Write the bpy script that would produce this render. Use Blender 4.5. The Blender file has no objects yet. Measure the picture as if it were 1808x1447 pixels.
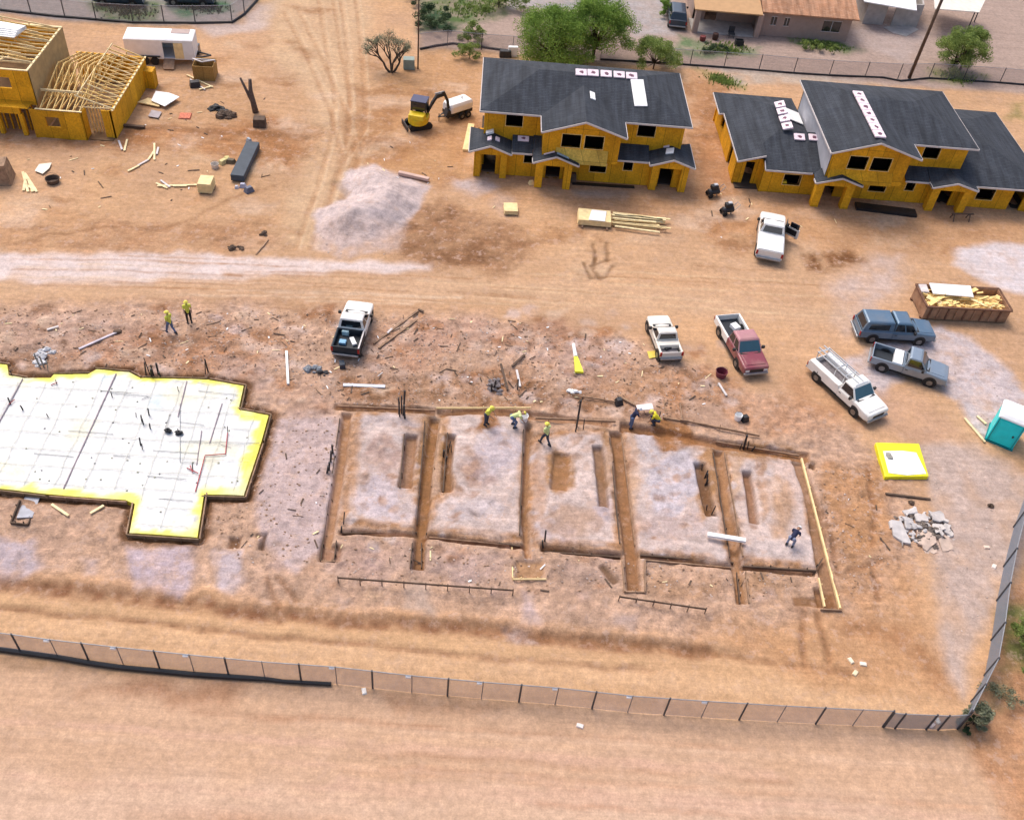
import bpy, bmesh, math, random
import numpy as np
from mathutils import Vector, Matrix
random.seed(7); rs = np.random.RandomState(11)
scene = bpy.context.scene; col = scene.collection

# ---------------------------------------------------------------- camera, sky, sun, exposure
TH, RO, YA, FPX, HC = .786936, .113669, .0705261, 1699.7, 40.0
_f = np.array([math.sin(YA)*math.cos(TH), math.cos(YA)*math.cos(TH), -math.sin(TH)])
_r0 = np.array([math.cos(YA), -math.sin(YA), 0.0]); _u0 = np.cross(_r0, _f)
_r = math.cos(RO)*_r0 + math.sin(RO)*_u0; _u = -math.sin(RO)*_r0 + math.cos(RO)*_u0
cam = bpy.data.cameras.new('camera'); cam_o = bpy.data.objects.new('camera', cam); col.objects.link(cam_o)
cam.sensor_width = 36; cam.lens = 36*FPX/1808; cam.clip_start = .5; cam.clip_end = 6000
cam_o.matrix_world = Matrix(((_r[0], _u[0], -_f[0], 0), (_r[1], _u[1], -_f[1], 0), (_r[2], _u[2], -_f[2], HC), (0, 0, 0, 1)))
scene.camera = cam_o
SUN_EL, SUN_AZ = math.radians(58), math.radians(-35)     # azimuth from north (+Y), clockwise
w = bpy.data.worlds.new('World'); scene.world = w; w.use_nodes = True
nt = w.node_tree; bg = nt.nodes['Background']; sky = nt.nodes.new('ShaderNodeTexSky')
sky.sky_type = 'NISHITA'; sky.sun_disc = False; sky.sun_elevation = SUN_EL; sky.sun_rotation = SUN_AZ
sky.air_density = 1.0; sky.dust_density = 5.0; sky.ozone_density = .6
nt.links.new(sky.outputs[0], bg.inputs[0]); bg.inputs[1].default_value = .15
sun = bpy.data.lights.new('sun', 'SUN'); sun.energy = 1.1; sun.angle = math.radians(24); sun.color = (1, .93, .84)
sun_o = bpy.data.objects.new('sun', sun); col.objects.link(sun_o)
_sd = Vector((math.sin(SUN_AZ)*math.cos(SUN_EL), math.cos(SUN_AZ)*math.cos(SUN_EL), math.sin(SUN_EL)))
sun_o.rotation_euler = _sd.to_track_quat('Z', 'Y').to_euler()
scene.view_settings.view_transform = 'Standard'; scene.view_settings.look = 'None'
scene.view_settings.exposure = 0.53; scene.view_settings.gamma = 1

# ---------------------------------------------------------------- helpers
def ray(px, py):
    return (px-904)/FPX*_r - (py-723.5)/FPX*_u + _f
def G(px, py, z=0.0):
    """where the survey point seen at a photograph pixel lies on the level z"""
    d = ray(px, py); t = (z-HC)/d[2]
    return np.array([d[0]*t, d[1]*t, z])
def RP(px, py, p0, n):
    d = ray(px, py); c = np.array([0, 0, HC]); p0 = np.array(p0); n = np.array(n)
    t = ((p0-c) @ n)/(d @ n); return c+d*t
def lin(c):
    return tuple((x/255/12.92 if x/255 < .04045 else ((x/255+.055)/1.055)**2.4) for x in c)
def alb(*c, k=1.55):
    return tuple(min(.9, x/k) for x in lin(c))

def new_mat(name):
    m = bpy.data.materials.new(name); m.use_nodes = True
    return m, m.node_tree, m.node_tree.nodes['Principled BSDF']
def mat(name, c, rough=.7, var=.12, scale=6, metal=0, bump=0, bscale=None, dirt=None, spec=.4, coat=0):
    """procedural paint / plastic / wood: base colour broken by noise, optional dust patches and bump"""
    m, t, b = new_mat(name); N = t.nodes; L = t.links
    b.inputs['Roughness'].default_value = rough; b.inputs['Metallic'].default_value = metal
    b.inputs['Specular IOR Level'].default_value = spec
    if coat: b.inputs['Coat Weight'].default_value = coat; b.inputs['Coat Roughness'].default_value = .08
    tc = N.new('ShaderNodeTexCoord'); nz = N.new('ShaderNodeTexNoise'); nz.inputs['Scale'].default_value = scale; nz.inputs['Detail'].default_value = 5
    L.new(tc.outputs['Object'], nz.inputs['Vector'])
    mr = N.new('ShaderNodeMapRange'); mr.inputs[1].default_value = .3; mr.inputs[2].default_value = .7; mr.inputs[3].default_value = 1-var; mr.inputs[4].default_value = 1+var
    L.new(nz.outputs[0], mr.inputs[0])
    mx = N.new('ShaderNodeMix'); mx.data_type = 'RGBA'; mx.blend_type = 'MULTIPLY'; mx.inputs[0].default_value = 1
    mx.inputs[6].default_value = (*c, 1); L.new(mr.outputs[0], mx.inputs[7]); out = mx.outputs[2]
    if dirt:
        n2 = N.new('ShaderNodeTexNoise'); n2.inputs['Scale'].default_value = scale*.35; n2.inputs['Detail'].default_value = 7; n2.inputs['Roughness'].default_value = .65
        L.new(tc.outputs['Object'], n2.inputs['Vector'])
        r2 = N.new('ShaderNodeMapRange'); r2.inputs[1].default_value = .46; r2.inputs[2].default_value = .72; r2.inputs[3].default_value = 0; r2.inputs[4].default_value = dirt[3]
        L.new(n2.outputs[0], r2.inputs[0]); m2 = N.new('ShaderNodeMix'); m2.data_type = 'RGBA'
        L.new(r2.outputs[0], m2.inputs[0]); L.new(out, m2.inputs[6]); m2.inputs[7].default_value = (*dirt[:3], 1); out = m2.outputs[2]
    L.new(out, b.inputs['Base Color'])
    if bump:
        n3 = N.new('ShaderNodeTexNoise'); n3.inputs['Scale'].default_value = bscale or scale*4; n3.inputs['Detail'].default_value = 4
        L.new(tc.outputs['Object'], n3.inputs['Vector']); bp = N.new('ShaderNodeBump'); bp.inputs['Strength'].default_value = bump; bp.inputs['Distance'].default_value = .05
        L.new(n3.outputs[0], bp.inputs['Height']); L.new(bp.outputs[0], b.inputs['Normal'])
    return m

class MB:
    def __init__(s): s.v = []; s.f = []; s.mi = []; s.m = 0
    def face(s, pts):
        i = len(s.v); s.v += [tuple(map(float, p)) for p in pts]; s.f.append(list(range(i, i+len(pts)))); s.mi.append(s.m); return s
    def hexa(s, p):                                # 8 corners: bottom 4 ccw, top 4 ccw
        i = len(s.v); s.v += [tuple(map(float, q)) for q in p]
        for q in ((3, 2, 1, 0), (4, 5, 6, 7), (0, 1, 5, 4), (1, 2, 6, 5), (2, 3, 7, 6), (3, 0, 4, 7)):
            s.f.append([i+k for k in q]); s.mi.append(s.m)
        return s
    def box(s, x0, x1, y0, y1, z0, z1):
        return s.hexa([(x0, y0, z0), (x1, y0, z0), (x1, y1, z0), (x0, y1, z0), (x0, y0, z1), (x1, y0, z1), (x1, y1, z1), (x0, y1, z1)])
    def beam(s, a, b, wd, h, up=(0, 0, 1)):        # bar of width wd and height h whose axis runs a-b
        a = Vector(a); b = Vector(b); d = (b-a).normalized(); up = Vector(up)
        if abs(d.dot(up)) > .98: up = Vector((1, 0, 0))
        x = d.cross(up).normalized()*wd/2; y = x.cross(d).normalized()*h/2
        return s.hexa([a-x-y, a+x-y, b+x-y, b-x-y, a-x+y, a+x+y, b+x+y, b-x+y])
    def tube(s, pts, rad, n=8, cap=True):
        pts = [Vector(p) for p in pts]
        rad = [rad]*len(pts) if not hasattr(rad, '__len__') else rad
        i0 = len(s.v); pr = None
        for k, p in enumerate(pts):
            d = (pts[min(k+1, len(pts)-1)]-pts[max(k-1, 0)]).normalized()
            x = d.orthogonal().normalized() if pr is None else (pr-d*pr.dot(d)).normalized()
            pr = x; y = d.cross(x)
            for j in range(n):
                a = 2*math.pi*j/n; s.v.append(tuple(p+(x*math.cos(a)+y*math.sin(a))*rad[k]))
        for k in range(len(pts)-1):
            for j in range(n):
                a = i0+k*n+j; b = i0+k*n+(j+1) % n; s.f.append([a, b, b+n, a+n]); s.mi.append(s.m)
        if cap:
            s.f.append([i0+j for j in range(n)][::-1]); s.mi.append(s.m)
            e = i0+(len(pts)-1)*n; s.f.append([e+j for j in range(n)]); s.mi.append(s.m)
        return s
    def loft(s, rings, cap=True):
        n = len(rings[0]); i0 = len(s.v)
        for r_ in rings: s.v += [tuple(map(float, p)) for p in r_]
        for k in range(len(rings)-1):
            for j in range(n):
                a = i0+k*n+j; b = i0+k*n+(j+1) % n; s.f.append([a, b, b+n, a+n]); s.mi.append(s.m)
        if cap:
            s.f.append([i0+j for j in range(n)][::-1]); e = i0+(len(rings)-1)*n
            s.f.append([e+j for j in range(n)]); s.mi += [s.m, s.m]
        return s
    def prism(s, poly, z0, z1):
        n = len(poly)
        return s.loft([[(p[0], p[1], z0) for p in poly], [(p[0], p[1], z1) for p in poly]])
    def slab(s, pts, t):                           # 3-D polygon given thickness straight down
        return s.loft([[(p[0], p[1], p[2]-t) for p in pts], [tuple(p) for p in pts]])
    def blob(s, c, r_, n=7, m=5, jit=.2):
        i0 = len(s.v); c = np.array(c); r_ = np.array(r_)*np.ones(3)
        for a in range(m+1):
            th = math.pi*a/m
            for b in range(n):
                ph = 2*math.pi*b/n; k = 1+random.uniform(-jit, jit)
                s.v.append(tuple(c+r_*k*np.array([math.sin(th)*math.cos(ph), math.sin(th)*math.sin(ph), math.cos(th)])))
        for a in range(m):
            for b in range(n):
                p = i0+a*n+b; q = i0+a*n+(b+1) % n; s.f.append([p, p+n, q+n, q]); s.mi.append(s.m)
        return s
    def panel(s, a, b, z0, z1, holes=(), t=.14, top=None):
        """upright wall sheet from a to b (x, y) with real rectangular openings (u0, u1, z0, z1); inner side is to the left of a-b"""
        a = np.array(a, float); b = np.array(b, float); Ln = np.linalg.norm(b-a); d = (b-a)/Ln; nrm = np.array([-d[1], d[0]])*t
        us = sorted({0, Ln, *[h[0] for h in holes], *[h[1] for h in holes]}); zs = sorted({z0, z1, *[h[2] for h in holes], *[h[3] for h in holes]})
        for i in range(len(us)-1):
            zrun = None
            for k in range(len(zs)-1):
                uc = (us[i]+us[i+1])/2; zc = (zs[k]+zs[k+1])/2
                solid = not any(h[0] < uc < h[1] and h[2] < zc < h[3] for h in holes)
                if solid and zrun is None: zrun = zs[k]
                if zrun is not None and (not solid or k == len(zs)-2):
                    zt = zs[k+1] if solid else zs[k]
                    p = a+d*us[i]; q = a+d*us[i+1]
                    s.hexa([(*p, zrun), (*q, zrun), (*(q+nrm), zrun), (*(p+nrm), zrun), (*p, zt), (*q, zt), (*(q+nrm), zt), (*(p+nrm), zt)]); zrun = None
        return s
    def xform(s, M):
        s.v = [tuple(M @ Vector(p)) for p in s.v]; return s
    def build(s, name, mats, parent=None, off=None, smooth=False, fixn=True):
        me = bpy.data.meshes.new(name)
        v = s.v if off is None else [(p[0]-off[0], p[1]-off[1], p[2]-off[2]) for p in s.v]
        me.from_pydata(v, [], s.f); mats = mats if isinstance(mats, (list, tuple)) else [mats]
        for m in mats: me.materials.append(m)
        if len(mats) > 1: me.polygons.foreach_set('material_index', s.mi)
        if fixn:
            bm = bmesh.new(); bm.from_mesh(me); bmesh.ops.recalc_face_normals(bm, faces=bm.faces); bm.to_mesh(me); bm.free()
        if smooth: me.polygons.foreach_set('use_smooth', [True]*len(me.polygons))
        o = bpy.data.objects.new(name, me); col.objects.link(o)
        if parent is not None: o.parent = parent
        return o
def tag(o, label=None, cat=None, group=None, kind=None):
    if label: o['label'] = label
    if cat: o['category'] = cat; o['kind'] = kind or 'thing'
    if group: o['group'] = group
    if kind: o['kind'] = kind
    return o
def thing(name, label, cat, loc, rz=0, group=None):
    o = bpy.data.objects.new(name, None); col.objects.link(o); o.empty_display_size = .3
    o.location = tuple(map(float, loc)); o.rotation_euler = (0, 0, rz); return tag(o, label, cat, group)
def copy_tree(o, parent=None):
    c = o.copy(); col.objects.link(c)
    if parent is not None: c.parent = parent
    for ch in list(o.children): copy_tree(ch, c)
    return c
def bevel(o, wd=.02, seg=2):
    m = o.modifiers.new('bevel', 'BEVEL'); m.width = wd; m.segments = seg; m.limit_method = 'ANGLE'; return o

# ---------------------------------------------------------------- terrain
_tab = rs.rand(256, 256)
def vnoise(x, y, seed=0):
    x = x+seed*17.31; y = y+seed*9.77; xi = np.floor(x).astype(int); yi = np.floor(y).astype(int); fx = x-xi; fy = y-yi
    fx = fx*fx*(3-2*fx); fy = fy*fy*(3-2*fy); t = lambda i, j: _tab[i & 255, j & 255]
    return (t(xi, yi)*(1-fx)+t(xi+1, yi)*fx)*(1-fy)+(t(xi, yi+1)*(1-fx)+t(xi+1, yi+1)*fx)*fy
def fbm(x, y, sc, o=4, seed=0, g=.5):
    s = np.zeros(np.broadcast(x, y).shape); a = 1; n = 0
    for k in range(o): s += a*vnoise(x/sc*2**k*1.03, y/sc*2**k*.97, seed+k*3); n += a; a *= g
    return s/n-.5
def sm(a, b, x): t = np.clip((x-a)/(b-a), 0, 1); return t*t*(3-2*t)
def axis(segs, far):
    out = []
    for a, b, st in segs: out += list(np.arange(a, b, st))
    hi = segs[-1][1]; lo = segs[0][0]; st = 1.0
    up = [hi]; dn = [lo-.5]
    while up[-1] < far: up.append(up[-1]+st); dn.append(dn[-1]-st); st *= 1.5
    return np.array(dn[::-1]+out+up)
gx = axis([(-46, -18, .14), (-18, 26, .09), (26, 64, .14)], 2500); gy = axis([(16, 27, .14), (27, 48, .085), (48, 60, .12), (60, 112, .22)], 2500)
GX, GY = np.meshgrid(gx, gy)                       # rows = y
Z = np.zeros_like(GX); C = np.zeros(GX.shape+(3,)); ROUGH = np.full(GX.shape, .12)
WX = fbm(GX, GY, 1.6, 4, 1)*2; WY = fbm(GX, GY, 1.6, 4, 5)*2          # outline wobble, -1..1
def W(pts): return np.array([G(*p)[:2] for p in pts])
def region(pts, pad):
    x0, y0 = pts.min(0)-pad; x1, y1 = pts.max(0)+pad
    return slice(*np.searchsorted(gy, [y0, y1])), slice(*np.searchsorted(gx, [x0, x1]))
def segdist(x, y, a, b):
    d = b-a; t = np.clip(((x-a[0])*d[0]+(y-a[1])*d[1])/(d @ d+1e-9), 0, 1)
    return np.hypot(x-a[0]-d[0]*t, y-a[1]-d[1]*t), t
def sdpoly(pts, x, y):
    dist = np.full(x.shape, 1e9); ins = np.zeros(x.shape, bool); n = len(pts)
    for i in range(n):
        a = pts[i]; b = pts[(i+1) % n]; dd, _ = segdist(x, y, a, b); dist = np.minimum(dist, dd)
        c = (a[1] > y) != (b[1] > y); xx = (b[0]-a[0])*(y-a[1])/(b[1]-a[1]+1e-12)+a[0]; ins ^= c & (x < xx)
    return np.where(ins, -dist, dist)
def pmask(px, soft=.5, warp=.5, world=None):
    pts = W(px) if world is None else np.array(world, float); sl = region(pts, soft+warp+1)
    d = sdpoly(pts, GX[sl]+WX[sl]*warp, GY[sl]+WY[sl]*warp); return sl, 1-sm(-soft, soft, d)
def paint(px, c, k=1.0, soft=.5, warp=.5, mott=0.0, msc=1.0, seed=3, world=None, rough=None, world_c=None):
    sl, m = pmask(px, soft, warp, world); m = m*k
    if mott: m = m*np.clip(1+mott*4*fbm(GX[sl], GY[sl], msc, 4, seed), 0, 1.3)
    m = np.clip(m, 0, 1)[..., None]; C[sl] = C[sl]*(1-m)+np.array(alb(*c))*m
    if rough is not None: ROUGH[sl] = ROUGH[sl]*(1-m[..., 0])+rough*m[..., 0]
def lmask(px, wd, soft, warp=0.0, world=None):
    pts = W(px) if world is None else np.array(world, float); sl = region(pts, wd+soft+warp+.5); x = GX[sl]+WX[sl]*warp; y = GY[sl]+WY[sl]*warp
    d = np.full(x.shape, 1e9)
    for a, b in zip(pts[:-1], pts[1:]): d = np.minimum(d, segdist(x, y, a, b)[0])
    return sl, 1-sm(wd/2-soft/2, wd/2+soft/2, d)
def stroke(px, wd, c, k=.6, soft=.4, warp=.15, dz=0.0, mott=.3, msc=.6, seed=8, world=None):
    sl, m = lmask(px, wd, soft, warp, world)
    if dz: Z[sl] += dz*m
    if c is not None:
        mm = np.clip(m*k*(1+mott*3*fbm(GX[sl], GY[sl], msc, 3, seed)), 0, 1)[..., None]; C[sl] = C[sl]*(1-mm)+np.array(alb(*c))*mm
def H(x, y):
    i = min(max(np.searchsorted(gx, x)-1, 0), len(gx)-2); j = min(max(np.searchsorted(gy, y)-1, 0), len(gy)-2)
    a = (x-gx[i])/(gx[i+1]-gx[i]); b = (y-gy[j])/(gy[j+1]-gy[j])
    return float((Z[j, i]*(1-a)+Z[j, i+1]*a)*(1-b)+(Z[j+1, i]*(1-a)+Z[j+1, i+1]*a)*b)
def P(px, py, lift=0.0):
    """ground point for a photograph pixel, resting on the finished terrain"""
    z = 0
    for _ in range(3): g = G(px, py, z); z = H(g[0], g[1])
    return np.array([g[0], g[1], z+lift])

C[:] = alb(216, 172, 132)
big = fbm(GX, GY, 9, 4, 2)[..., None]; C *= 1+big*.35
C += (fbm(GX, GY, 3.2, 4, 12)[..., None])*np.array([.10, .05, .0])*.8
# yards beyond the back fences
paint([(738, -60), (738, 85), (850, 90), (1000, 108), (1240, 122), (1560, 150), (1808, 165), (2000, 176), (2000, -160)], (187, 164, 152), .95, .6, .4)
paint([(-200, -60), (-200, 20), (0, 22), (130, 38), (300, 44), (415, 40), (450, 5), (460, -40)], (172, 163, 160), .95, .5, .4)
for q, c, k in [([(740, 0), (900, -10), (890, 25), (800, 50), (745, 55)], (95, 120, 65), .75), ([(742, 18), (800, 22), (800, 52), (745, 58)], (60, 88, 60), .8),
             ([(1195, 62), (1300, 88), (1345, 80), (1330, 100), (1240, 104), (1190, 95)], (120, 140, 100), .8), ([(1370, 55), (1490, 78), (1520, 85), (1500, 96), (1400, 80)], (96, 124, 66), .9),
             ([(1230, 122), (1300, 140), (1312, 158), (1260, 148)], (140, 140, 75), .8), ([(1640, 120), (1740, 132), (1700, 150), (1640, 140)], (150, 150, 95), .7),
             ([(150, 5), (280, 5), (290, 36), (190, 36)], (84, 118, 60), .8), ([(290, 2), (400, 0), (420, 22), (330, 30)], (90, 128, 95), .8),
             ([(1790, 180), (1808, 180), (1808, 215), (1780, 205)], (150, 140, 80), .6), ([(1000, 0), (1040, 0), (1030, 20), (960, 10)], (110, 130, 110), .7)]:
    paint(q, c, k, .8, .9, .5, 1.0)
paint([(880, -10), (1180, -10), (1190, 60), (1120, 70), (1100, 20), (900, 15)], (192, 188, 190), .6, .8, .6, .3)
paint([(1500, 60), (1580, 0), (1640, 50), (1600, 110), (1540, 90)], (200, 182, 176), .6, .8, .6, .2)
paint([(340, 45), (425, 42), (455, 8), (500, 0), (470, 50), (380, 65)], (216, 200, 196), .7, .6, .4)
paint([(1260, 118), (1400, 128), (1500, 140), (1560, 150), (1400, 148), (1300, 150)], (205, 190, 175), .6, .5, .5, .4)
# worked dirt behind and between the houses
paint([(750, 90), (850, 100), (845, 300), (760, 320), (640, 300), (620, 200), (690, 140)], (206, 156, 108), .75, 1.5, 1.2, .3, 2)
paint([(1220, 130), (1262, 160), (1300, 300), (1330, 400), (1240, 420), (1225, 300)], (198, 142, 98), .7, 1.0, .8, .2)
paint([(820, 320), (1250, 345), (1808, 390), (1808, 470), (1500, 450), (1250, 400), (900, 360)], (206, 156, 112), .6, 1.2, 1.0, .3, 2)
paint([(0, 230), (140, 245), (300, 225), (470, 205), (600, 225), (570, 285), (450, 300), (350, 262), (150, 262), (0, 262)], (188, 132, 86), .75, .9, .8, .5, 1.2, rough=.5)
stroke([(210, 235), (300, 225), (420, 238), (560, 240)], 1.0, (140, 92, 56), .55, .9, .5)
paint([(250, 150), (420, 130), (480, 200), (380, 225), (250, 215)], (206, 160, 118), .6, 1.0, .8, .4, 1.2, rough=.3)
# the haul road running away between the houses, and its tyre tracks
paint([(470, 0), (640, -40), (655, 60), (610, 180), (600, 300), (560, 440), (470, 440), (540, 300), (560, 180), (470, 90)], (224, 188, 150), .75, 1.2, .8, .25, 2)
for q in ([(560, -10), (575, 90), (590, 170), (585, 240), (560, 330), (520, 440)], [(600, -10), (612, 100), (618, 190), (612, 260), (590, 330), (552, 440)], [(500, 20), (545, 110), (585, 200), (600, 270)], [(640, 230), (610, 280), (575, 380)]):
    for o_ in (0, 26): stroke([(x+o_, y) for x, y in q], .34, (186, 138, 98), .34, .14, .1, -.03, .7, .5); stroke([(x+o_+9, y) for x, y in q], .2, (236, 204, 168), .35, .1, .06, .02, .5, .4)
for q in ([(505, 70), (560, 100), (540, 108)], [(500, 10), (600, 15), (560, 28)], [(480, 210), (520, 230), (500, 260)], [(640, 180), (720, 190), (690, 230)], [(620, 240), (760, 245), (700, 290)], [(620, 150), (680, 160), (640, 200)]):
    paint(q, (168, 118, 78), .5, .5, .5, .6, .6)
rb = random.Random(21)
for i in range(170):
    cx, cy = rb.choice([(rb.uniform(640, 860), rb.uniform(150, 330)), (rb.uniform(760, 1808), rb.uniform(335, 470)), (rb.uniform(1225, 1300), rb.uniform(150, 400)), (rb.uniform(0, 520), rb.uniform(240, 440)), (rb.uniform(760, 1808), rb.uniform(400, 540)), (rb.uniform(230, 700), rb.uniform(60, 260))])
    rx = rb.uniform(10, 55); q = [(cx+rx*math.cos(a)*rb.uniform(.5, 1.4), cy+rx*.3*math.sin(a)*rb.uniform(.5, 1.4)) for a in np.linspace(0, 6.28, 9)[:-1]]
    paint(q, rb.choice([(176, 126, 84), (190, 140, 98), (198, 148, 104), (228, 194, 162), (166, 118, 80), (232, 198, 170)]), rb.uniform(.3, .6), .5, .8, .6, .6, seed=i % 50, rough=rb.choice([.2, .45]))
# cross road of pale dust
paint([(0, 470), (700, 478), (1200, 480), (1480, 520), (1800, 560), (1808, 470), (1500, 440), (900, 440), (760, 452), (0, 438)], (220, 178, 140), .6, 1.2, .7, .2, 2)
paint([(-40, 446), (330, 446), (560, 462), (760, 462), (758, 476), (520, 488), (300, 500), (-40, 500)], (240, 220, 214), .95, .45, .5, .25, 1.5)
paint([(700, 482), (1100, 500), (1500, 545), (1500, 580), (1000, 545), (600, 515), (0, 525), (0, 500)], (222, 182, 146), .7, .8, .6, .2, 2)
for k in range(22):
    y = 452+k*4.6; x0 = random.uniform(-20, 700); ln = random.uniform(150, 600)
    stroke([(x0, y), (x0+ln/2, y+4), (x0+ln, y+ln*.03)], .16, random.choice([(186, 138, 98), (236, 206, 178), (196, 150, 112)]), .5, .2, .15, 0, .6)
for k in range(16):
    y = 470+k*5; x0 = random.uniform(700, 1250); ln = random.uniform(120, 400)
    stroke([(x0, y), (x0+ln/2, y+ln*.03), (x0+ln, y+ln*.06)], .16, random.choice([(186, 138, 98), (232, 198, 160), (190, 144, 104)]), .5, .2, .15, 0, .6)
paint([(60, 395), (480, 385), (500, 440), (300, 446), (0, 440), (0, 405)], (190, 142, 104), .6, 1.0, 1.0, .6, 1.0, rough=.5)
stroke([(40, 425), (150, 405), (300, 400), (420, 345), (490, 330)], .35, (150, 106, 70), .5, .5, .5)
paint([(690, 445), (705, 375), (780, 355), (900, 395), (960, 430), (870, 482), (760, 470)], (164, 120, 86), .8, 1.0, 1.0, .35, 1.0, rough=.5)
paint([(780, 440), (850, 425), (880, 460), (800, 475)], (140, 100, 70), .6, .5, .6, .5, .6)
paint([(1415, 448), (1500, 436), (1530, 462), (1470, 482), (1430, 476)], (140, 94, 58), .75, .6, .7, .5, .7, rough=.7)
for q in ([(1030, 465), (1042, 490), (1068, 488), (1085, 470)], [(1052, 452), (1048, 476), (1060, 492)], [(1044, 470), (1078, 458)], [(1050, 430), (1052, 462)], [(1072, 428), (1074, 460)]):
    stroke(q, .28, (134, 98, 66), .6, .25, .2, -.05)
paint([(800, 318), (860, 312), (880, 330), (840, 345), (805, 335)], (216, 194, 188), .8, .5, .5, .3)
paint([(875, 335), (905, 350), (890, 380), (870, 360)], (212, 184, 168), .6, .5, .4, .3)
paint([(1010, 335), (1110, 338), (1100, 352), (1020, 348)], (190, 172, 160), .6, .5, .4, .3)
paint([(1470, 500), (1545, 446), (1600, 455), (1590, 500), (1540, 575), (1480, 590)], (216, 190, 178), .75, 1.0, .8, .4, 1.0)
paint([(1690, 440), (1760, 430), (1900, 445), (1900, 540), (1780, 512), (1735, 498), (1690, 470)], (234, 222, 224), .95, .5, .5, .25)
# the broken, dug-over band in front of the slabs
paint([(-60, 540), (300, 532), (560, 545), (900, 560), (1130, 600), (1300, 680), (1430, 720), (1560, 800), (1640, 960), (1560, 1100), (1200, 1130), (600, 1075), (300, 1050), (-60, 1015)], (212, 174, 148), .92, 1.2, 1.0, .15, 2, rough=.9)
for (cx, cy, rx, ry, c, k) in [(100, 590, 130, 40, (202, 166, 146), .7), (250, 620, 130, 35, (190, 142, 112), .7), (420, 610, 110, 40, (186, 136, 100), .7), (420, 660, 60, 30, (206, 172, 156), .7), (550, 780, 50, 60, (204, 174, 164), .9), (520, 890, 60, 70, (200, 172, 166), .9),
    (545, 700, 60, 40, (200, 162, 138), .7), (700, 610, 110, 45, (198, 150, 120), .6), (800, 590, 100, 30, (204, 164, 142), .7), (960, 600, 90, 40, (186, 140, 112), .7), (1030, 650, 60, 40, (196, 164, 150), .7), (880, 680, 90, 40, (160, 112, 74), .7), (1090, 690, 110, 40, (184, 136, 98), .6),
    (1240, 700, 100, 50, (192, 142, 104), .6), (1380, 740, 120, 40, (204, 156, 122), .7), (1520, 900, 60, 90, (196, 146, 104), .7), (1480, 870, 40, 60, (180, 134, 96), .6), (700, 690, 120, 24, (156, 110, 72), .6), (940, 705, 100, 14, (150, 106, 70), .6), (1440, 690, 60, 40, (200, 150, 112), .6),
    (300, 600, 50, 15, (150, 104, 70), .7), (300, 545, 30, 12, (160, 106, 64), .8), (60, 640, 60, 14, (150, 110, 84), .6), (720, 1000, 80, 30, (200, 168, 152), .8), (830, 1000, 70, 32, (200, 170, 158), .9), (1030, 1010, 60, 28, (196, 164, 146), .8), (1220, 1040, 70, 30, (190, 150, 118), .7), (1350, 1040, 60, 30, (190, 148, 112), .7), (640, 990, 50, 30, (198, 164, 148), .8)]:
    q = [(cx+rx*math.cos(a)*random.uniform(.8, 1.2), cy+ry*math.sin(a)*random.uniform(.8, 1.2)) for a in np.linspace(0, 6.28, 10)[:-1]]
    paint(q, c, k, .7, 1.0, .45, .7, seed=random.randint(0, 50))
for i in range(230):
    cx, cy = random.uniform(-10, 1330), random.uniform(545, 735)
    if cx > 1130 and cy < 600: continue
    rx = random.uniform(6, 26); q = [(cx+rx*math.cos(a)*random.uniform(.6, 1.3), cy+rx*.5*math.sin(a)*random.uniform(.6, 1.3)) for a in np.linspace(0, 6.28, 8)[:-1]]
    paint(q, random.choice([(156, 110, 76), (170, 120, 84), (224, 194, 176), (228, 200, 176), (216, 188, 178), (190, 134, 92), (226, 200, 190)]), random.uniform(.35, .75), .25, .5, .6, .5, seed=i % 50)
for i in range(90):
    cx, cy = random.choice([(random.uniform(480, 1460), random.uniform(955, 1080)), (random.uniform(470, 600), random.uniform(740, 990)), (random.uniform(1440, 1570), random.uniform(800, 1080))])
    rx = random.uniform(5, 20); q = [(cx+rx*math.cos(a)*random.uniform(.6, 1.3), cy+rx*.5*math.sin(a)*random.uniform(.6, 1.3)) for a in np.linspace(0, 6.28, 8)[:-1]]
    paint(q, random.choice([(160, 114, 80), (214, 182, 168), (206, 176, 170), (186, 134, 96), (222, 184, 150)]), random.uniform(.3, .65), .25, .5, .6, .5, seed=i % 50)
for q, c in [([(-20, 950), (60, 950), (70, 1000), (40, 1025), (-20, 1022)], (204, 186, 190)), ([(222, 962), (345, 966), (350, 1000), (320, 1055), (235, 1040), (225, 1000)], (204, 184, 190)), ([(378, 975), (430, 972), (425, 1020), (405, 1052), (372, 1048)], (206, 188, 190)), ([(140, 990), (165, 990), (160, 1025), (142, 1025)], (206, 178, 168)),
             ([(480, 745), (600, 735), (575, 960), (520, 1010), (470, 960), (450, 890), (470, 800)], (212, 188, 184)), ([(730, 1030), (760, 1035), (765, 1090), (715, 1080)], (206, 178, 160)), ([(920, 1045), (945, 1050), (950, 1100), (920, 1100)], (202, 176, 170)), ([(1085, 1075), (1120, 1080), (1110, 1105), (1080, 1095)], (206, 178, 166)), ([(1200, 700), (1270, 720), (1300, 760), (1220, 750)], (196, 160, 136))]:
    paint(q, c, .92, .3, .5, .35, .5, rough=.35)
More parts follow.
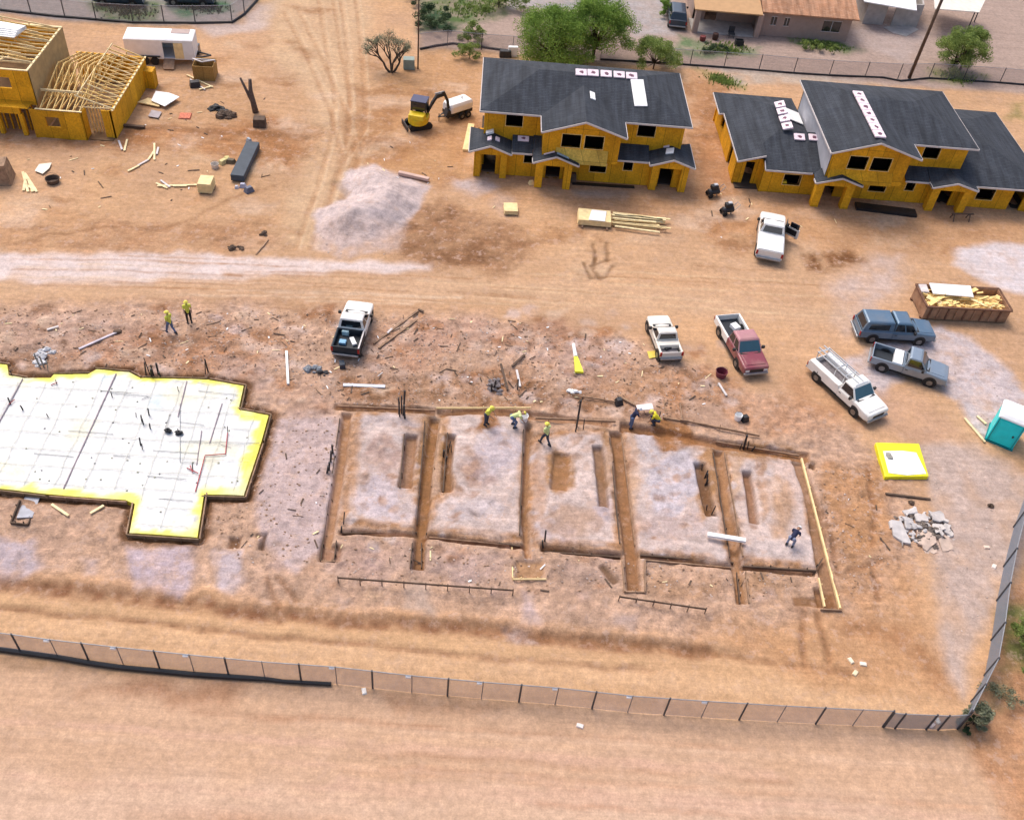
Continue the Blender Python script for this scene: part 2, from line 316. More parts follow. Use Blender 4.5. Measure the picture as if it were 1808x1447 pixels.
# ground between the works and the fence, berms and wheel ruts
paint([(-60, 1035), (400, 1070), (800, 1110), (1240, 1150), (1560, 1190), (1640, 1270), (900, 1225), (300, 1180), (-60, 1140)], (222, 178, 134), .75, .6, .5, .2, 2, rough=.08)
paint([(1230, 1110), (1500, 1080), (1600, 1000), (1660, 1180), (1560, 1230), (1400, 1190)], (208, 158, 114), .7, .9, .8, .3, 1.2, rough=.3)
for q, wd, c, k, dz in [([(-30, 1028), (200, 1052), (420, 1078), (640, 1098), (860, 1112), (1000, 1130), (1250, 1152)], .75, (152, 106, 76), .75, -.10), ([(-30, 1010), (200, 1034), (420, 1060), (640, 1082), (860, 1098), (1000, 1112), (1300, 1140)], .6, (210, 160, 116), .3, .10),
    ([(-30, 1072), (150, 1088), (300, 1104), (420, 1118), (700, 1144), (900, 1165), (1150, 1185)], .34, (156, 112, 82), .6, -.06), ([(840, 1108), (920, 1120), (1050, 1128), (1300, 1160), (1500, 1185)], .4, (166, 120, 84), .55, -.06), ([(-30, 1100), (300, 1130), (700, 1165), (1200, 1205), (1600, 1245)], .9, (232, 190, 150), .5, .03), ([(1500, 1110), (1580, 1120), (1640, 1160), (1660, 1210)], 1.2, (176, 124, 84), .5, 0)]:
    stroke(q, wd, c, k, wd*.8, .25, dz, .6, .5)
paint([(890, 1108), (930, 1112), (945, 1130), (905, 1132)], (190, 168, 160), .7, .3, .4, .6, .3, rough=.8)
paint([(-200, 1152), (400, 1200), (900, 1240), (1640, 1290), (1900, 1400), (1900, 1700), (-400, 1700), (-400, 1140)], (224, 184, 152), .85, .5, .4, .12, 3, rough=.05)
paint([(-300, 1370), (700, 1385), (1500, 1400), (2200, 1500), (2200, 1800), (-600, 1800)], (231, 195, 168), .7, 1.0, .8, .2, 3)
for k in range(26):
    y = 1255+k*8; x0 = random.uniform(-150, 1000); ln = random.uniform(400, 1200)
    stroke([(x0, y), (x0+ln/2, y+ln*.035), (x0+ln, y+ln*.07)], random.uniform(.1, .35), random.choice([(204, 156, 122), (232, 194, 164), (196, 150, 118), (230, 186, 160)]), .45, .3, .2, 0, .7, 1.2)
paint([(230, 1190), (430, 1205), (400, 1245), (300, 1240), (150, 1215)], (180, 128, 92), .6, .6, .6, .3)
paint([(680, 1225), (900, 1245), (820, 1258), (700, 1250)], (188, 138, 100), .5, .5, .5, .3)
# right side gravels and the verge outside the fence
paint([(1660, 575), (1710, 590), (1780, 650), (1830, 720), (1730, 770), (1690, 705), (1600, 655), (1555, 690), (1560, 720), (1480, 640), (1560, 600)], (216, 200, 200), .92, .45, .5, .35, .8, rough=.35)
paint([(1505, 690), (1600, 685), (1700, 760), (1720, 790), (1640, 785), (1560, 760)], (212, 170, 142), .6, .6, .5, .3)
paint([(1620, 785), (1720, 785), (1830, 850), (1820, 950), (1730, 1120), (1690, 1230), (1660, 1160), (1645, 1010), (1660, 920), (1640, 870)], (208, 184, 172), .9, .5, .5, .3, 1.0, rough=.25)
paint([(1440, 820), (1560, 810), (1570, 900), (1600, 1000), (1540, 1080), (1490, 1060)], (200, 150, 106), .6, .6, .6, .4, 1.0, rough=.5)
paint([(1700, 1290), (1760, 1130), (1840, 930), (2000, 900), (2100, 1500), (1800, 1500), (1720, 1340)], (204, 152, 112), .85, .4, .4, .3, 1.2, rough=.4)
paint([(1770, 1080), (1850, 1060), (1850, 1180), (1770, 1190)], (120, 128, 72), .7, .5, .6, .5, .6)
paint([(1740, 1215), (1790, 1200), (1800, 1240), (1740, 1260)], (170, 150, 110), .6, .4, .5, .5, .5)
for q in ([(1450, 900), (1470, 960), (1480, 1010)], [(1530, 820), (1545, 900), (1540, 960)], [(1500, 1010), (1560, 990)], [(1545, 1000), (1550, 1060)], [(1420, 1080), (1418, 1170)], [(1440, 1085), (1460, 1165)], [(470, 1020), (490, 1070)], [(490, 1015), (525, 1060)]):
    stroke(q, .32, (146, 100, 66), .55, .3, .25, -.06)
# gravel mounds
def mound(px, h, c, soft=1.6, rough=.3):
    pts = W(px); sl = region(pts, 3); d = -sdpoly(pts, GX[sl]+WX[sl]*.5, GY[sl]+WY[sl]*.5)
    m = sm(-.2, soft*1.6, d); Z[sl] += h*m*(1+.5*fbm(GX[sl], GY[sl], 1.5, 3, 4)); k = (sm(-.35, .25, d)*.95)[..., None]
    C[sl] = C[sl]*(1-k)+np.array(alb(*c))*k; ROUGH[sl] = np.maximum(ROUGH[sl], rough*k[..., 0])
mound([(610, 305), (660, 290), (730, 320), (755, 330), (745, 370), (700, 410), (600, 436), (555, 410), (560, 370), (610, 350), (600, 325)], .9, (224, 205, 202))
paint([(560, 400), (720, 400), (700, 440), (600, 455), (555, 440)], (214, 188, 178), .7, .5, .6, .4, .5)
stroke([(590, 318), (612, 340), (600, 352)], .5, (170, 140, 110), .6, .4, .3)

# ---- footing trenches of the second building, and the slab's edge trench
TD = (184, 138, 98)
def trench(px, wd, dp, c=TD, k=.85, soft=.12):
    dp *= .95; wd *= .86
    w_ = W(px); L_, R_ = [], []
    for i in range(len(w_)):
        d = w_[min(i+1, len(w_)-1)]-w_[max(i-1, 0)]; d = d/np.hypot(*d); n_ = np.array([-d[1], d[0]])*wd/2; L_.append(w_[i]+n_); R_.append(w_[i]-n_)
    pl = np.array(L_+R_[::-1]); sl = region(pl, 1); m = 1-sm(-soft, soft*.6, sdpoly(pl, GX[sl]+WX[sl]*.07, GY[sl]+WY[sl]*.07)); Z[sl] = np.minimum(Z[sl], Z[sl]*(1-m)-dp*m)
    mm = np.clip(m*k, 0, 1)[..., None]; C[sl] = C[sl]*(1-mm)+np.array(alb(*c))*mm; ROUGH[sl] *= 1-.7*m
pads = [[(632, 730), (752, 728), (745, 760), (738, 800), (730, 868), (742, 870), (738, 932), (604, 922), (614, 850)], [(785, 728), (925, 732), (930, 760), (921, 950), (756, 938), (760, 885), (795, 870), (790, 760)], [(945, 770), (1060, 765), (1078, 790), (1094, 962), (950, 962), (935, 900), (938, 840)], [(1105, 760), (1180, 770), (1255, 795), (1262, 830), (1290, 990), (1120, 975), (1112, 860)], [(1280, 790), (1380, 810), (1410, 830), (1445, 1000), (1310, 990), (1290, 890)]]
for q in pads:
    sl, m = pmask(q, .1, .3); Z[sl] += .09*m; paint(q, (224, 202, 194), .95, .12, .5, .2, .8, rough=.42)
    stroke([tuple(k_) for k_ in q]+[tuple(q[0])], .55, (194, 146, 106), .65, .3, .3, 0, .7, .5)
for (cx, cy, rx, ry, c, k) in [(670, 810, 40, 40, (190, 158, 146), .7), (850, 830, 30, 30, (186, 156, 148), .7), (880, 800, 40, 50, (214, 198, 200), .7), (830, 905, 60, 22, (216, 200, 200), .8), (690, 900, 60, 22, (214, 196, 196), .8), (1000, 920, 40, 30, (188, 158, 140), .7), (1060, 900, 25, 40, (206, 186, 188), .7), (1180, 850, 50, 50, (212, 198, 198), .8), (1200, 830, 14, 60, (190, 186, 190), .6), (1180, 930, 70, 30, (208, 184, 178), .7), (1400, 850, 25, 40, (222, 194, 182), .8), (1370, 900, 14, 60, (206, 164, 130), .7), (1390, 965, 60, 22, (224, 204, 198), .8), (832, 914, 8, 5, (150, 130, 124), .9), (1185, 760, 35, 20, (166, 114, 72), .8), (985, 940, 40, 20, (196, 176, 178), .6), (740, 760, 26, 14, (206, 176, 160), .5), (865, 750, 14, 18, (160, 110, 72), .9)]:
    q = [(cx+rx*math.cos(a)*random.uniform(.8, 1.2), cy+ry*math.sin(a)*random.uniform(.8, 1.2)) for a in np.linspace(0, 6.28, 10)[:-1]]
    paint(q, c, k, .35, .5, .5, .5, seed=random.randint(0, 50))
for (cx, cy, rx, ry, c, k) in [(1183, 770, 40, 30, (176, 124, 80), .95), (862, 758, 24, 28, (170, 120, 80), .95), (740, 745, 40, 12, (190, 146, 108), .7), (988, 832, 26, 44, (186, 140, 98), .9), (1005, 925, 50, 30, (204, 170, 148), .7), (1345, 850, 12, 60, (200, 156, 120), .7), (1384, 900, 12, 50, (206, 164, 130), .7), (952, 860, 12, 80, (200, 156, 124), .7), (784, 800, 10, 60, (186, 142, 100), .9), (750, 800, 10, 60, (186, 142, 100), .8), (1070, 800, 10, 60, (190, 146, 106), .8), (1250, 860, 16, 70, (188, 142, 100), .9), (1296, 830, 10, 70, (206, 170, 140), .7), (622, 830, 8, 90, (206, 162, 128), .8), (1120, 830, 10, 80, (214, 176, 146), .7), (1340, 800, 70, 14, (190, 142, 96), .8), (1300, 985, 60, 10, (214, 180, 160), .6), (880, 790, 40, 40, (214, 198, 202), .8), (1190, 850, 50, 60, (212, 200, 206), .85), (1140, 790, 20, 30, (206, 196, 200), .7), (1380, 965, 60, 20, (228, 208, 202), .8), (670, 880, 50, 40, (216, 200, 204), .8), (690, 745, 50, 10, (214, 196, 194), .7)]:
    q = [(cx+rx*math.cos(a)*random.uniform(.75, 1.25), cy+ry*math.sin(a)*random.uniform(.75, 1.25)) for a in np.linspace(0, 6.28, 12)[:-1]]
    paint(q, c, k, .2, .5, .3, .5, seed=int(cx) % 50)
for i in range(190):
    q0 = pads[i % 5]; a_, b_ = random.random(), random.random(); cx = (q0[0][0]*(1-a_)+q0[1][0]*a_)*(1-b_)+(q0[-1][0]*(1-a_)+q0[4][0]*a_)*b_; cy = 745+b_*220+(i % 5)*10
    rx = random.uniform(4, 16); q = [(cx+rx*math.cos(a)*random.uniform(.5, 1.3), cy+rx*.7*math.sin(a)*random.uniform(.5, 1.3)) for a in np.linspace(0, 6.28, 8)[:-1]]
    paint(q, random.choice([(190, 156, 138), (222, 204, 200), (200, 164, 144), (216, 198, 196), (170, 130, 104), (184, 146, 122)]), random.uniform(.35, .8), .12, .45, .6, .35, seed=i % 50)
trench([(612, 728), (604, 800), (590, 880), (572, 988)], .62, .42)
trench([(590, 716), (700, 722), (770, 726)], .6, .35); trench([(770, 728), (860, 725), (950, 735), (1080, 748)], .7, .25, (158, 112, 74), .7)
trench([(1095, 752), (1180, 765), (1262, 782), (1340, 795), (1430, 806)], .9, .38, (166, 116, 74))
trench([(768, 735), (755, 830), (745, 930), (737, 1005)], .75, .45, (160, 112, 66)); trench([(932, 750), (930, 830), (924, 890), (932, 985)], .42, .32)
trench([(1088, 762), (1100, 860), (1115, 980), (1120, 1042)], .85, .42, (158, 112, 72)); trench([(1268, 795), (1285, 890), (1300, 985), (1312, 1066)], .62, .42)
trench([(1410, 812), (1438, 900), (1452, 990), (1475, 1076)], .95, .4, (164, 124, 92))
trench([(598, 938), (740, 944)], .34, .35); trench([(745, 945), (930, 966)], .34, .35, (140, 92, 58)); trench([(955, 968), (1100, 980)], .42, .38, (140, 92, 56)); trench([(1130, 982), (1300, 1000), (1440, 1012)], .34, .35)
trench([(726, 768), (722, 810), (716, 862)], .85, .3, (170, 124, 86)); trench([(796, 768), (790, 820), (788, 868)], .7, .3, (164, 118, 80)); trench([(992, 800), (986, 866)], 1.1, .16, (168, 122, 82), .8); trench([(1055, 788), (1062, 840), (1066, 895)], .7, .32, (150, 110, 74))
trench([(1236, 818), (1246, 870), (1256, 912)], .75, .35, (120, 84, 56)); trench([(1318, 832), (1326, 880), (1332, 924)], .6, .36, (150, 104, 68))
trench([(935, 990), (936, 1020)], 1.6, .14, (186, 142, 100), .8); trench([(1060, 995), (1088, 1028)], .5, .2, (120, 90, 66)); trench([(585, 960), (582, 990)], 1.3, .25, (180, 136, 110)); trench([(1455, 1040), (1462, 1072)], 1.3, .3, (150, 106, 70)); trench([(1400, 1060), (1450, 1064)], .7, .12, (146, 104, 68))
trench([(402, 957), (424, 957)], .8, .25, (120, 84, 56)); trench([(452, 945), (468, 942), (462, 970)], .35, .25, (96, 66, 46)); trench([(1428, 818), (1440, 822)], .7, .3, (96, 66, 46))

# bed of the first slab: levelled inside, open edge trench outside
SLPX = [(-150, 625), (-60, 634), (12, 643), (15, 661), (43, 666), (89, 666), (95, 660), (155, 659), (170, 651), (228, 656), (248, 666), (367, 669), (430, 680), (421, 722), (474, 732), (461, 779), (430, 873), (360, 871), (348, 947), (228, 939), (238, 888), (221, 881), (85, 871), (0, 861), (-150, 845)]
SZ = .14; spoly = np.array([G(x, y, SZ)[:2] for x, y in SLPX])

sl = region(spoly, 2); dd = sdpoly(spoly, GX[sl], GY[sl]); m = 1-sm(.0, .3, dd); Z[sl] = Z[sl]*(1-m)-.15*m
m = (1-sm(.28, .5, dd))*sm(-.2, 0, dd); Z[sl] -= .2*m; mm = (1-sm(.35, .8, dd+WX[sl]*.15))[..., None]*.85; C[sl] = C[sl]*(1-mm)+np.array(alb(128, 88, 56))*mm
# pads the houses stand on, levelled
for q, h in [([(835, 300), (1230, 330), (1215, 130), (845, 105)], 0.0), ([(1262, 300), (1360, 345), (1800, 385), (1808, 240), (1270, 200)], .1)]:
    sl, m = pmask(q, 1.0, .3); Z[sl] = Z[sl]*(1-m)+h*m
# fine relief of trodden, dug-over dirt
n1 = fbm(GX, GY, .9, 3, 21); n2 = fbm(GX, GY, .33, 2, 31); Z += ROUGH*(n1*.30+n2*.18)+n1*.02
tx = np.clip(ROUGH*1.3+.15, 0, 1)[..., None]; cl = fbm(GX, GY, .42, 3, 41)[..., None]; cl2 = fbm(GX, GY, 1.3, 3, 47)[..., None]
C *= 1+tx*(cl*.6+cl2*.3)+tx*.06; lum_ = C @ np.array([.3, .55, .15]); C = np.clip(lum_[..., None]+(C-lum_[..., None])*.97, .02, .85)

def ground_material():
    m, t, b = new_mat('soil'); N, L = t.nodes, t.links; b.inputs['Roughness'].default_value = .95; b.inputs['Specular IOR Level'].default_value = .12
    a = N.new('ShaderNodeAttribute'); a.attribute_name = 'soil_colour'; ar = N.new('ShaderNodeAttribute'); ar.attribute_name = 'loose'
    tc = N.new('ShaderNodeTexCoord')
    def noise(s, d, r_=.6):
        n = N.new('ShaderNodeTexNoise'); n.inputs['Scale'].default_value = s; n.inputs['Detail'].default_value = d; n.inputs['Roughness'].default_value = r_; L.new(tc.outputs['Object'], n.inputs['Vector']); return n
    def rng(src, a0, a1, b0, b1):
        r_ = N.new('ShaderNodeMapRange'); L.new(src, r_.inputs[0])
        for i, v in enumerate((a0, a1, b0, b1)): r_.inputs[i+1].default_value = v
        return r_.outputs[0]
    na, nb, nc = noise(3.2, 6, .7), noise(11, 5, .7), noise(.7, 5)
    f1 = rng(na.outputs[0], .3, .7, .74, 1.26); f2 = rng(nb.outputs[0], .3, .7, .80, 1.20); f3 = rng(nc.outputs[0], .3, .7, .93, 1.07)
    def mul(x, y):
        q = N.new('ShaderNodeMath'); q.operation = 'MULTIPLY'; L.new(x, q.inputs[0]); L.new(y, q.inputs[1]); return q.outputs[0]
    f = mul(mul(f1, f2), f3)
    # pebbles: pale and dark specks
    vo = N.new('ShaderNodeTexVoronoi'); vo.inputs['Scale'].default_value = 4.5; L.new(tc.outputs['Object'], vo.inputs['Vector'])
    sp = rng(vo.outputs['Distance'], .05, .16, 1, 0); hue = N.new('ShaderNodeSeparateColor'); L.new(vo.outputs['Color'], hue.inputs[0])
    pick = rng(hue.outputs[0], .74, .78, 0, 1); spk = mul(mul(sp, pick), ar.outputs['Fac']); lvl = rng(hue.outputs[1], 0, 1, .45, 1.35)
    mx = N.new('ShaderNodeMix'); mx.data_type = 'FLOAT'; mx.inputs[2].default_value = 1; L.new(spk, mx.inputs[0]); L.new(lvl, mx.inputs[3])
    f = mul(f, mx.outputs[0])
    # crisp-edged pale crusts and damp crumbs where the ground is loose
    lo = rng(ar.outputs['Fac'], 0, .7, .22, 1)
    n4 = noise(1.5, 9, .74); mp2 = N.new('ShaderNodeMapping'); mp2.inputs['Location'].default_value = (31, 17, 5); L.new(tc.outputs['Object'], mp2.inputs[0]); n5 = noise(2.1, 9, .76); L.new(mp2.outputs[0], n5.inputs['Vector'])
    pale = mul(rng(n4.outputs[0], .54, .60, 0, .62), lo); dk = mul(rng(n5.outputs[0], .57, .63, 0, 1), lo); dkf = rng(dk, 0, 1, 1, .80); f = mul(f, dkf)
    mp3 = N.new('ShaderNodeMapping'); mp3.inputs['Scale'].default_value = (.10, 2.4, 1); mp3.inputs['Rotation'].default_value = (0, 0, .03); L.new(tc.outputs['Object'], mp3.inputs[0]); n6 = noise(1.0, 7, .7); L.new(mp3.outputs[0], n6.inputs['Vector'])
    f = mul(f, rng(n6.outputs[0], .3, .7, .86, 1.13))
    mp4 = N.new('ShaderNodeMapping'); mp4.inputs['Scale'].default_value = (.14, 7.5, 1); mp4.inputs['Rotation'].default_value = (0, 0, .02); L.new(tc.outputs['Object'], mp4.inputs[0]); n7 = noise(1.0, 6, .7); L.new(mp4.outputs[0], n7.inputs['Vector'])
    f = mul(f, rng(n7.outputs[0], .35, .65, .93, 1.06))
    mf = N.new('ShaderNodeMix'); mf.data_type = 'FLOAT'; mf.inputs[2].default_value = 1; L.new(rng(ar.outputs['Fac'], 0, .8, .72, 1), mf.inputs[0]); L.new(f, mf.inputs[3]); f = mf.outputs[0]
    m1 = N.new('ShaderNodeMix'); m1.data_type = 'RGBA'; m1.blend_type = 'MULTIPLY'; m1.inputs[0].default_value = 1; L.new(a.outputs['Color'], m1.inputs[6]); L.new(f, m1.inputs[7])
    m9 = N.new('ShaderNodeMix'); m9.data_type = 'RGBA'; L.new(pale, m9.inputs[0]); L.new(m1.outputs[2], m9.inputs[6]); m9.inputs[7].default_value = (*alb(226, 192, 172), 1); L.new(m9.outputs[2], b.inputs['Base Color'])
    h = N.new('ShaderNodeMath'); h.operation = 'ADD'; L.new(na.outputs[0], h.inputs[0]); L.new(nb.outputs[0], h.inputs[1])
    bp = N.new('ShaderNodeBump'); bp.inputs['Distance'].default_value = .07; L.new(rng(ar.outputs['Fac'], 0, 1, .25, .9), bp.inputs['Strength']); L.new(h.outputs[0], bp.inputs['Height']); L.new(bp.outputs[0], b.inputs['Normal'])
    return m
def build_ground():
    ny, nx = GX.shape; me = bpy.data.meshes.new('ground'); v = np.stack([GX, GY, Z], -1).reshape(-1, 3).astype(np.float32)
    i = (np.arange(ny-1)[:, None]*nx+np.arange(nx-1)[None]).ravel(); f = np.stack([i, i+1, i+nx+1, i+nx], 1).astype(np.int32)
    me.vertices.add(len(v)); me.vertices.foreach_set('co', v.ravel()); me.loops.add(f.size); me.loops.foreach_set('vertex_index', f.ravel())
    me.polygons.add(len(f)); me.polygons.foreach_set('loop_start', np.arange(0, f.size, 4, dtype=np.int32)); me.polygons.foreach_set('use_smooth', np.ones(len(f), bool))
    me.update(); me.validate()
    a = me.attributes.new('soil_colour', 'FLOAT_COLOR', 'POINT'); a.data.foreach_set('color', np.concatenate([C, np.ones(C.shape[:2]+(1,))], -1).astype(np.float32).ravel())
    a = me.attributes.new('loose', 'FLOAT', 'POINT'); a.data.foreach_set('value', np.clip(ROUGH*1.2, 0, 1).astype(np.float32).ravel())
    me.materials.append(ground_material()); o = bpy.data.objects.new('ground', me); col.objects.link(o); tag(o, kind='structure')
build_ground()

# ---------------------------------------------------------------- materials
def osb_mat(name, base, seam=.42):
    m, t, b = new_mat(name); N, L = t.nodes, t.links; b.inputs['Roughness'].default_value = .75; b.inputs['Specular IOR Level'].default_value = .25
    tc = N.new('ShaderNodeTexCoord'); sx = N.new('ShaderNodeSeparateXYZ'); L.new(tc.outputs['Object'], sx.inputs[0])
    ad = N.new('ShaderNodeMath'); ad.operation = 'ADD'; L.new(sx.outputs[0], ad.inputs[0]); L.new(sx.outputs[1], ad.inputs[1])
    cb = N.new('ShaderNodeCombineXYZ'); L.new(ad.outputs[0], cb.inputs[0]); L.new(sx.outputs[2], cb.inputs[1])
    br = N.new('ShaderNodeTexBrick'); br.inputs['Scale'].default_value = 1; br.inputs['Brick Width'].default_value = 1.22; br.inputs['Row Height'].default_value = 2.44; br.inputs['Mortar Size'].default_value = .018; br.offset = 0
    br.inputs['Color1'].default_value = (1, 1, 1, 1); br.inputs['Color2'].default_value = (.74, .72, .68, 1); br.inputs['Mortar'].default_value = (seam, seam, seam, 1); L.new(cb.outputs[0], br.inputs['Vector'])
    n1 = N.new('ShaderNodeTexNoise'); n1.inputs['Scale'].default_value = 7; n1.inputs['Detail'].default_value = 6; n1.inputs['Roughness'].default_value = .75; L.new(tc.outputs['Object'], n1.inputs['Vector'])
    n2 = N.new('ShaderNodeTexNoise'); n2.inputs['Scale'].default_value = 1.1; n2.inputs['Detail'].default_value = 4; L.new(tc.outputs['Object'], n2.inputs['Vector'])
    cr = N.new('ShaderNodeValToRGB'); e = cr.color_ramp.elements; e[0].position = .3; e[0].color = (*[x*.62 for x in base], 1); e[1].position = .68; e[1].color = (*[min(.95, x*1.2) for x in base], 1); L.new(n1.outputs[0], cr.inputs[0])
    r2 = N.new('ShaderNodeMapRange'); r2.inputs[1].default_value = .3; r2.inputs[2].default_value = .7; r2.inputs[3].default_value = .86; r2.inputs[4].default_value = 1.1; L.new(n2.outputs[0], r2.inputs[0])
    def mulc(x, y):
        q = N.new('ShaderNodeMix'); q.data_type = 'RGBA'; q.blend_type = 'MULTIPLY'; q.inputs[0].default_value = 1; L.new(x, q.inputs[6]); L.new(y, q.inputs[7]); return q.outputs[2]
    L.new(mulc(mulc(cr.outputs[0], br.outputs['Color']), r2.outputs[0]), b.inputs['Base Color'])
    return m
OSB = osb_mat('strand board', (.93, .425, .018)); OSB_LIT = osb_mat('lit strand board', (.86, .55, .11)); TYV = mat('brown sheathing', (.44, .31, .15), .8, .15, 2, bump=.1)  # second board is a lit copy, brighter light put into its colour
LUM = mat('raw lumber', (.84, .60, .24), .75, .25, 3); PINE = mat('pale pine', (.80, .66, .38), .75, .2, 3); PLY = mat('plywood', (.80, .62, .32), .75, .15, 3)
OLDW = mat('weathered timber', (.30, .19, .12), .85, .35, 3); DARKW = mat('dark damp timber', (.10, .065, .045), .85, .3, 3)
def shingle_mat(name, c1, c2, mort):
    m, t, b = new_mat(name); N, L = t.nodes, t.links; b.inputs['Roughness'].default_value = .88; b.inputs['Specular IOR Level'].default_value = .25
    tc = N.new('ShaderNodeTexCoord'); br = N.new('ShaderNodeTexBrick'); br.inputs['Scale'].default_value = 1; br.inputs['Brick Width'].default_value = .5; br.inputs['Row Height'].default_value = .16; br.inputs['Mortar Size'].default_value = .012
    br.inputs['Color1'].default_value = (*c1, 1); br.inputs['Color2'].default_value = (*c2, 1); br.inputs['Mortar'].default_value = (*mort, 1); L.new(tc.outputs['Object'], br.inputs['Vector'])
    n1 = N.new('ShaderNodeTexNoise'); n1.inputs['Scale'].default_value = .9; n1.inputs['Detail'].default_value = 6; mp = N.new('ShaderNodeMapping'); mp.inputs['Scale'].default_value = (2.6, .3, 1); L.new(tc.outputs['Object'], mp.inputs[0]); L.new(mp.outputs[0], n1.inputs['Vector'])
    r_ = N.new('ShaderNodeMapRange'); r_.inputs[1].default_value = .3; r_.inputs[2].default_value = .7; r_.inputs[3].default_value = .68; r_.inputs[4].default_value = 1.38; L.new(n1.outputs[0], r_.inputs[0])
    q = N.new('ShaderNodeMix'); q.data_type = 'RGBA'; q.blend_type = 'MULTIPLY'; q.inputs[0].default_value = 1; L.new(br.outputs['Color'], q.inputs[6]); L.new(r_.outputs[0], q.inputs[7]); L.new(q.outputs[2], b.inputs['Base Color'])
    bp = N.new('ShaderNodeBump'); bp.inputs['Strength'].default_value = .4; bp.inputs['Distance'].default_value = .02; L.new(br.outputs['Fac'], bp.inputs['Height']); bp.invert = True; L.new(bp.outputs[0], b.inputs['Normal'])
    return m
SHIN = shingle_mat('charcoal shingles', (.036, .042, .054), (.048, .054, .066), (.02, .023, .03)); TANROOF = shingle_mat('tan shingles', (.40, .20, .11), (.46, .26, .16), (.26, .13, .08)); PORCHROOF = mat('tan felt', (.50, .30, .15), .85, .08, 2)
FASC = mat('white fascia', (.58, .54, .53), .6, .08, 2); WHITE = mat('white sheet', (.82, .82, .82), .5, .06, 2); BLACKP = mat('black plastic', (.012, .013, .017), .45, .3, 2, bump=.2); DARKIN = mat('dark interior floor', (.06, .045, .035), .9, .2, 2)
CONC = mat('concrete', (.42, .39, .37), .9, .15, 2, bump=.1); STEEL = mat('galvanised steel', (.34, .35, .37), .45, .15, 5, metal=.6); DSTEEL = mat('dark steel', (.035, .035, .04), .5, .25, 5, metal=.3)
GLASSD = mat('dark glass', (.012, .016, .022), .06, .1, 1, spec=.8); GLASSB = mat('windscreen glass', (.03, .09, .12), .05, .1, 1, spec=.9)
RUB = mat('tyre rubber', (.018, .017, .017), .85, .25, 8); RIM = mat('wheel rim', (.22, .22, .225), .35, .2, 6, metal=.7); BLK = mat('black trim', (.02, .02, .022), .55, .2, 6)

# ---------------------------------------------------------------- houses under construction
VOID = mat('painted room shade', (.004, .003, .003), .95, .2, 2, spec=0)  # near-black colour that paints the shade inside the rooms
def house(name, label, off):
    return thing(name, label, 'house', off), np.array(off, float)
def planes(root, off, polys, t=.12, m=None, name='roof', edge=None):
    b = MB()
    for p in polys: b.slab(p, t)
    return b.build(name, m or SHIN, root, off)
def fascia(root, off, lines, h=.13, w_=.05):
    for a, c in lines: b = MB(); b.beam(a, c, w_, h); b.build('fascia', FASC, root, off)
def window(root, off, holes):
    """rough frame of studs round each opening"""
    for (a, b_, z0, z1, y) in holes:
        q = MB(); e = .045
        q.box(a-e, a, y-.025, y+.12, z0-e, z1+e).box(b_, b_+e, y-.025, y+.12, z0-e, z1+e).box(a, b_, y-.025, y+.12, z0-e, z0).box(a, b_, y-.025, y+.12, z1, z1+e)
        o = q.build('window', LUM, root, off); g = MB(); g.box(a, b_, y+.5, y+.52, z0-.15, z1+.15); g.build('room_shade_sheet', VOID, o, off)  # added black sheet behind each opening stands in for room shade
def porch(root, off, x0, x1, yf, yb, pw=.55, zt=2.35, ridge=None, pd=.55):
    """post pair with a gabled header; ridge is its peak height"""
    for a in (x0, x1-pw):
        b = MB(); b.box(a, a+pw, yf, yf+pd, -.1, zt-.35); b.build('porch_post', OSB, root, off)
    b = MB(); xm = (x0+x1)/2; rz = ridge
    b.loft([[(x0, yf-.003, zt-.35), (x1, yf-.003, zt-.35), (x1, yf-.003, zt-.06), (xm, yf-.003, rz-.16), (x0, yf-.003, zt-.06)], [(x0, yf+.3, zt-.35), (x1, yf+.3, zt-.35), (x1, yf+.3, zt-.06), (xm, yf+.3, rz-.16), (x0, yf+.3, zt-.06)]])
    b.build('porch_gable', OSB, root, off)
def gable_roof(root, off, x0, x1, yf, yb, ze, zr, yl=None, yr=None, xm=None):
    xm = (x0+x1)/2 if xm is None else xm; yl = yl or yb; yr = yr or yb; e = .05
    planes(root, off, [[(x0, yf, ze), (xm, yf, zr), (xm, yb, zr), (x0, yl, ze)], [(xm+.002, yf, zr), (x1, yf, ze), (x1, yr, ze), (xm+.002, yb, zr)]], .1, name='porch_roof')
    fascia(root, off, [((x0, yf-.03, ze-.09), (xm, yf-.03, zr-.09)), ((xm, yf-.034, zr-.09), (x1, yf-.034, ze-.09)), ((x0-.03, yf, ze-.09), (x0-.03, yl, ze-.09)), ((x1+.03, yf, ze-.09), (x1+.03, yr, ze-.09))])
def shed(root, off, x0, x1, yf, yb, z0, z1):
    planes(root, off, [[(x0, yf, z0), (x1, yf, z0), (x1, yb, z1), (x0, yb, z1)]], .1, name='lean_to_roof'); fascia(root, off, [((x0, yf-.03, z0-.09), (x1, yf-.03, z0-.09))])

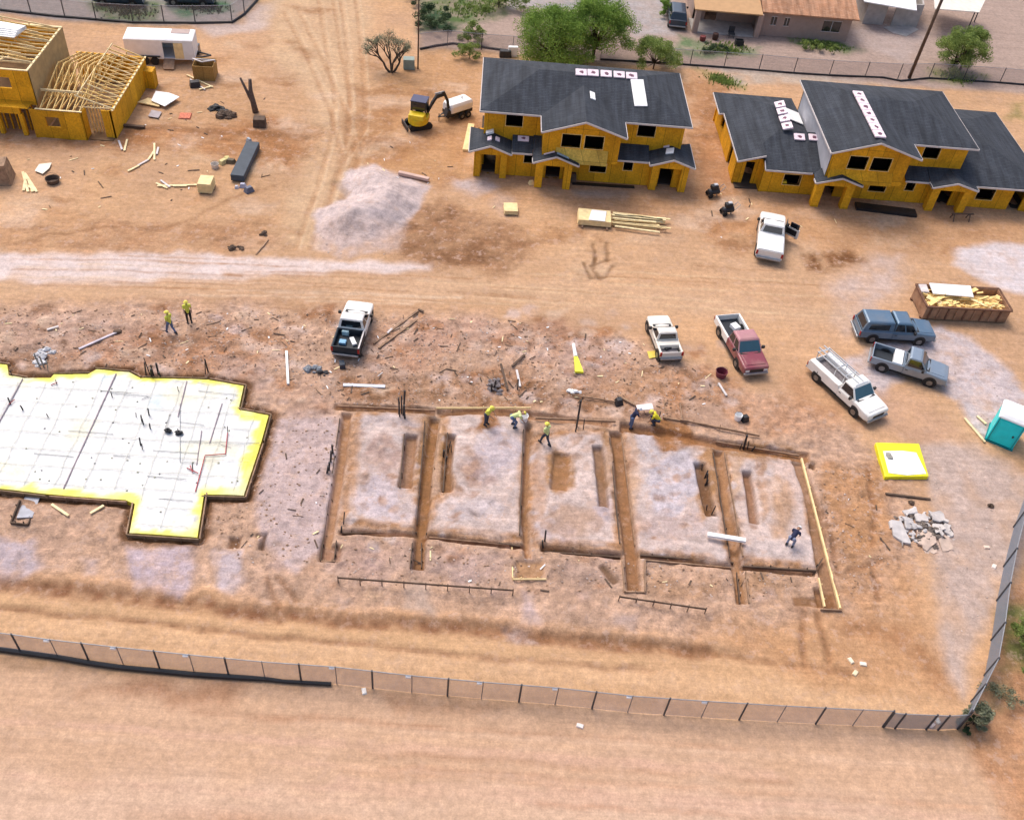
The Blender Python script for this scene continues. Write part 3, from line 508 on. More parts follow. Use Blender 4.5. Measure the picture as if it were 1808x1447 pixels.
# first house
h1, o1 = house('house', 'two storey yellow board house with charcoal hipped roof and three porches, nearer the excavator', (7.6, 69, 0))
b = MB(); WY1 = 65.3
b.panel((-.3, WY1), (15.9, WY1), -.1, 2.3, [(.45, 1.5, .0, 2.05), (3.65, 4.3, 1.2, 2.0), (5.4, 6.5, .0, 2.05), (8.75, 10.0, .85, 1.95), (11.3, 12.0, 1.2, 2.0), (14.15, 15.2, .0, 2.05)])
b.panel((-.3, 68.0), (-.3, WY1+.003), -.1, 2.3); b.panel((15.9, WY1+.003), (15.9, 68), -.1, 2.3); b.panel((.15, 68), (-.3, 68), -.1, 2.3); b.panel((15.9, 68), (15.3, 68), -.1, 2.3); b.build('ground_floor_wall', OSB, h1, o1)
b = MB(); b.panel((.15, 66.4), (15.3, 66.4), 2.2, 4.85, [(1.62, 2.88, 3.55, 4.6), (11.62, 12.95, 3.55, 4.6)]); b.panel((.15, 74.1), (.15, 66.403), -.1, 4.85, [(2, 3.2, 3.4, 4.4), (5, 6.2, .9, 1.9)]); b.panel((15.3, 66.403), (15.3, 74.1), -.1, 4.85, [(2, 3.2, 3.4, 4.4)]); b.panel((15.3, 74.1), (.15, 74.1), -.1, 4.85, [(2, 3.2, 3.4, 4.4), (8, 9.2, 3.4, 4.4)])
b.build('upper_wall', OSB, h1, o1)
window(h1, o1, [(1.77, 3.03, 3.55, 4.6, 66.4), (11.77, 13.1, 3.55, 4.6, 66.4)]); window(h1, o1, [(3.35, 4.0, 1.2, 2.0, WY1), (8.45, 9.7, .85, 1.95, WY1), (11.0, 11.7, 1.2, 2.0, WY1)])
b = MB(); b.box(0, 15.2, 65.6, 74, -.05, .12); b.box(.3, 15.2, 66.6, 74, 2.3, 2.42); b.build('floor', DARKIN, h1, o1)
# projecting bay
b = MB(); b.panel((4.6, 64.3), (10.3, 64.3), 2.2, 4.9, [(1.35, 2.75, 3.36, 4.4), (3.05, 4.45, 3.36, 4.4)]); b.panel((4.6, 66.4), (4.6, 64.303), 2.2, 4.9); b.panel((10.3, 64.303), (10.3, 66.4), 2.2, 4.9)
b.box(4.75, 10.15, 64.45, 66.39, 2.2, 2.3); b.loft([[(4.6, 64.3, 4.9), (10.3, 64.3, 4.9), (7.47, 64.3, 5.84)], [(4.6, 64.42, 4.9), (10.3, 64.42, 4.9), (7.47, 64.42, 5.84)]]); b.build('bay_wall', OSB, h1, o1)
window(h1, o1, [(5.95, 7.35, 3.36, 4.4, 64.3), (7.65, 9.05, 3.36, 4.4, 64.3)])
b = MB(); b.loft([[(5.6, 63.9, 2.2), (9.5, 63.9, 2.2), (9.5, 64.29, 3.26), (5.6, 64.29, 3.26)], [(5.6, 64.0, 2.2), (9.5, 64.0, 2.2), (9.5, 64.297, 3.18), (5.6, 64.297, 3.18)]]); b.build('skirt_board', OSB_LIT, h1, o1)  # tilted skirt, the light it catches painted into the board colour
# main roof
EX0, EX1, EYF, EYB, EZ = -.2, 15.7, 65.9, 74.6, 4.9; RYm = 70.25; RZ = 6.35; RX0, RX1 = 4.1, 11.4
GX0, GX1, GYF, GPZ = 4.35, 10.62, 63.5, 5.95; gm = 7.48; jy = EYF+(GPZ-EZ)/(RZ-EZ)*(RYm-EYF)
planes(h1, o1, [[(EX0, EYF, EZ), (GX0, EYF, EZ), (gm, jy, GPZ), (RX0, RYm, RZ)], [(gm, jy, GPZ), (GX1, EYF, EZ), (EX1, EYF, EZ), (RX1, RYm, RZ)], [(gm, jy, GPZ), (RX1, RYm, RZ), (RX0, RYm, RZ)],
    [(EX0, EYB, EZ), (EX0, EYF, EZ), (RX0, RYm, RZ)], [(EX1, EYF, EZ), (EX1, EYB, EZ), (RX1, RYm, RZ)], [(EX1, EYB, EZ), (EX0, EYB, EZ), (RX0, RYm, RZ), (RX1, RYm, RZ)],
    [(GX0, GYF, EZ), (gm, GYF, GPZ), (gm, jy, GPZ), (GX0, EYF, EZ)], [(gm, GYF, GPZ), (GX1, GYF, EZ), (GX1, EYF, EZ), (gm, jy, GPZ)]], .1)
zf = EZ-.09
fascia(h1, o1, [((EX0, EYF-.03, zf), (GX0-.03, EYF-.03, zf)), ((GX1+.03, EYF-.03, zf), (EX1, EYF-.03, zf)), ((EX0-.03, EYF-.05, zf), (EX0-.03, EYB, zf)), ((EX1+.03, EYF-.05, zf), (EX1+.03, EYB, zf)), ((GX0, GYF-.03, zf), (gm, GYF-.03, GPZ-.09)), ((gm, GYF-.034, GPZ-.09), (GX1, GYF-.034, zf)), ((GX0-.03, GYF, zf), (GX0-.03, EYF-.06, zf)), ((GX1+.03, GYF, zf), (GX1+.03, EYF-.06, zf)), ((EX0, EYB+.03, zf), (EX1, EYB+.03, zf))])
gable_roof(h1, o1, -.85, 2.35, 64.4, 66.39, 2.35, 2.95, yl=68.0); gable_roof(h1, o1, 12.85, 16.3, 64.4, 66.39, 2.35, 2.95, yr=68.0)
gable_roof(h1, o1, 3.95, 7.4, 63.6, 64.29, 2.3, 2.95); planes(h1, o1, [[(3.95, 64.292, 2.3), (4.58, 64.292, 2.55), (4.58, 66.39, 2.95), (3.95, 66.39, 2.95)]], .1, name='porch_roof')
shed(h1, o1, 2.37, 3.93, 64.75, 66.39, 2.33, 2.85); shed(h1, o1, 10.4, 12.83, 64.85, 66.39, 2.33, 2.85)
porch(h1, o1, -.45, 2.05, 64.75, 65.3, .5, 2.3, 2.9); porch(h1, o1, 4.25, 6.95, 63.85, 65.3, .55, 2.28, 2.88); porch(h1, o1, 13.1, 15.95, 64.7, 65.3, .55, 2.3, 2.9)

# second house
h2, o2 = house('house', 'sprawling two storey house of yellow strand board with wide charcoal wings, at the right edge', (29, 69, .1))
b = MB()
b.panel((19.95, 66.6), (21.9, 66.6), -.1, 2.3, [(.75, 1.45, .0, 2.0)]); b.panel((21.9, 66.597), (21.9, 65.603), -.1, 2.3); b.panel((21.9, 65.6), (33.0, 65.6), -.1, 2.3, [(1.7, 3.05, .85, 1.75), (4.9, 5.9, 0, 2.0), (8.55, 9.85, .85, 1.95)])
b.panel((33.0, 65.6), (44.0, 65.6), -.1, 2.3, [(.25, .95, 1.15, 2.0), (3.1, 4.1, 0, 2.0), (6.05, 7.4, .85, 1.8), (8.9, 9.9, 0, 2.0)]); b.panel((19.95, 76.6), (19.95, 66.603), -.1, 2.25, [(2.5, 3.6, .9, 1.9), (7, 8, 0, 2)]); b.panel((44, 65.603), (44, 77), -.1, 2.3); b.panel((26, 76.6), (19.85, 76.6), -.1, 2.3); b.panel((44, 77), (37, 77), -.1, 2.3)
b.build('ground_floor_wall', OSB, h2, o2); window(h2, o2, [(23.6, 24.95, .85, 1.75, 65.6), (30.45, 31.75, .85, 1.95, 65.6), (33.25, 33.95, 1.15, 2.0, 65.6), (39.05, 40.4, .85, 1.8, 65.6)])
b = MB(); b.box(20.1, 43.8, 65.9, 76.4, -.05, .1); b.box(26.3, 37.3, 66.6, 74.5, 2.3, 2.42); b.build('floor', DARKIN, h2, o2)
b = MB(); b.panel((32.2, 66.5), (37.35, 66.5), 2.2, 4.85, [(1.75, 3.0, 3.55, 4.6)]); b.panel((37.35, 66.503), (37.35, 74.7), 2.2, 4.85); b.panel((37.35, 74.7), (26.2, 74.7), -.1, 4.85)
b.panel((26.2, 64.35), (32.2, 64.35), 2.15, 4.9, [(1.4, 2.8, 3.36, 4.42), (3.15, 4.6, 3.36, 4.42)]); b.panel((32.2, 64.353), (32.2, 66.497), 2.15, 4.9); b.loft([[(26.2, 64.35, 4.9), (32.3, 64.35, 4.9), (29.25, 64.35, 5.85)], [(26.2, 64.47, 4.9), (32.3, 64.47, 4.9), (29.25, 64.47, 5.85)]]); b.build('upper_wall', OSB, h2, o2)
b = MB(); b.panel((26.2, 74.7), (26.2, 64.353), 2.15, 4.85); b.build('side_wall', mat('grey sheathing paper', (.42, .42, .46), .7, .08, 1.5), h2, o2)
window(h2, o2, [(33.95, 35.2, 3.55, 4.6, 66.5), (27.6, 29.0, 3.36, 4.42, 64.35), (29.35, 30.8, 3.36, 4.42, 64.35)])
b = MB(); b.box(26.4, 32.1, 64.5, 66.4, 2.15, 2.25); b.loft([[(26.35, 63.95, 2.3), (31.3, 63.95, 2.3), (31.3, 64.345, 3.2), (26.35, 64.345, 3.2)], [(26.35, 64.05, 2.3), (31.3, 64.05, 2.3), (31.3, 64.347, 3.1), (26.35, 64.347, 3.1)]]); b.build('skirt_board', OSB, h2, o2)
EX0, EXM, EX1, EYG, EYF, EYB, RZ2 = 25.85, 32.72, 37.8, 63.75, 66.0, 75.2, 6.0; gm = 29.25; yb = 71.4; rx = 33.6; ry = 70.6
jy2 = EYF+(ry-EYF)*(RZ2-EZ)/(RZ2-EZ)
planes(h2, o2, [[(EX0, EYB, EZ), (EX0, EYG, EZ), (gm, EYG, RZ2), (gm, yb, RZ2)], [(EX0, EYB, EZ), (gm, yb, RZ2), (gm, ry+.002, RZ2), (rx, ry+.002, RZ2), (EX1, EYB, EZ)], [(EX1, EYF, EZ), (EX1, EYB, EZ), (rx, ry, RZ2)], [(gm, ry, RZ2), (EXM, EYF, EZ), (EX1, EYF, EZ), (rx, ry, RZ2)], [(gm, EYG, RZ2), (EXM, EYG, EZ), (EXM, EYF, EZ), (gm, ry, RZ2)]], .1)
fascia(h2, o2, [((EX0-.03, EYG-.05, zf), (EX0-.03, EYB, zf)), ((EX0, EYG-.03, zf), (gm, EYG-.03, RZ2-.09)), ((gm, EYG-.034, RZ2-.09), (EXM, EYG-.034, zf)), ((EXM+.03, EYG, zf), (EXM+.03, EYF-.06, zf)), ((EXM, EYF-.03, zf), (EX1, EYF-.03, zf)), ((EX1+.03, EYF-.05, zf), (EX1+.03, EYB, zf)), ((EX0, EYB+.03, zf), (EX1, EYB+.03, zf))])
# west wing
ze = 2.35; k = .31; rwx = 23.3; rwz = ze+(rwx-19.45)*k
planes(h2, o2, [[(19.45, 77.0, ze), (19.45, 73.3, ze), (rwx, 73.2, rwz)], [(19.8, 73.3, ze+.1), (19.8, 65.85, ze+.1), (21.85, 65.85, ze+2.4*k), (21.85, 67.6, ze+2.4*k), (rwx, 69.1, rwz), (rwx, 73.2, rwz)], [(19.45, 77, ze), (rwx, 73.2, rwz), (26.19, 73.9, rwz-1.0), (26.19, 77, ze)],
    [(21.86, 65.05, ze), (25.6, 65.05, ze), (26.19, 65.4, ze+.1), (26.19, 69.1, ze+1.2), (rwx, 69.1, rwz-.003), (21.86, 67.6, ze+2.4*k-.003)], [(rwx, 69.1, rwz), (26.19, 69.1, rwz-.9), (26.19, 73.9, rwz-1.0), (rwx, 73.2, rwz)]], .1, name='wing_roof')
fascia(h2, o2, [((19.42, 73.3, ze-.09), (19.42, 77, ze-.09)), ((19.45, 73.27, ze-.05), (19.8, 73.27, ze+.01)), ((19.77, 65.82, ze+.01), (19.77, 73.24, ze+.01)), ((19.8, 65.82, ze+.01), (21.85, 65.82, ze+2.4*k-.09)), ((21.83, 65.05, ze-.09), (21.83, 65.8, ze+.25)), ((21.86, 65.02, ze-.09), (25.5, 65.02, ze-.09))])
gable_roof(h2, o2, 25.5, 29.1, 63.75, 64.34, ze-.02, ze+.55, xm=27.4); planes(h2, o2, [[(25.5, 64.343, ze-.02), (26.19, 64.343, ze+.2), (26.19, 65.39, ze+.3), (25.6, 65.05, ze-.01)]], .1, name='porch_roof')
# east wing
rex = 40.4; rez = ze+3.7*.31
planes(h2, o2, [[(34.75, 65.0, ze), (44.3, 65.0, ze), (rex, 69.4, rez), (37.37, 69.4, rez), (37.37, 67.5, ze+.8), (34.75, 66.49, ze+.46)], [(44.3, 65, ze), (44.3, 77.5, ze), (rex, 73.6, rez), (rex, 69.4, rez)], [(44.3, 77.5, ze), (37.37, 77.5, ze), (37.37, 73.6, rez), (rex, 73.6, rez)], [(rex, 69.4, rez), (rex, 73.6, rez), (37.37, 73.6, rez), (37.37, 69.4, rez)]], .1, name='wing_roof')
fascia(h2, o2, [((38.4, 64.97, ze-.09), (44.3, 64.97, ze-.09)), ((44.33, 64.95, ze-.09), (44.33, 77.5, ze-.09)), ((37.37, 77.53, ze-.09), (44.3, 77.53, ze-.09)), ((34.72, 64.4, ze-.09), (34.72, 65.1, ze-.09))])
gable_roof(h2, o2, 34.75, 38.35, 64.35, 64.99, ze-.02, ze+.5); planes(h2, o2, [[(36.55, 64.99, ze+.5), (37.9, 64.99, ze+.02), (36.55, 66.4, ze+.47)], [(36.54, 64.99, ze+.5), (36.54, 66.4, ze+.47), (35.2, 64.99, ze+.02)]], .06, name='porch_roof')
shed(h2, o2, 32.8, 34.7, 65.05, 66.48, ze-.02, ze+.45)
porch(h2, o2, 25.75, 28.7, 64.05, 65.6, .6, 2.28, 2.85); porch(h2, o2, 35.0, 38.1, 64.65, 65.6, .6, 2.28, 2.8)

# shingle bundles and sheets left on the roofs (rest on the pitch)
BUN = mat('pink wrapped bundle', (.80, .66, .72), .5, .06, 2); LOGO = mat('bundle print', (.16, .06, .10), .5, .4, 9)
def on_pitch(name, label, cat, group, c, n, xd, Ls, Wd, t, m, logo=False):
    n = Vector(n).normalized(); x = (Vector(xd)-n*Vector(xd).dot(n)).normalized(); y = n.cross(x); M = Matrix((x, y, n)).transposed().to_4x4(); M.translation = Vector(c)+n*.004
    b = MB(); b.box(-Ls/2, Ls/2, -Wd/2, Wd/2, 0, t); o = b.build(name, m); o.matrix_world = M; bevel(o, .03); tag(o, label, cat, group)
    if logo:
        q = MB(); q.blob((0, 0, t+.002), (Ls*.2, Wd*.2, .012), 9, 4, .45); q.blob((Ls*.06, -Wd*.05, t+.002), (Ls*.12, Wd*.22, .012), 7, 4, .5); q.build('printed_mark', LOGO, o)
    return o
ns1 = (0, -(RZ-EZ)/(RYm-65.9), 1); p01 = (0, 65.9, EZ)
ordw = ['leftmost', 'second from left', 'middle', 'fourth from left', 'rightmost']
for k_, (px, py) in enumerate([(1026, 129), (1047, 130), (1070, 131.5), (1093, 133), (1115, 135)]):
    on_pitch('shingle_bundle', f'pink wrapped shingle bundle, {ordw[k_]} of five in the row along the ridge', 'shingle bundle', 'shingle bundles along the ridge of the first house', RP(px, py, p01, ns1), ns1, (1, .02, 0), .86, .66, .11, BUN, True)
nG1 = np.cross(np.array((GX1, GYF, EZ))-np.array((7.48, GYF, GPZ)), (0, 1, 0)); c0 = RP(1128, 165, p01, ns1); on_pitch('roofing_sheet', 'long white sheet lying down the roof pitch beside the row of pink bundles', 'roofing sheet', None, c0, ns1, (1, .10, 0), 1.0, 2.7, .09, WHITE)
on_pitch('roofing_sheet', 'small narrow white sheet alone in the middle of the hipped roof', 'roofing sheet', None, RP(1046, 170, (GX1, GYF, EZ), nG1), nG1, (.75, 0, -.25), .42, 1.15, .08, WHITE)
def pitch_of(a, b_, c): n = np.cross(np.array(b_)-a, np.array(c)-a); return n if n[2] > 0 else -n
nL = pitch_of((-.85, 64.4, 2.35), (.75, 64.4, 2.95), (-.85, 68, 2.35)); nR = pitch_of((2.35, 64.4, 2.35), (.75, 64.4, 2.95), (2.35, 66, 2.35))
on_pitch('shingle_bundle', 'large white bundle at the top of the left porch roof', 'shingle bundle', 'white bundles on the left porch roof', RP(866, 232, (-.85, 64.4, 2.35), nL), nL, (1, 0, 0), .6, .95, .2, WHITE)
on_pitch('shingle_bundle', 'small pinkish bundle below the large white one on the left porch roof', 'shingle bundle', 'white bundles on the left porch roof', RP(865, 246, (-.85, 64.4, 2.35), nL), nL, (1, 0, 0), .34, .52, .12, BUN)
on_pitch('shingle_bundle', 'small pinkish bundle just right of the ridge on the left porch roof', 'shingle bundle', 'white bundles on the left porch roof', RP(878, 247, (2.35, 64.4, 2.35), nR), nR, (1, 0, 0), .34, .52, .12, BUN)
nS = (0, -.52/1.64, 1); on_pitch('shingle_bundle', 'pink wrapped bundle on the small lean-to roof between two porches', 'shingle bundle', None, RP(924, 246, (3, 64.75, 2.33), nS), nS, (1, 0, 0), .85, .5, .12, BUN, True)
nP = pitch_of((12.85, 64.4, 2.35), (14.575, 64.4, 2.95), (12.85, 66, 2.35)); nQ = pitch_of((16.3, 64.4, 2.35), (14.575, 64.4, 2.95), (16.3, 66, 2.35))
on_pitch('shingle_bundle', 'pinkish bundle at the top of the right porch roof', 'shingle bundle', 'bundles on the right porch roof', RP(1178, 256, (12.85, 64.4, 2.35), nP), nP, (1, -.25, 0), .45, .8, .12, BUN)
on_pitch('shingle_bundle', 'white bundle below the pinkish one on the right porch roof', 'shingle bundle', 'bundles on the right porch roof', RP(1183, 268, (12.85, 64.4, 2.35), nP), nP, (1, -.2, 0), .6, .7, .12, WHITE)
on_pitch('shingle_bundle', 'thin pinkish bundle right of the ridge on the right porch roof', 'shingle bundle', 'bundles on the right porch roof', RP(1192, 255, (16.3, 64.4, 2.35), nQ), nQ, (1, -.2, 0), .28, .6, .12, BUN)
n4 = pitch_of((7.4, 63.6, 2.3), (5.675, 63.6, 2.95), (7.4, 64.2, 2.3)); n5 = pitch_of((3.95, 63.6, 2.3), (5.675, 63.6, 2.95), (3.95, 64.2, 2.3))
on_pitch('roofing_sheet', 'pinkish white strip on the middle porch roof', 'roofing sheet', None, RP(970, 270, (3.95, 63.6, 2.3), n5), n5, (1, 0, 0), .85, .28, .06, BUN)
on_pitch('roofing_sheet', 'pale blue flashing strip on the right slope of the middle porch roof', 'roofing sheet', None, RP(994, 275, (7.4, 63.6, 2.3), n4), n4, (1, 0, -.3), 1.0, .26, .04, mat('blue flashing', (.36, .50, .62), .4, .1, 2))
# second house: rows of bundles along ridge and on the west wing
for k_ in range(7):
    t = k_/6; on_pitch('shingle_bundle', f'white wrapped bundle astride the tall ridge, number {k_+1} counted from the back', 'shingle bundle', 'white bundles along the tall ridge of the second house', (gm+.02, 70.9-6.1*t, RZ2+.02), (.0, 0, 1), (1, 0, 0), .82, .96, .14, BUN, True)
nW = (-k if False else -.31, 0, 1); wp = (19.45, 70, ze)
for k_, (px, py) in enumerate([(1377, 186), (1381, 198), (1385, 211), (1390, 224)]):
    on_pitch('shingle_bundle', f"white bundle in the short row on the left wing roof, {['topmost', 'second from top', 'third from top', 'lowest'][k_]}", 'shingle bundle', 'white bundles in a row on the west wing', RP(px, py, wp, nW), nW, (1, 0, .31), .78, .90, .14, BUN, True)
nSo = (0, -.3, 1); sp_ = (22, 65.05, ze)
for k_, (px, py, w_) in enumerate([(1411, 243, 'left'), (1437, 244, 'right')]):
    on_pitch('shingle_bundle', f'pink wrapped bundle beside the tall grey wall, {w_} one of the pair', 'shingle bundle', 'pair of pink bundles on the west wing', RP(px, py, sp_, nSo), nSo, (1, 0, 0), .86, .66, .12, BUN, True)
nE = pitch_of((23.3, 69.1, rwz), (26.19, 69.1, rwz-.9), (23.3, 73.2, rwz)); on_pitch('roofing_sheet', 'square white sheet beside the short row of bundles on the left wing', 'roofing sheet', None, RP(1399, 205, (23.3, 69.1, rwz), nE), nE, (1, 0, 0), 1.6, 1.9, .08, WHITE)
# third house, still open framing
h3, o3 = house('house', 'open framed house of bare yellow strand board and roof trusses without roofing', (-33, 70, 0))
b = MB(); zt = 2.25; fy = 65.6
b.panel((-33.55, fy), (-29.75, fy), -.1, zt, [(1.05, 2.05, .95, 1.75)], .13); b.panel((-29.75, fy+.003), (-29.75, 66.6), -.1, zt, (), .13)
b.panel((-27.75, 66.25), (-27.75, 75.3), -.1, zt, (), .13); b.panel((-28.5, 66.25), (-27.753, 66.25), -.1, zt, (), .13); b.panel((-27.753, 75.3), (-33.2, 75.3), -.1, zt, (), .13); b.box(-27.747, -27.0, 74.3, 75.2, -.1, 1.5)
b.panel((-46, 65.7), (-34.3, 65.7), 1.75, zt, (), .13); b.box(-46, -33.6, 65.65, 67, zt, zt+.04)
for x in np.arange(-45.5, -33.6, .45): b.box(x, x+.09, 66.5, 66.62, 0, 2.2)
for x in (-38.0, -36.2, -34.5): b.box(x, x+.3, 65.7, 66.0, -.1, 1.75)
b.build('ground_floor_wall', OSB, h3, o3); b = MB()
for i in range(6): b.box(-29.7+i*.23, -29.62+i*.23, 66.9, 67.0, -.1, 2.2)
b.build('stud_wall', LUM, h3, o3)
b = MB(); b.panel((-46, 66.4), (-33.2, 66.4), 2.2, 4.85, [(9.7, 11.3, 3.4, 4.25)], .13); b.build('upper_wall', OSB, h3, o3); b = MB(); b.panel((-33.35, 73.9), (-46, 73.9), 2.2, 4.85, (), .13); b.build('rear_wall', OSB, h3, o3)
b = MB(); b.panel((-33.2, 66.403), (-33.2, 73.9), -.1, 4.85, (), .13); b.build('side_wall', TYV, h3, o3)  # side wall is browner and darker than the front walls
b = MB(); b.box(-46, -33.4, 66.6, 73.8, 2.15, 2.3); b.box(-33.0, -27.9, 65.8, 75.2, -.08, .05); b.build('floor', mat('brown subfloor', (.20, .12, .06), .9, .3, 1.2), h3, o3)
for k_ in range(7):                                       # trusses running back from the front wall
    x = -32.75+k_*.48; b = MB(); zr = 3.55; ya, ym, yb_ = fy+.1, 70.6, 75.2
    b.beam((x, ya, zt+.05), (x, ym, zr), .05, .11).beam((x, ym, zr-.01), (x, yb_, zt+.05), .05, .11).beam((x, ya, zt+.02), (x, yb_, zt+.02), .048, .1)
    for y in (67.6, 69.3, 70.6, 72, 73.6):
        z = zt+(zr-zt)*(1-abs(y-ym)/(ym-ya)); b.beam((x, y, zt+.05), (x, y, z), .046, .09); b.beam((x, y, zt+.05), (x, y+.9, max(zt+.1, zt+(zr-zt)*(1-abs(y+.9-ym)/(ym-ya)))), .044, .08)
    b.build('roof_truss', LUM, h3, o3)
for k_ in range(15):                                      # short trusses on the right-hand slope
    y = 66.5+k_*.6; b = MB(); xr = -30.3+.5*abs(math.sin(k_*1.7))*.8; b.beam((xr, y, 3.2), (-27.55, y, zt+.06), .05, .09).beam((xr+.1, y, zt+.03), (-27.7, y+.1, zt+.03), .044, .07).beam((-29.0, y, zt), (-29.0, y, 2.75), .046, .08); b.build('roof_truss', LUM if k_ % 3 else PINE, h3, o3)
b = MB(); b.beam((-33.1, 67.4, 2.95), (-29.9, 67.4, 2.95), .08, .16).beam((-33.1, fy+.08, zt+.08), (-29.7, fy+.08, zt+.08), .14, .05).beam((-30.1, 66.5, 3.22), (-30.1, 75.2, 3.22), .05, .08).beam((-27.68, 66.3, zt+.02), (-27.68, 75.3, zt+.02), .14, .05); b.build('top_plate', PINE, h3, o3)
for k_ in range(11):                                      # rafters across the tall block
    y = 67.6+k_*.6; b = MB(); b.beam((-45, y, 4.9), (-33.15, y, 4.9), .05, .12)
    b.beam((-45, y, 4.9), (-38.5, y+.1, 5.5), .05, .09).beam((-38.5, y+.1, 5.49), (-33.3-.6*(k_ % 3), y, 4.98), .05, .09)
    for x in (-43, -41, -39.5, -37.6, -35.6): b.beam((x, y, 4.95), (x+.02, y, 5.45-abs(x+38.5)*.08), .045, .08)
    b.build('roof_truss', LUM if k_ % 2 else PINE, h3, o3)
b = MB(); b.beam((-46, 66.47, 4.88), (-33.2, 66.47, 4.88), .15, .06).beam((-33.27, 66.4, 4.886), (-33.27, 73.9, 4.886), .15, .06).beam((-46, 73.84, 4.88), (-33.2, 73.84, 4.88), .15, .06).beam((-36.6, 66.5, 4.94), (-35.2, 68.3, 4.94), .1, .06); b.build('top_plate', PINE, h3, o3)
g_ = G(10, 48, 5.8); b = MB()
for k_ in range(5): b.slab([(g_[0]-3+k_*.3, g_[1]-1.1+k_*.2, 5.75+.05*k_), (g_[0]+1.0, g_[1]-1.2+.2*k_, 5.62+.05*k_), (g_[0]+1.3, g_[1]+.5, 5.60+.05*k_), (g_[0]-2.5, g_[1]+.8, 5.80+.05*k_)], .04)
tag(b.build('sheathing_stack', WHITE), 'white sheets laid on top of the trusses of the framed house', 'sheet stack')

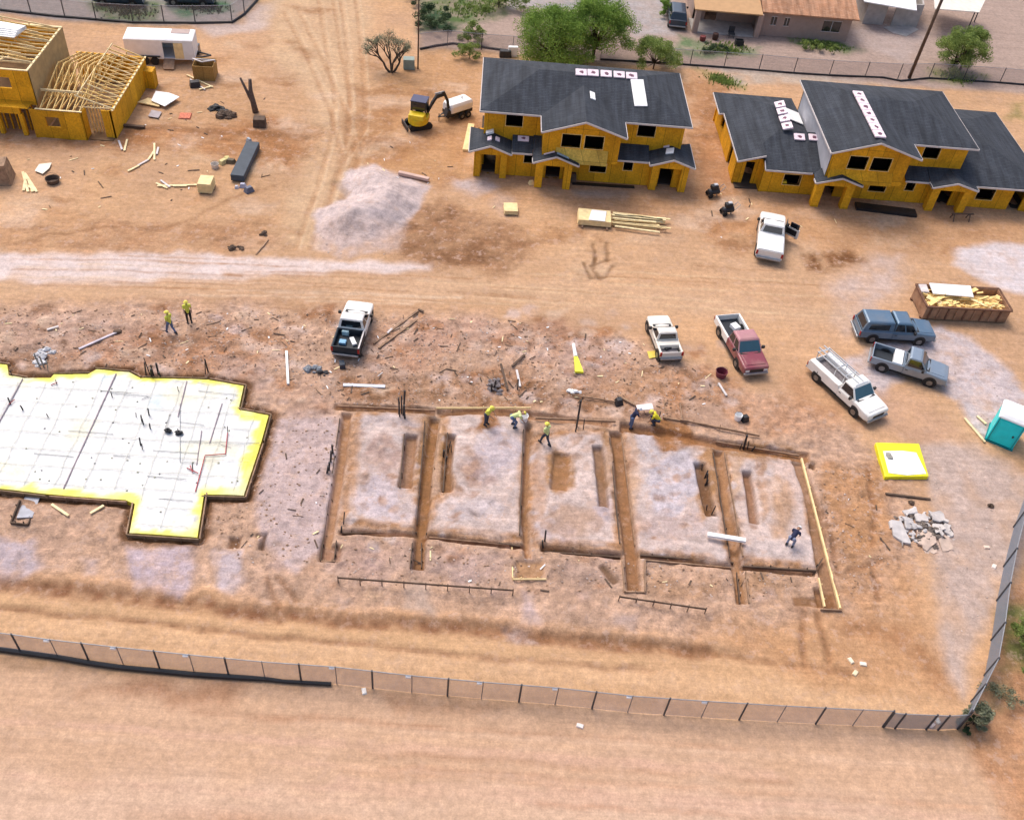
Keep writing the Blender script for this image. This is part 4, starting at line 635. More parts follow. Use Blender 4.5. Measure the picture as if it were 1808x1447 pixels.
# ---------------------------------------------------------------- first slab under plastic
def build_slab():
    bm = bmesh.new(); bm.faces.new([bm.verts.new((x, y, SZ)) for x, y in spoly]); x0, y0 = spoly.min(0); x1, y1 = spoly.max(0)
    for ax, a, c in ((0, x0, x1), (1, y0, y1)):
        for q in np.arange(a+.1, c, .17):
            p = [0, 0, 0]; p[ax] = q; nn = [0, 0, 0]; nn[ax] = 1
            bmesh.ops.bisect_plane(bm, geom=bm.verts[:]+bm.edges[:]+bm.faces[:], plane_co=p, plane_no=nn)
    bmesh.ops.triangulate(bm, faces=[f for f in bm.faces if len(f.verts) > 4])
    be = [e for e in bm.edges if len(e.link_faces) == 1]; r_ = bmesh.ops.extrude_edge_only(bm, edges=be)
    low = [v for v in r_['geom'] if isinstance(v, bmesh.types.BMVert)]
    for v in low: v.co.z = -.28
    xs = np.array([v.co.x for v in bm.verts]); ys = np.array([v.co.y for v in bm.verts]); d = -sdpoly(spoly, xs, ys)
    wr = fbm(xs, ys, .5, 3, 61)*.05+fbm(xs, ys, 1.7, 2, 66)*.05; isl = {v.index for v in low}
    bm.verts.index_update(); isl = {v.index for v in low}
    for v in bm.verts:
        if v.index not in isl: v.co.z += wr[v.index]-.05*(1-min(1, d[v.index]/.3))
    me = bpy.data.meshes.new('slab_sheet'); bm.to_mesh(me); bm.free()
    yl = (1-sm(.16, .46, d+fbm(xs, ys, .6, 4, 70)*.9-.25*(xs > -12.5)))*np.clip(.95+fbm(xs, ys, 1.5, 3, 75)*2.2, 0.25, 1); t2 = np.clip(fbm(xs, ys, 2.2, 3, 80)*4-.55, 0, .5)
    yl = np.where(np.array([i in isl for i in range(len(xs))]), 1, yl)
    base = np.array([.53, .545, .55]); yel = np.array([.70, .64, .07]); pale = np.array([.58, .55, .36]); blu = np.array([.40, .52, .57])
    Cc = base+(pale-base)*t2[:, None]; tb = np.clip(fbm(xs, ys, 1.8, 3, 90)*4-.7, 0, .6)[:, None]; Cc = Cc+(blu-Cc)*tb; Cc = Cc+(yel-Cc)*yl[:, None]
    a = me.attributes.new('film', 'FLOAT_COLOR', 'POINT'); a.data.foreach_set('color', np.concatenate([Cc, np.ones((len(xs), 1))], 1).astype(np.float32).ravel())
    m, t, b_ = new_mat('vapour barrier film'); at = t.nodes.new('ShaderNodeAttribute'); at.attribute_name = 'film'
    tc = t.nodes.new('ShaderNodeTexCoord'); n_ = t.nodes.new('ShaderNodeTexNoise'); n_.inputs['Scale'].default_value = 3; n_.inputs['Detail'].default_value = 6; n_.inputs['Roughness'].default_value = .7; t.links.new(tc.outputs['Object'], n_.inputs['Vector'])
    r_ = t.nodes.new('ShaderNodeMapRange'); r_.inputs[1].default_value = .33; r_.inputs[2].default_value = .6; r_.inputs[3].default_value = .84; r_.inputs[4].default_value = 1.10; t.links.new(n_.outputs[0], r_.inputs[0])
    mx = t.nodes.new('ShaderNodeMix'); mx.data_type = 'RGBA'; mx.blend_type = 'MULTIPLY'; mx.inputs[0].default_value = 1; t.links.new(at.outputs['Color'], mx.inputs[6]); t.links.new(r_.outputs[0], mx.inputs[7]); t.links.new(mx.outputs[2], b_.inputs['Base Color'])
    b_.inputs['Roughness'].default_value = .45; me.materials.append(m); o = bpy.data.objects.new('foundation_slab', me); col.objects.link(o)
    tag(o, 'large slab bed covered with white plastic sheeting with bright yellow edges', 'slab bed')
    TEND = mat('tendon sheath', (.46, .45, .36), .5, .2, 4); PALE_ = mat('pale chair', (.45, .44, .3), .6, .1, 4); TAPE = mat('dark seam tape', (.20, .15, .19), .6, .2, 3); BAR_ = mat('grey conduit', (.22, .23, .24), .5, .2, 4); REDP = mat('red pipe', (.40, .07, .08), .5, .2, 4); S = lambda x, y: G(x, y, SZ+.045)
    for a, c, w_ in [((205, 659), (112, 862), .06), ((330, 672), (314, 735), .05), ((392, 712), (370, 782), .05), ((356, 760), (347, 820), .04), ((40, 668), (-10, 760), .05)]:
        p, q = S(*a), S(*c); n_ = 14; L_ = [p+(q-p)*i/n_ for i in range(n_+1)]
        tp = MB()
        for i in range(n_): tp.beam(L_[i]-(0, 0, .01), L_[i+1]-(0, 0, .01), w_, .03)
        tp.build('seam_tape', TAPE, o)
    for a, c in [((345, 868), (362, 806)), ((362, 804), (398, 802)), ((398, 802), (402, 765)), ((330, 826), (350, 836)), ((16, 714), (26, 706)), ((90, 680), (102, 676)), ((336, 822), (340, 834))]: tp = MB(); tp.tube([S(*a)+(0, 0, .02), S(*c)+(0, 0, .05)], .028, 6); tp.build('water_pipe', REDP, o)
    for a, c in [((195, 694), (265, 700)), ((270, 795), (350, 800)), ((318, 745), (360, 750)), ((318, 778), (458, 782)), ((318, 816), (345, 816)), ((318, 712), (318, 816)), ((200, 804), (230, 806)), ((180, 690), (232, 694)), ((250, 705), (262, 700)), ((390, 785), (408, 790)), ((290, 760), (300, 730)), ((350, 690), (420, 697)), ((260, 840), (330, 846)), ((280, 880), (340, 884)), ((120, 760), (200, 766)), ((60, 800), (130, 806))]: tp = MB(); tp.tube([S(*a)+(0, 0, .01), S(*c)+(0, 0, .01)], .013, 5); tp.build('reinforcing_bar', BAR_, o)
    # grid of tendons over the sheet
    bmin, bmax = spoly.min(0), spoly.max(0)
    for ax, st in ((0, 1.5), (1, 1.15)):
        for q_ in np.arange(bmin[ax]+.5, bmax[ax]-.3, st):
            if ax == 0 and q_ < -29: continue
            run = []; ts = np.arange(max(bmin[1-ax], -30 if ax else -99)+.1, bmax[1-ax], .25); X_ = np.full(len(ts), q_) if ax == 0 else ts; Y_ = ts if ax == 0 else np.full(len(ts), q_); ins = sdpoly(spoly, X_, Y_) < -.25
            i0 = None
            for i in range(len(ts)+1):
                on = i < len(ts) and ins[i]
                if on and i0 is None: i0 = i
                if not on and i0 is not None:
                    if i-i0 > 6: run.append((i0, i-1))
                    i0 = None
            if run:
                a, c = max(run, key=lambda k: k[1]-k[0]); tp = MB(); n_ = 10; pts = [(X_[a]+(X_[c]-X_[a])*j/n_+random.uniform(-.07, .07), Y_[a]+(Y_[c]-Y_[a])*j/n_+random.uniform(-.07, .07), SZ+.07) for j in range(n_+1)]
                tp.tube(pts, .009, 5); tp.build('tendon', TEND, o)
    for k_ in range(95):
        x, y = random.uniform(-29, bmax[0]), random.uniform(*[bmin[1], bmax[1]])
        if sdpoly(spoly, np.array([x]), np.array([y]))[0] > -.4: continue
        tp = MB(); tp.tube([(x, y, SZ-.02), (x, y, SZ+.06)], [.07, .03], 6); tp.build('bar_chair', random.choice([TEND, BAR_, PALE_]), o)
    for (x, y, h) in [(250, 742, .45), (253, 748, .45), (263, 732, .5), (265, 755, .4), (248, 785, .5), (251, 792, .4), (296, 762, .35), (300, 763, .3), (316, 766, .35), (402, 764, .5), (198, 700, .35), (100, 678, .35), (18, 712, .4), (40, 722, .3), (85, 735, .25), (340, 828, .35), (315, 690, .3), (240, 735, .3), (20, 660, .3)]:
        q = MB(); p = S(x, y); q.tube([p-(0, 0, .1), p+(random.uniform(-.06, .06), random.uniform(-.06, .06), h)], random.choice([.028, .04, .022]), 7); q.build('pipe_stub', BLK, o)
    for (x, y) in [(297, 761), (316, 765)]: q = MB(); q.blob(S(x, y)+(0, 0, .06), (.22, .16, .12), 8, 5, .3); q.build('cable_coil', BLK, o)
    return o
slab = build_slab()

# timber forms round the slab bed
def plank(name, a, c, wd, h, m, label, cat='board', group=None, lift=None, stakes=0):
    """board on edge or flat between two ground points, with its stakes"""
    a = np.array(a); c = np.array(c); b = MB(); b.beam(a, c, wd, h); o = b.build(name, m); tag(o, label, cat, group)
    d = (c-a)/np.linalg.norm(c-a); nrm = np.array([-d[1], d[0], 0])
    for i in range(stakes):
        p = a+(c-a)*(i+.5)/stakes+nrm*(wd/2+.03); q = MB(); q.box(p[0]-.022, p[0]+.022, p[1]-.022, p[1]+.022, p[2]-h-.2, p[2]+h/2+random.uniform(.02, .12)); q.build('stake', m, o)
    return o
FORMW = mat('muddy form timber', (.20, .135, .08), .85, .3, 3)
side = {6: 'back edge', 11: 'upper right corner step', 12: 'upper right side', 13: 'right step', 14: 'right side, upper half', 15: 'right side, lower half', 16: 'lower right step', 17: 'right of the lower wing', 18: 'bottom of the lower wing', 19: 'left of the lower wing', 21: 'lower left front edge', 22: 'lower left front edge beside the ramp', 10: 'back edge right half', 9: 'back edge notch', 8: 'back edge left half', 1: 'back edge at the far left', 3: 'back edge left notch'}
cen = spoly.mean(0)
for i, nm in side.items():
    a, c = spoly[i], spoly[(i+1) % len(spoly)]; d = (c-a)/np.linalg.norm(c-a); nrm = np.array([d[1], -d[0]]); mid = (a+c)/2
    if sdpoly(spoly, np.array([mid[0]+nrm[0]*.2]), np.array([mid[1]+nrm[1]*.2]))[0] < 0: nrm = -nrm
    off = nrm*.13; ex = d*.1
    plank('form_board', (*(a+off-ex), .0), (*(c+off+ex), .0), .06, .24, OLDW if i % 2 else FORMW, f'timber form board at the yellow edged slab bed, {nm}', 'form board', 'form boards round the slab bed', stakes=max(1, int(np.linalg.norm(c-a)/1.6)))
# small pad joined to the slab bed's front
def B(px, py, l): return P(px, py, l)
for a, c, nm in [((20, 925), (50, 928), 'front'), ((20, 925), (36, 885), 'left'), ((50, 928), (72, 880), 'right')]: plank('form_board', B(*a, .06), B(*c, .06), .06, .2, DARKW, f'dark form board on the {nm} side of the little ramp pit', 'form board', 'form boards of the ramp pit', stakes=2)
b = MB(); p, q = B(60, 874, .12), B(44, 915, .06); b.beam(p, q, .75, .05); tag(b.build('ramp_plate', mat('grey plate', (.36, .37, .42), .55, .15, 3)), 'grey plate laid as a ramp onto the front of the slab bed', 'ramp')

# forms and batter boards of the second foundation
for nm, a, c, wd, h, m, st, lf in [('long pale', (1414, 812), (1483, 1074), .10, .16, PLY, 7, .12), ('inner pale', (1444, 1022), (1455, 1072), .08, .16, PLY, 2, .08),
    ('back left thin', (596, 716), (768, 724), .06, .14, OLDW, 4, .22), ('back middle', (770, 722), (936, 726), .05, .12, PLY, 3, .22), ('back centre', (945, 742), (1086, 748), .07, .14, OLDW, 3, .2), ('upper centre', (1010, 700), (1085, 712), .05, .1, OLDW, 2, .15),
    ('back right', (1200, 744), (1340, 772), .07, .14, OLDW, 3, .15), ('far back right', (1265, 776), (1412, 802), .06, .12, OLDW, 4, .15), ('left trench outer', (600, 740), (566, 990), .05, .12, DARKW, 5, .05),
    ('first bay front', (604, 938), (736, 943), .07, .16, DARKW, 4, .1), ('second bay front', (752, 944), (918, 962), .07, .16, DARKW, 4, .1), ('third bay front', (962, 968), (1096, 978), .07, .16, DARKW, 4, .1), ('fourth bay front', (1130, 982), (1294, 996), .07, .16, DARKW, 4, .1), ('fifth bay front', (1312, 998), (1440, 1010), .07, .16, DARKW, 4, .1),
    ('small box left', (904, 965), (905, 1022), .05, .12, PLY, 2, .08), ('small box front', (905, 1024), (964, 1024), .05, .12, PLY, 2, .08), ('outlet left', (1098, 990), (1102, 1046), .06, .16, OLDW, 2, .08), ('outlet right', (1138, 990), (1138, 1046), .06, .16, OLDW, 2, .08), ('outlet end', (1104, 1046), (1138, 1047), .06, .16, OLDW, 1, .06),
    ('right outlet end', (1448, 1077), (1486, 1079), .06, .14, OLDW, 1, .08), ('corner', (1436, 1012), (1450, 990), .06, .16, DARKW, 1, .2)]:
    plank('form_board', B(*a, lf), B(*c, lf), wd, h, m, f'{nm} form board of the open footing trenches', 'form board', 'form boards of the open footings', stakes=st)
for nm, a, c, h in [('long left', (597, 1030), (905, 1052), .5), ('right', (1092, 1062), (1244, 1084), .45)]:
    p, q = B(*a, h), B(*c, h); b = MB(); b.beam(p, q, .04, .1); o = b.build('batter_board', DARKW); tag(o, f'{nm} thin batter rail on stakes in front of the footings', 'batter board', 'batter rails')
    n_ = 9 if nm[0] == 'l' else 6
    for i in range(n_): r_ = p+(q-p)*i/(n_-1); s_ = MB(); s_.box(r_[0]-.022, r_[0]+.022, r_[1]+.03, r_[1]+.07, r_[2]-h-.15, r_[2]+.05); s_.build('stake', DARKW, o)
for nm, a, c, m, wd in [('first inner left', (750, 745), (736, 928), DARKW, .05), ('first inner right', (776, 742), (762, 860), OLDW, .05), ('second inner left', (924, 760), (917, 945), DARKW, .06), ('third inner left', (1076, 775), (1094, 960), DARKW, .05), ('third inner right', (1098, 770), (1122, 960), OLDW, .05), ('fourth inner left', (1258, 800), (1288, 985), DARKW, .05), ('fourth inner right', (1279, 800), (1310, 985), OLDW, .05), ('first outlet', (728, 960), (724, 1004), DARKW, .05), ('second outlet', (744, 960), (744, 1004), DARKW, .05), ('left pit front', (568, 990), (592, 992), OLDW, .06), ('left pit right', (594, 955), (590, 990), DARKW, .05), ('lower right outlet', (1300, 1012), (1306, 1066), DARKW, .05), ('lower right outlet pale', (1316, 1010), (1322, 1066), OLDW, .05), ('footing edge in the first bay', (714, 768), (706, 862), DARKW, .06), ('footing edge in the second bay', (790, 766), (782, 868), DARKW, .07), ('front rail of the second bay', (758, 950), (905, 966), OLDW, .06), ('front rail of the fourth bay', (1140, 990), (1290, 1004), OLDW, .06), ('rear upright frame left', (1200, 712), (1204, 744), OLDW, .06), ('rear upright frame right', (1172, 706), (1176, 742), OLDW, .06), ('rear ledge', (1170, 738), (1212, 746), OLDW, .06)]:
    plank('form_board', B(*a, .04), B(*c, .04), wd, .16, m, f'{nm} form board lining an open footing trench', 'form board', 'form boards of the open footings', stakes=2)
# conduit uprights and rebar standing in the trenches
for nm, pts in [('tall dark cluster behind the first bay', [(706, 735, 1.6), (712, 733, 1.9), (704, 731, .9), (715, 738, 1.1), (709, 730, 1.4)]), ('tall dark pair behind the third bay', [(1018, 752, 2.0), (1016, 762, 1.2), (1030, 758, .8)]), ('short dark set by the white pipe', [(1314, 790, 1.2), (1308, 788, .6), (1320, 794, .7), (1326, 796, .4)]), ('leaning dark set in the fourth bay', [(1246, 838, .7), (1250, 850, .8), (1244, 856, .5), (1240, 830, .5), (1256, 908, .8), (1248, 900, .4)]),
    ('short dark set in the second bay', [(790, 800, .9), (786, 818, .7), (797, 798, .6), (783, 806, .5)]), ('dark rods behind the slab bed', [(258, 665, 1.1), (265, 660, 1.3), (272, 664, 1.0), (280, 660, .8), (268, 668, .9), (285, 666, .7)]), ('thin dark rods right of the slab bed', [(362, 660, .9), (368, 656, 1.1)]), ('dark rods left of the first bay', [(588, 800, .7), (583, 815, .8), (580, 830, .6), (576, 835, .5)]), ('dark rods at the bend of the lower wing', [(606, 925, .9), (602, 935, .5), (962, 955, .9), (960, 962, .6)]), ('pale grey rods behind the far left of the slab bed', [(72, 650, 1.1), (78, 648, .9), (84, 655, .8)]), ('dark rods beside the kneeling men', [(872, 688, .8), (868, 690, .6), (914, 688, .9), (1164, 738, .6)])]:
    bs = [P(x, y) for x, y, h in pts]; o = thing('conduit_cluster', f'{nm}, bare rods standing up', 'conduit', bs[0], 0, None)
    for (x, y, h), q in zip(pts, bs):
        b = MB(); q = q-bs[0]; b.tube([q-(0, 0, .2), q+(random.uniform(-.15, .15), random.uniform(-.1, .1), h)], random.choice([.03, .045, .06]), 6); b.build('conduit', mat('grey rods', (.25, .24, .24), .6, .2, 4) if 'pale' in nm else DSTEEL, o)

# ---------------------------------------------------------------- fences
def mesh_mat(name, c, a):
    m, t, b = new_mat(name); N, L = t.nodes, t.links; b.inputs['Base Color'].default_value = (*c, 1); b.inputs['Roughness'].default_value = .6
    tr = N.new('ShaderNodeBsdfTransparent'); mx = N.new('ShaderNodeMixShader'); out = N['Material Output']; tc = N.new('ShaderNodeTexCoord'); sx = N.new('ShaderNodeSeparateXYZ'); L.new(tc.outputs['Object'], sx.inputs[0])
    def wave(sg):     # diagonal wires
        q = N.new('ShaderNodeMath'); q.operation = 'ADD'; L.new(sx.outputs[0], q.inputs[0]); L.new(sx.outputs[1], q.inputs[1])
        r_ = N.new('ShaderNodeMath'); r_.operation = 'ADD' if sg > 0 else 'SUBTRACT'; L.new(q.outputs[0], r_.inputs[0]); L.new(sx.outputs[2], r_.inputs[1])
        k = N.new('ShaderNodeMath'); k.operation = 'MULTIPLY'; k.inputs[1].default_value = 12; L.new(r_.outputs[0], k.inputs[0]); f = N.new('ShaderNodeMath'); f.operation = 'FRACT'; L.new(k.outputs[0], f.inputs[0])
        l = N.new('ShaderNodeMath'); l.operation = 'LESS_THAN'; l.inputs[1].default_value = a; L.new(f.outputs[0], l.inputs[0]); return l.outputs[0]
    mm = N.new('ShaderNodeMath'); mm.operation = 'MAXIMUM'; L.new(wave(1), mm.inputs[0]); L.new(wave(-1), mm.inputs[1])
    L.new(mm.outputs[0], mx.inputs[0]); L.new(tr.outputs[0], mx.inputs[1]); L.new(b.outputs[0], mx.inputs[2]); L.new(mx.outputs[0], out.inputs['Surface']); return m
CHAIN = mesh_mat('chain link', (.26, .23, .26), .17); CHAINN = mesh_mat('near chain link', (.32, .30, .36), .26); CHAIND = mesh_mat('screened chain link', (.19, .23, .29), .5)
POST = mat('fence post', (.07, .07, .08), .5, .2, 4, metal=.3); POSTT = mat('thin fence post', (.20, .19, .20), .5, .2, 4, metal=.3); CLIP = mat('white tag', (.8, .8, .82), .5, .05, 3)
def fence(label, pts, h, mm, thick=.05, thin=.03, alt=False, rail=True, tags=(), lean=0, group=None, base=None):
    bs = [P(*p) for p in pts]; o = thing('chain_link_fence', label, 'fence', bs[len(bs)//2], 0, group); c = o.location; c = np.array(c)
    tops = [q+np.array([0, lean, h]) for q in bs]
    for i, (q, t) in enumerate(zip(bs, tops)):
        tk = thin if (alt and i % 2) else thick; b = MB(); b.tube([q-c-(0, 0, .2), t-c+(0, 0, .05)], tk, 7); b.build('post', POSTT if (alt and i % 2) else POST, o)
    b = MB()
    for i in range(len(bs)-1):
        n_ = 4
        for j in range(n_):
            f = lambda t: (bs[i]*(1-t)+bs[i+1]*t-c, tops[i]*(1-t)+tops[i+1]*t-c); (p, pt), (q, qt) = f(j/n_), f((j+1)/n_); b.face([p+(0, 0, .03), q+(0, 0, .03), qt, pt])
    b.build('mesh_panel', mm, o, fixn=False)
    if rail: b = MB(); [b.tube([tops[i]-c, tops[i+1]-c], .022, 6) for i in range(len(bs)-1)]; b.build('top_rail', STEEL, o)
    for i in tags: t = tops[i]-c; b = MB(); b.box(t[0]-.28, t[0]-.05, t[1]-.05, t[1]+.03, t[2]-.16, t[2]-.05); b.build('white_tag', CLIP, o)
    return o, bs
bx = [-84, -22, 37, 103, 157, 218, 282, 343, 404, 468, 532, 595, 658, 727, 790, 850, 916, 980, 1045, 1108, 1172, 1238, 1305, 1372, 1440, 1505, 1558]
by = lambda x: np.interp(x, [-84, 0, 103, 218, 343, 468, 595, 727, 850, 980, 1108, 1240, 1375, 1500, 1660], [1138, 1146, 1160, 1173, 1186, 1198, 1207, 1222, 1233, 1243, 1257, 1266, 1274, 1280, 1287])
fence('long chain link fence with alternating thick and thin posts along the near dirt road', [(x, by(x)) for x in bx], 1.5, CHAINN, .045, .022, True, True, (1, 3, 5, 7, 11, 13, 15, 17, 19, 21), .0)
fence('short grey fence panel with doubled posts standing before the bushy fence corner', [(1560, 1283), (1580, 1285), (1635, 1287), (1656, 1288), (1690, 1286)], 1.35, CHAIND, .05, .03, False, True, (), .0)
b = MB(); pp = [P(x, y, .1) for x, y in [(-84, 1138), (0, 1148), (60, 1156), (103, 1162), (160, 1172), (218, 1180), (282, 1186), (343, 1192), (404, 1196), (468, 1200), (500, 1204), (585, 1209)]]; b.tube(pp, [.13]*9+[.11, .09, .10], 8); tag(b.build('silt_sock', BLACKP), 'black silt sock lying along the foot of the near fence', 'silt sock')
fence('grey screened fence running up the right side from the bushy corner', [(1692, 1284), (1715, 1238), (1738, 1192), (1750, 1130), (1760, 1060), (1772, 1000), (1790, 930), (1812, 870), (1835, 810)], 1.6, CHAIND, .06, .04, False, True)
fence('thin wire fence behind the first house', [(738, 88), (790, 82), (850, 88), (905, 92), (985, 100), (1060, 106), (1130, 109), (1165, 111)], 1.5, CHAIN, .04, .03, True, True)
fence('wire fence with slanting posts behind the second house', [(1165, 111), (1218, 115), (1278, 119), (1340, 123), (1401, 129), (1464, 133), (1527, 136), (1585, 139), (1640, 138), (1700, 142), (1765, 146), (1830, 152), (1900, 158)], 1.45, CHAIN, .04, .03, False, True)
b = MB(); b.tube([P(x, y, .08) for x, y in [(742, 88), (770, 82), (800, 78), (850, 84), (905, 92)]], .11, 7); tag(b.build('silt_sock', BLACKP), 'black silt sock along the fence between the bare tree and the first house', 'silt sock')
b = MB(); b.tube([P(x, y, .07) for x, y in [(1060, 106), (1165, 112), (1278, 120), (1401, 130), (1464, 134), (1560, 138), (1590, 144), (1640, 139), (1765, 147), (1900, 158)]], .09, 7); tag(b.build('silt_sock', BLACKP), 'dark silt sock along the fence behind the second house', 'silt sock')
fence('dark fence closing the yard at the upper left', [(-70, 12), (0, 17), (55, 24), (115, 31), (170, 36), (235, 40), (290, 41), (345, 41), (410, 40), (432, 25), (452, 4), (462, -20)], 1.6, CHAIN, .05, .035, False, True)
b = MB(); b.tube([P(x, y, .08) for x, y in [(-70, 14), (0, 19), (100, 30), (235, 41), (345, 42), (410, 41), (432, 26), (454, 2), (462, -20)]], .11, 7); tag(b.build('silt_sock', BLACKP), 'black silt sock along the upper left yard fence', 'silt sock')

# poles
def pole(label, base, lean, h, r0, r1, m, arms=()):
    p = P(*base); o = thing('utility_pole', label, 'pole', p); b = MB(); b.tube([(0, 0, -.3), (lean[0]*.5, lean[1]*.5, h*.5), (lean[0], lean[1], h)], [r0, (r0+r1)/2, r1], 10); b.build('mast', m, o, smooth=True)
    for z in arms: b = MB(); b.beam((-1.1+lean[0], lean[1], z), (1.1+lean[0], lean[1], z), .1, .12); b.build('cross_arm', m, o)
    return o
pole('thick brown utility pole behind the second house', (1605, 138), (.25, 0), 10, .17, .12, DARKW, (9.3,)); pole('tall thin dark pole beside the bare tree', (738, 122), (0, 0), 8.5, .07, .05, DARKW)

# ---------------------------------------------------------------- trees and shrubs
def leaf_mat(name, c1, c2):
    m, t, b = new_mat(name); N, L = t.nodes, t.links; b.inputs['Roughness'].default_value = .7; b.inputs['Specular IOR Level'].default_value = .2
    tc = N.new('ShaderNodeTexCoord'); n_ = N.new('ShaderNodeTexNoise'); n_.inputs['Scale'].default_value = 2.2; n_.inputs['Detail'].default_value = 5; L.new(tc.outputs['Object'], n_.inputs['Vector'])
    cr = N.new('ShaderNodeValToRGB'); e = cr.color_ramp.elements; e[0].position = .35; e[0].color = (*c1, 1); e[1].position = .65; e[1].color = (*c2, 1); L.new(n_.outputs[0], cr.inputs[0]); L.new(cr.outputs[0], b.inputs['Base Color'])
    tl = N.new('ShaderNodeBsdfTranslucent'); L.new(cr.outputs[0], tl.inputs[0]); mx = N.new('ShaderNodeMixShader'); mx.inputs[0].default_value = .3; L.new(b.outputs[0], mx.inputs[1]); L.new(tl.outputs[0], mx.inputs[2]); L.new(mx.outputs[0], N['Material Output'].inputs['Surface']); return m
LEAFG = leaf_mat('bright leaves', (.10, .19, .03), (.30, .44, .09)); LEAFO = leaf_mat('olive leaves', (.13, .19, .045), (.33, .42, .12)); LEAFD = leaf_mat('dark leaves', (.03, .06, .03), (.09, .14, .06)); LEAFS = leaf_mat('grey green leaves', (.14, .16, .10), (.34, .36, .24))
BARK = mat('bark', (.07, .05, .035), .9, .3, 6, bump=.4)
def leaves(b, cl, n, s):
    """n small leaf faces per clump, spread through its volume"""
    for (c, r_) in cl:
        for _ in range(n):
            d = rs.normal(size=3); d /= np.linalg.norm(d); p = np.array(c)+d*np.array(r_)*rs.rand()**.45; a = rs.normal(size=3); a /= np.linalg.norm(a); u_ = np.cross(a, [.3, .5, .8]); u_ /= np.linalg.norm(u_); v_ = np.cross(a, u_); k = s*rs.uniform(.6, 1.3)
            b.face([p-u_*k*.5, p+v_*k*.32, p+u_*k*.5, p-v_*k*.32])
def tree(name, label, base, h, rad, m, nc=26, n=260, s=.2, trunk=.14, spread=1.0, low=.3, cat='tree', group=None, stems=1, seed=0):
    rs.seed(seed+5); random.seed(seed); p = P(*base); o = thing(name, label, cat, p, 0, group); cl = []; tb = MB()
    for k_ in range(nc):
        a = rs.uniform(0, 6.28); q = math.sqrt(rs.rand()); z = h*(low+(1-low)*rs.rand()**.8); f = math.sin(math.pi*min(1, max(.12, (z/h-low*.4)/(1-low*.4)))**.8)
        c = np.array([math.cos(a)*q*rad*(.45+.55*f)*spread, math.sin(a)*q*rad*(.45+.55*f), z]); rr = rad*rs.uniform(.18, .36); cl.append((c, (rr, rr, rr*.7)))
    for k_ in range(stems):
        sx = 0 if stems == 1 else rs.uniform(-.25, .25)*rad
        tb.tube([(sx, 0, -.2), (sx*1.1+.05, .04, h*.25), (sx*1.4, -.05, h*.5), (sx*1.6, 0, h*.75)], [trunk, trunk*.8, trunk*.55, trunk*.2], 8)
    for c, r_ in cl[::2]: tb.tube([(0, 0, h*.22), tuple(c*[.5, .5, .62]), tuple(c)], [trunk*.5, trunk*.3, .015], 5)
    tb.build('trunk', BARK, o, smooth=True); lb = MB(); leaves(lb, cl, n, s); lb.build('crown', m, o, fixn=False); return o
tree('tree', 'big bright green tree behind the first house, its left bushy half', (972, 112), 4.7, 3.7, LEAFG, 80, 520, .13, .16, 1.1, .08, stems=2, group='two green trees behind the first house', seed=1)
tree('tree', 'big bright green tree with a dark trunk showing, right of the bushy one', (1046, 106), 5.4, 3.4, LEAFG, 70, 480, .13, .17, 1.1, .34, group='two green trees behind the first house', seed=2)
tree('tree', 'small yellowish green tree behind the right end of the first roof', (1153, 122), 2.6, 2.2, LEAFO, 40, 420, .11, .08, 1.1, .3, seed=3)
tree('tree', 'rounded olive green tree right of the thick utility pole', (1688, 124), 4.0, 2.5, LEAFO, 56, 440, .12, .13, 1, .1, stems=2, seed=4)
tree('shrub', 'low grey green bush in front of the fence left of the first house', (828, 104), 1.5, 1.2, LEAFO, 14, 180, .12, .04, 1.2, .1, 'shrub', seed=5)
tree('shrub', 'pale olive bush behind the fence between the thin pole and the green trees', (826, 74), 2.0, 1.4, LEAFO, 16, 200, .13, .05, 1.1, .1, 'shrub', seed=6)
tree('shrub', 'dark green bush beyond the fence by the thin pole', (766, 48), 2.0, 1.7, LEAFD, 18, 220, .14, .05, 1.2, .05, 'shrub', seed=7)
tree('shrub', 'green bush at the top edge between pole and trees', (880, 14), 1.8, 2.2, LEAFO, 18, 220, .15, .05, 1.4, .05, 'shrub', seed=8)
tree('shrub', 'green bush cut by the top edge left of the thin pole', (734, 6), 1.6, 1.2, LEAFD, 14, 160, .13, .05, 1.2, .05, 'shrub', seed=9)
tree('shrub', 'grey green bush wrapped round the fence corner at the lower right', (1718, 1278), 1.35, .75, LEAFS, 20, 190, .09, .04, 1.2, .05, 'shrub', seed=10)
tree('shrub', 'dark little bush under the fence corner at the lower right', (1702, 1284), .9, .45, LEAFD, 10, 150, .07, .03, 1.2, .05, 'shrub', seed=11)
tree('tree', 'olive green tree cut by the right edge outside the grey fence', (1832, 1180), 2.4, 1.4, LEAFO, 24, 240, .10, .08, 1.0, .15, seed=12)
tree('shrub', 'low sparse scrub on the verge right of the fence corner', (1765, 1232), .6, .9, LEAFS, 12, 90, .08, .02, 1.3, .05, 'shrub', seed=16); tree('shrub', 'olive scrub below the tree outside the grey fence', (1800, 1130), 1.2, 1.0, LEAFO, 14, 160, .09, .03, 1.1, .05, 'shrub', seed=17)
tree('shrub', 'green bush at the left of the brown roofed house', (1172, 26), 1.6, 1.1, LEAFG, 14, 160, .13, .04, 1, .05, 'shrub', seed=13)
tree('shrub', 'low blue green bush by the porch of the brown roofed house', (1262, 92), .7, 1.1, LEAFD, 12, 150, .11, .03, 1.5, .05, 'shrub', seed=14)
tree('shrub', 'low green hedge against the wall of the brown roofed house', (1440, 86), .7, 1.2, LEAFO, 14, 170, .11, .03, 2.0, .05, 'shrub', seed=15)
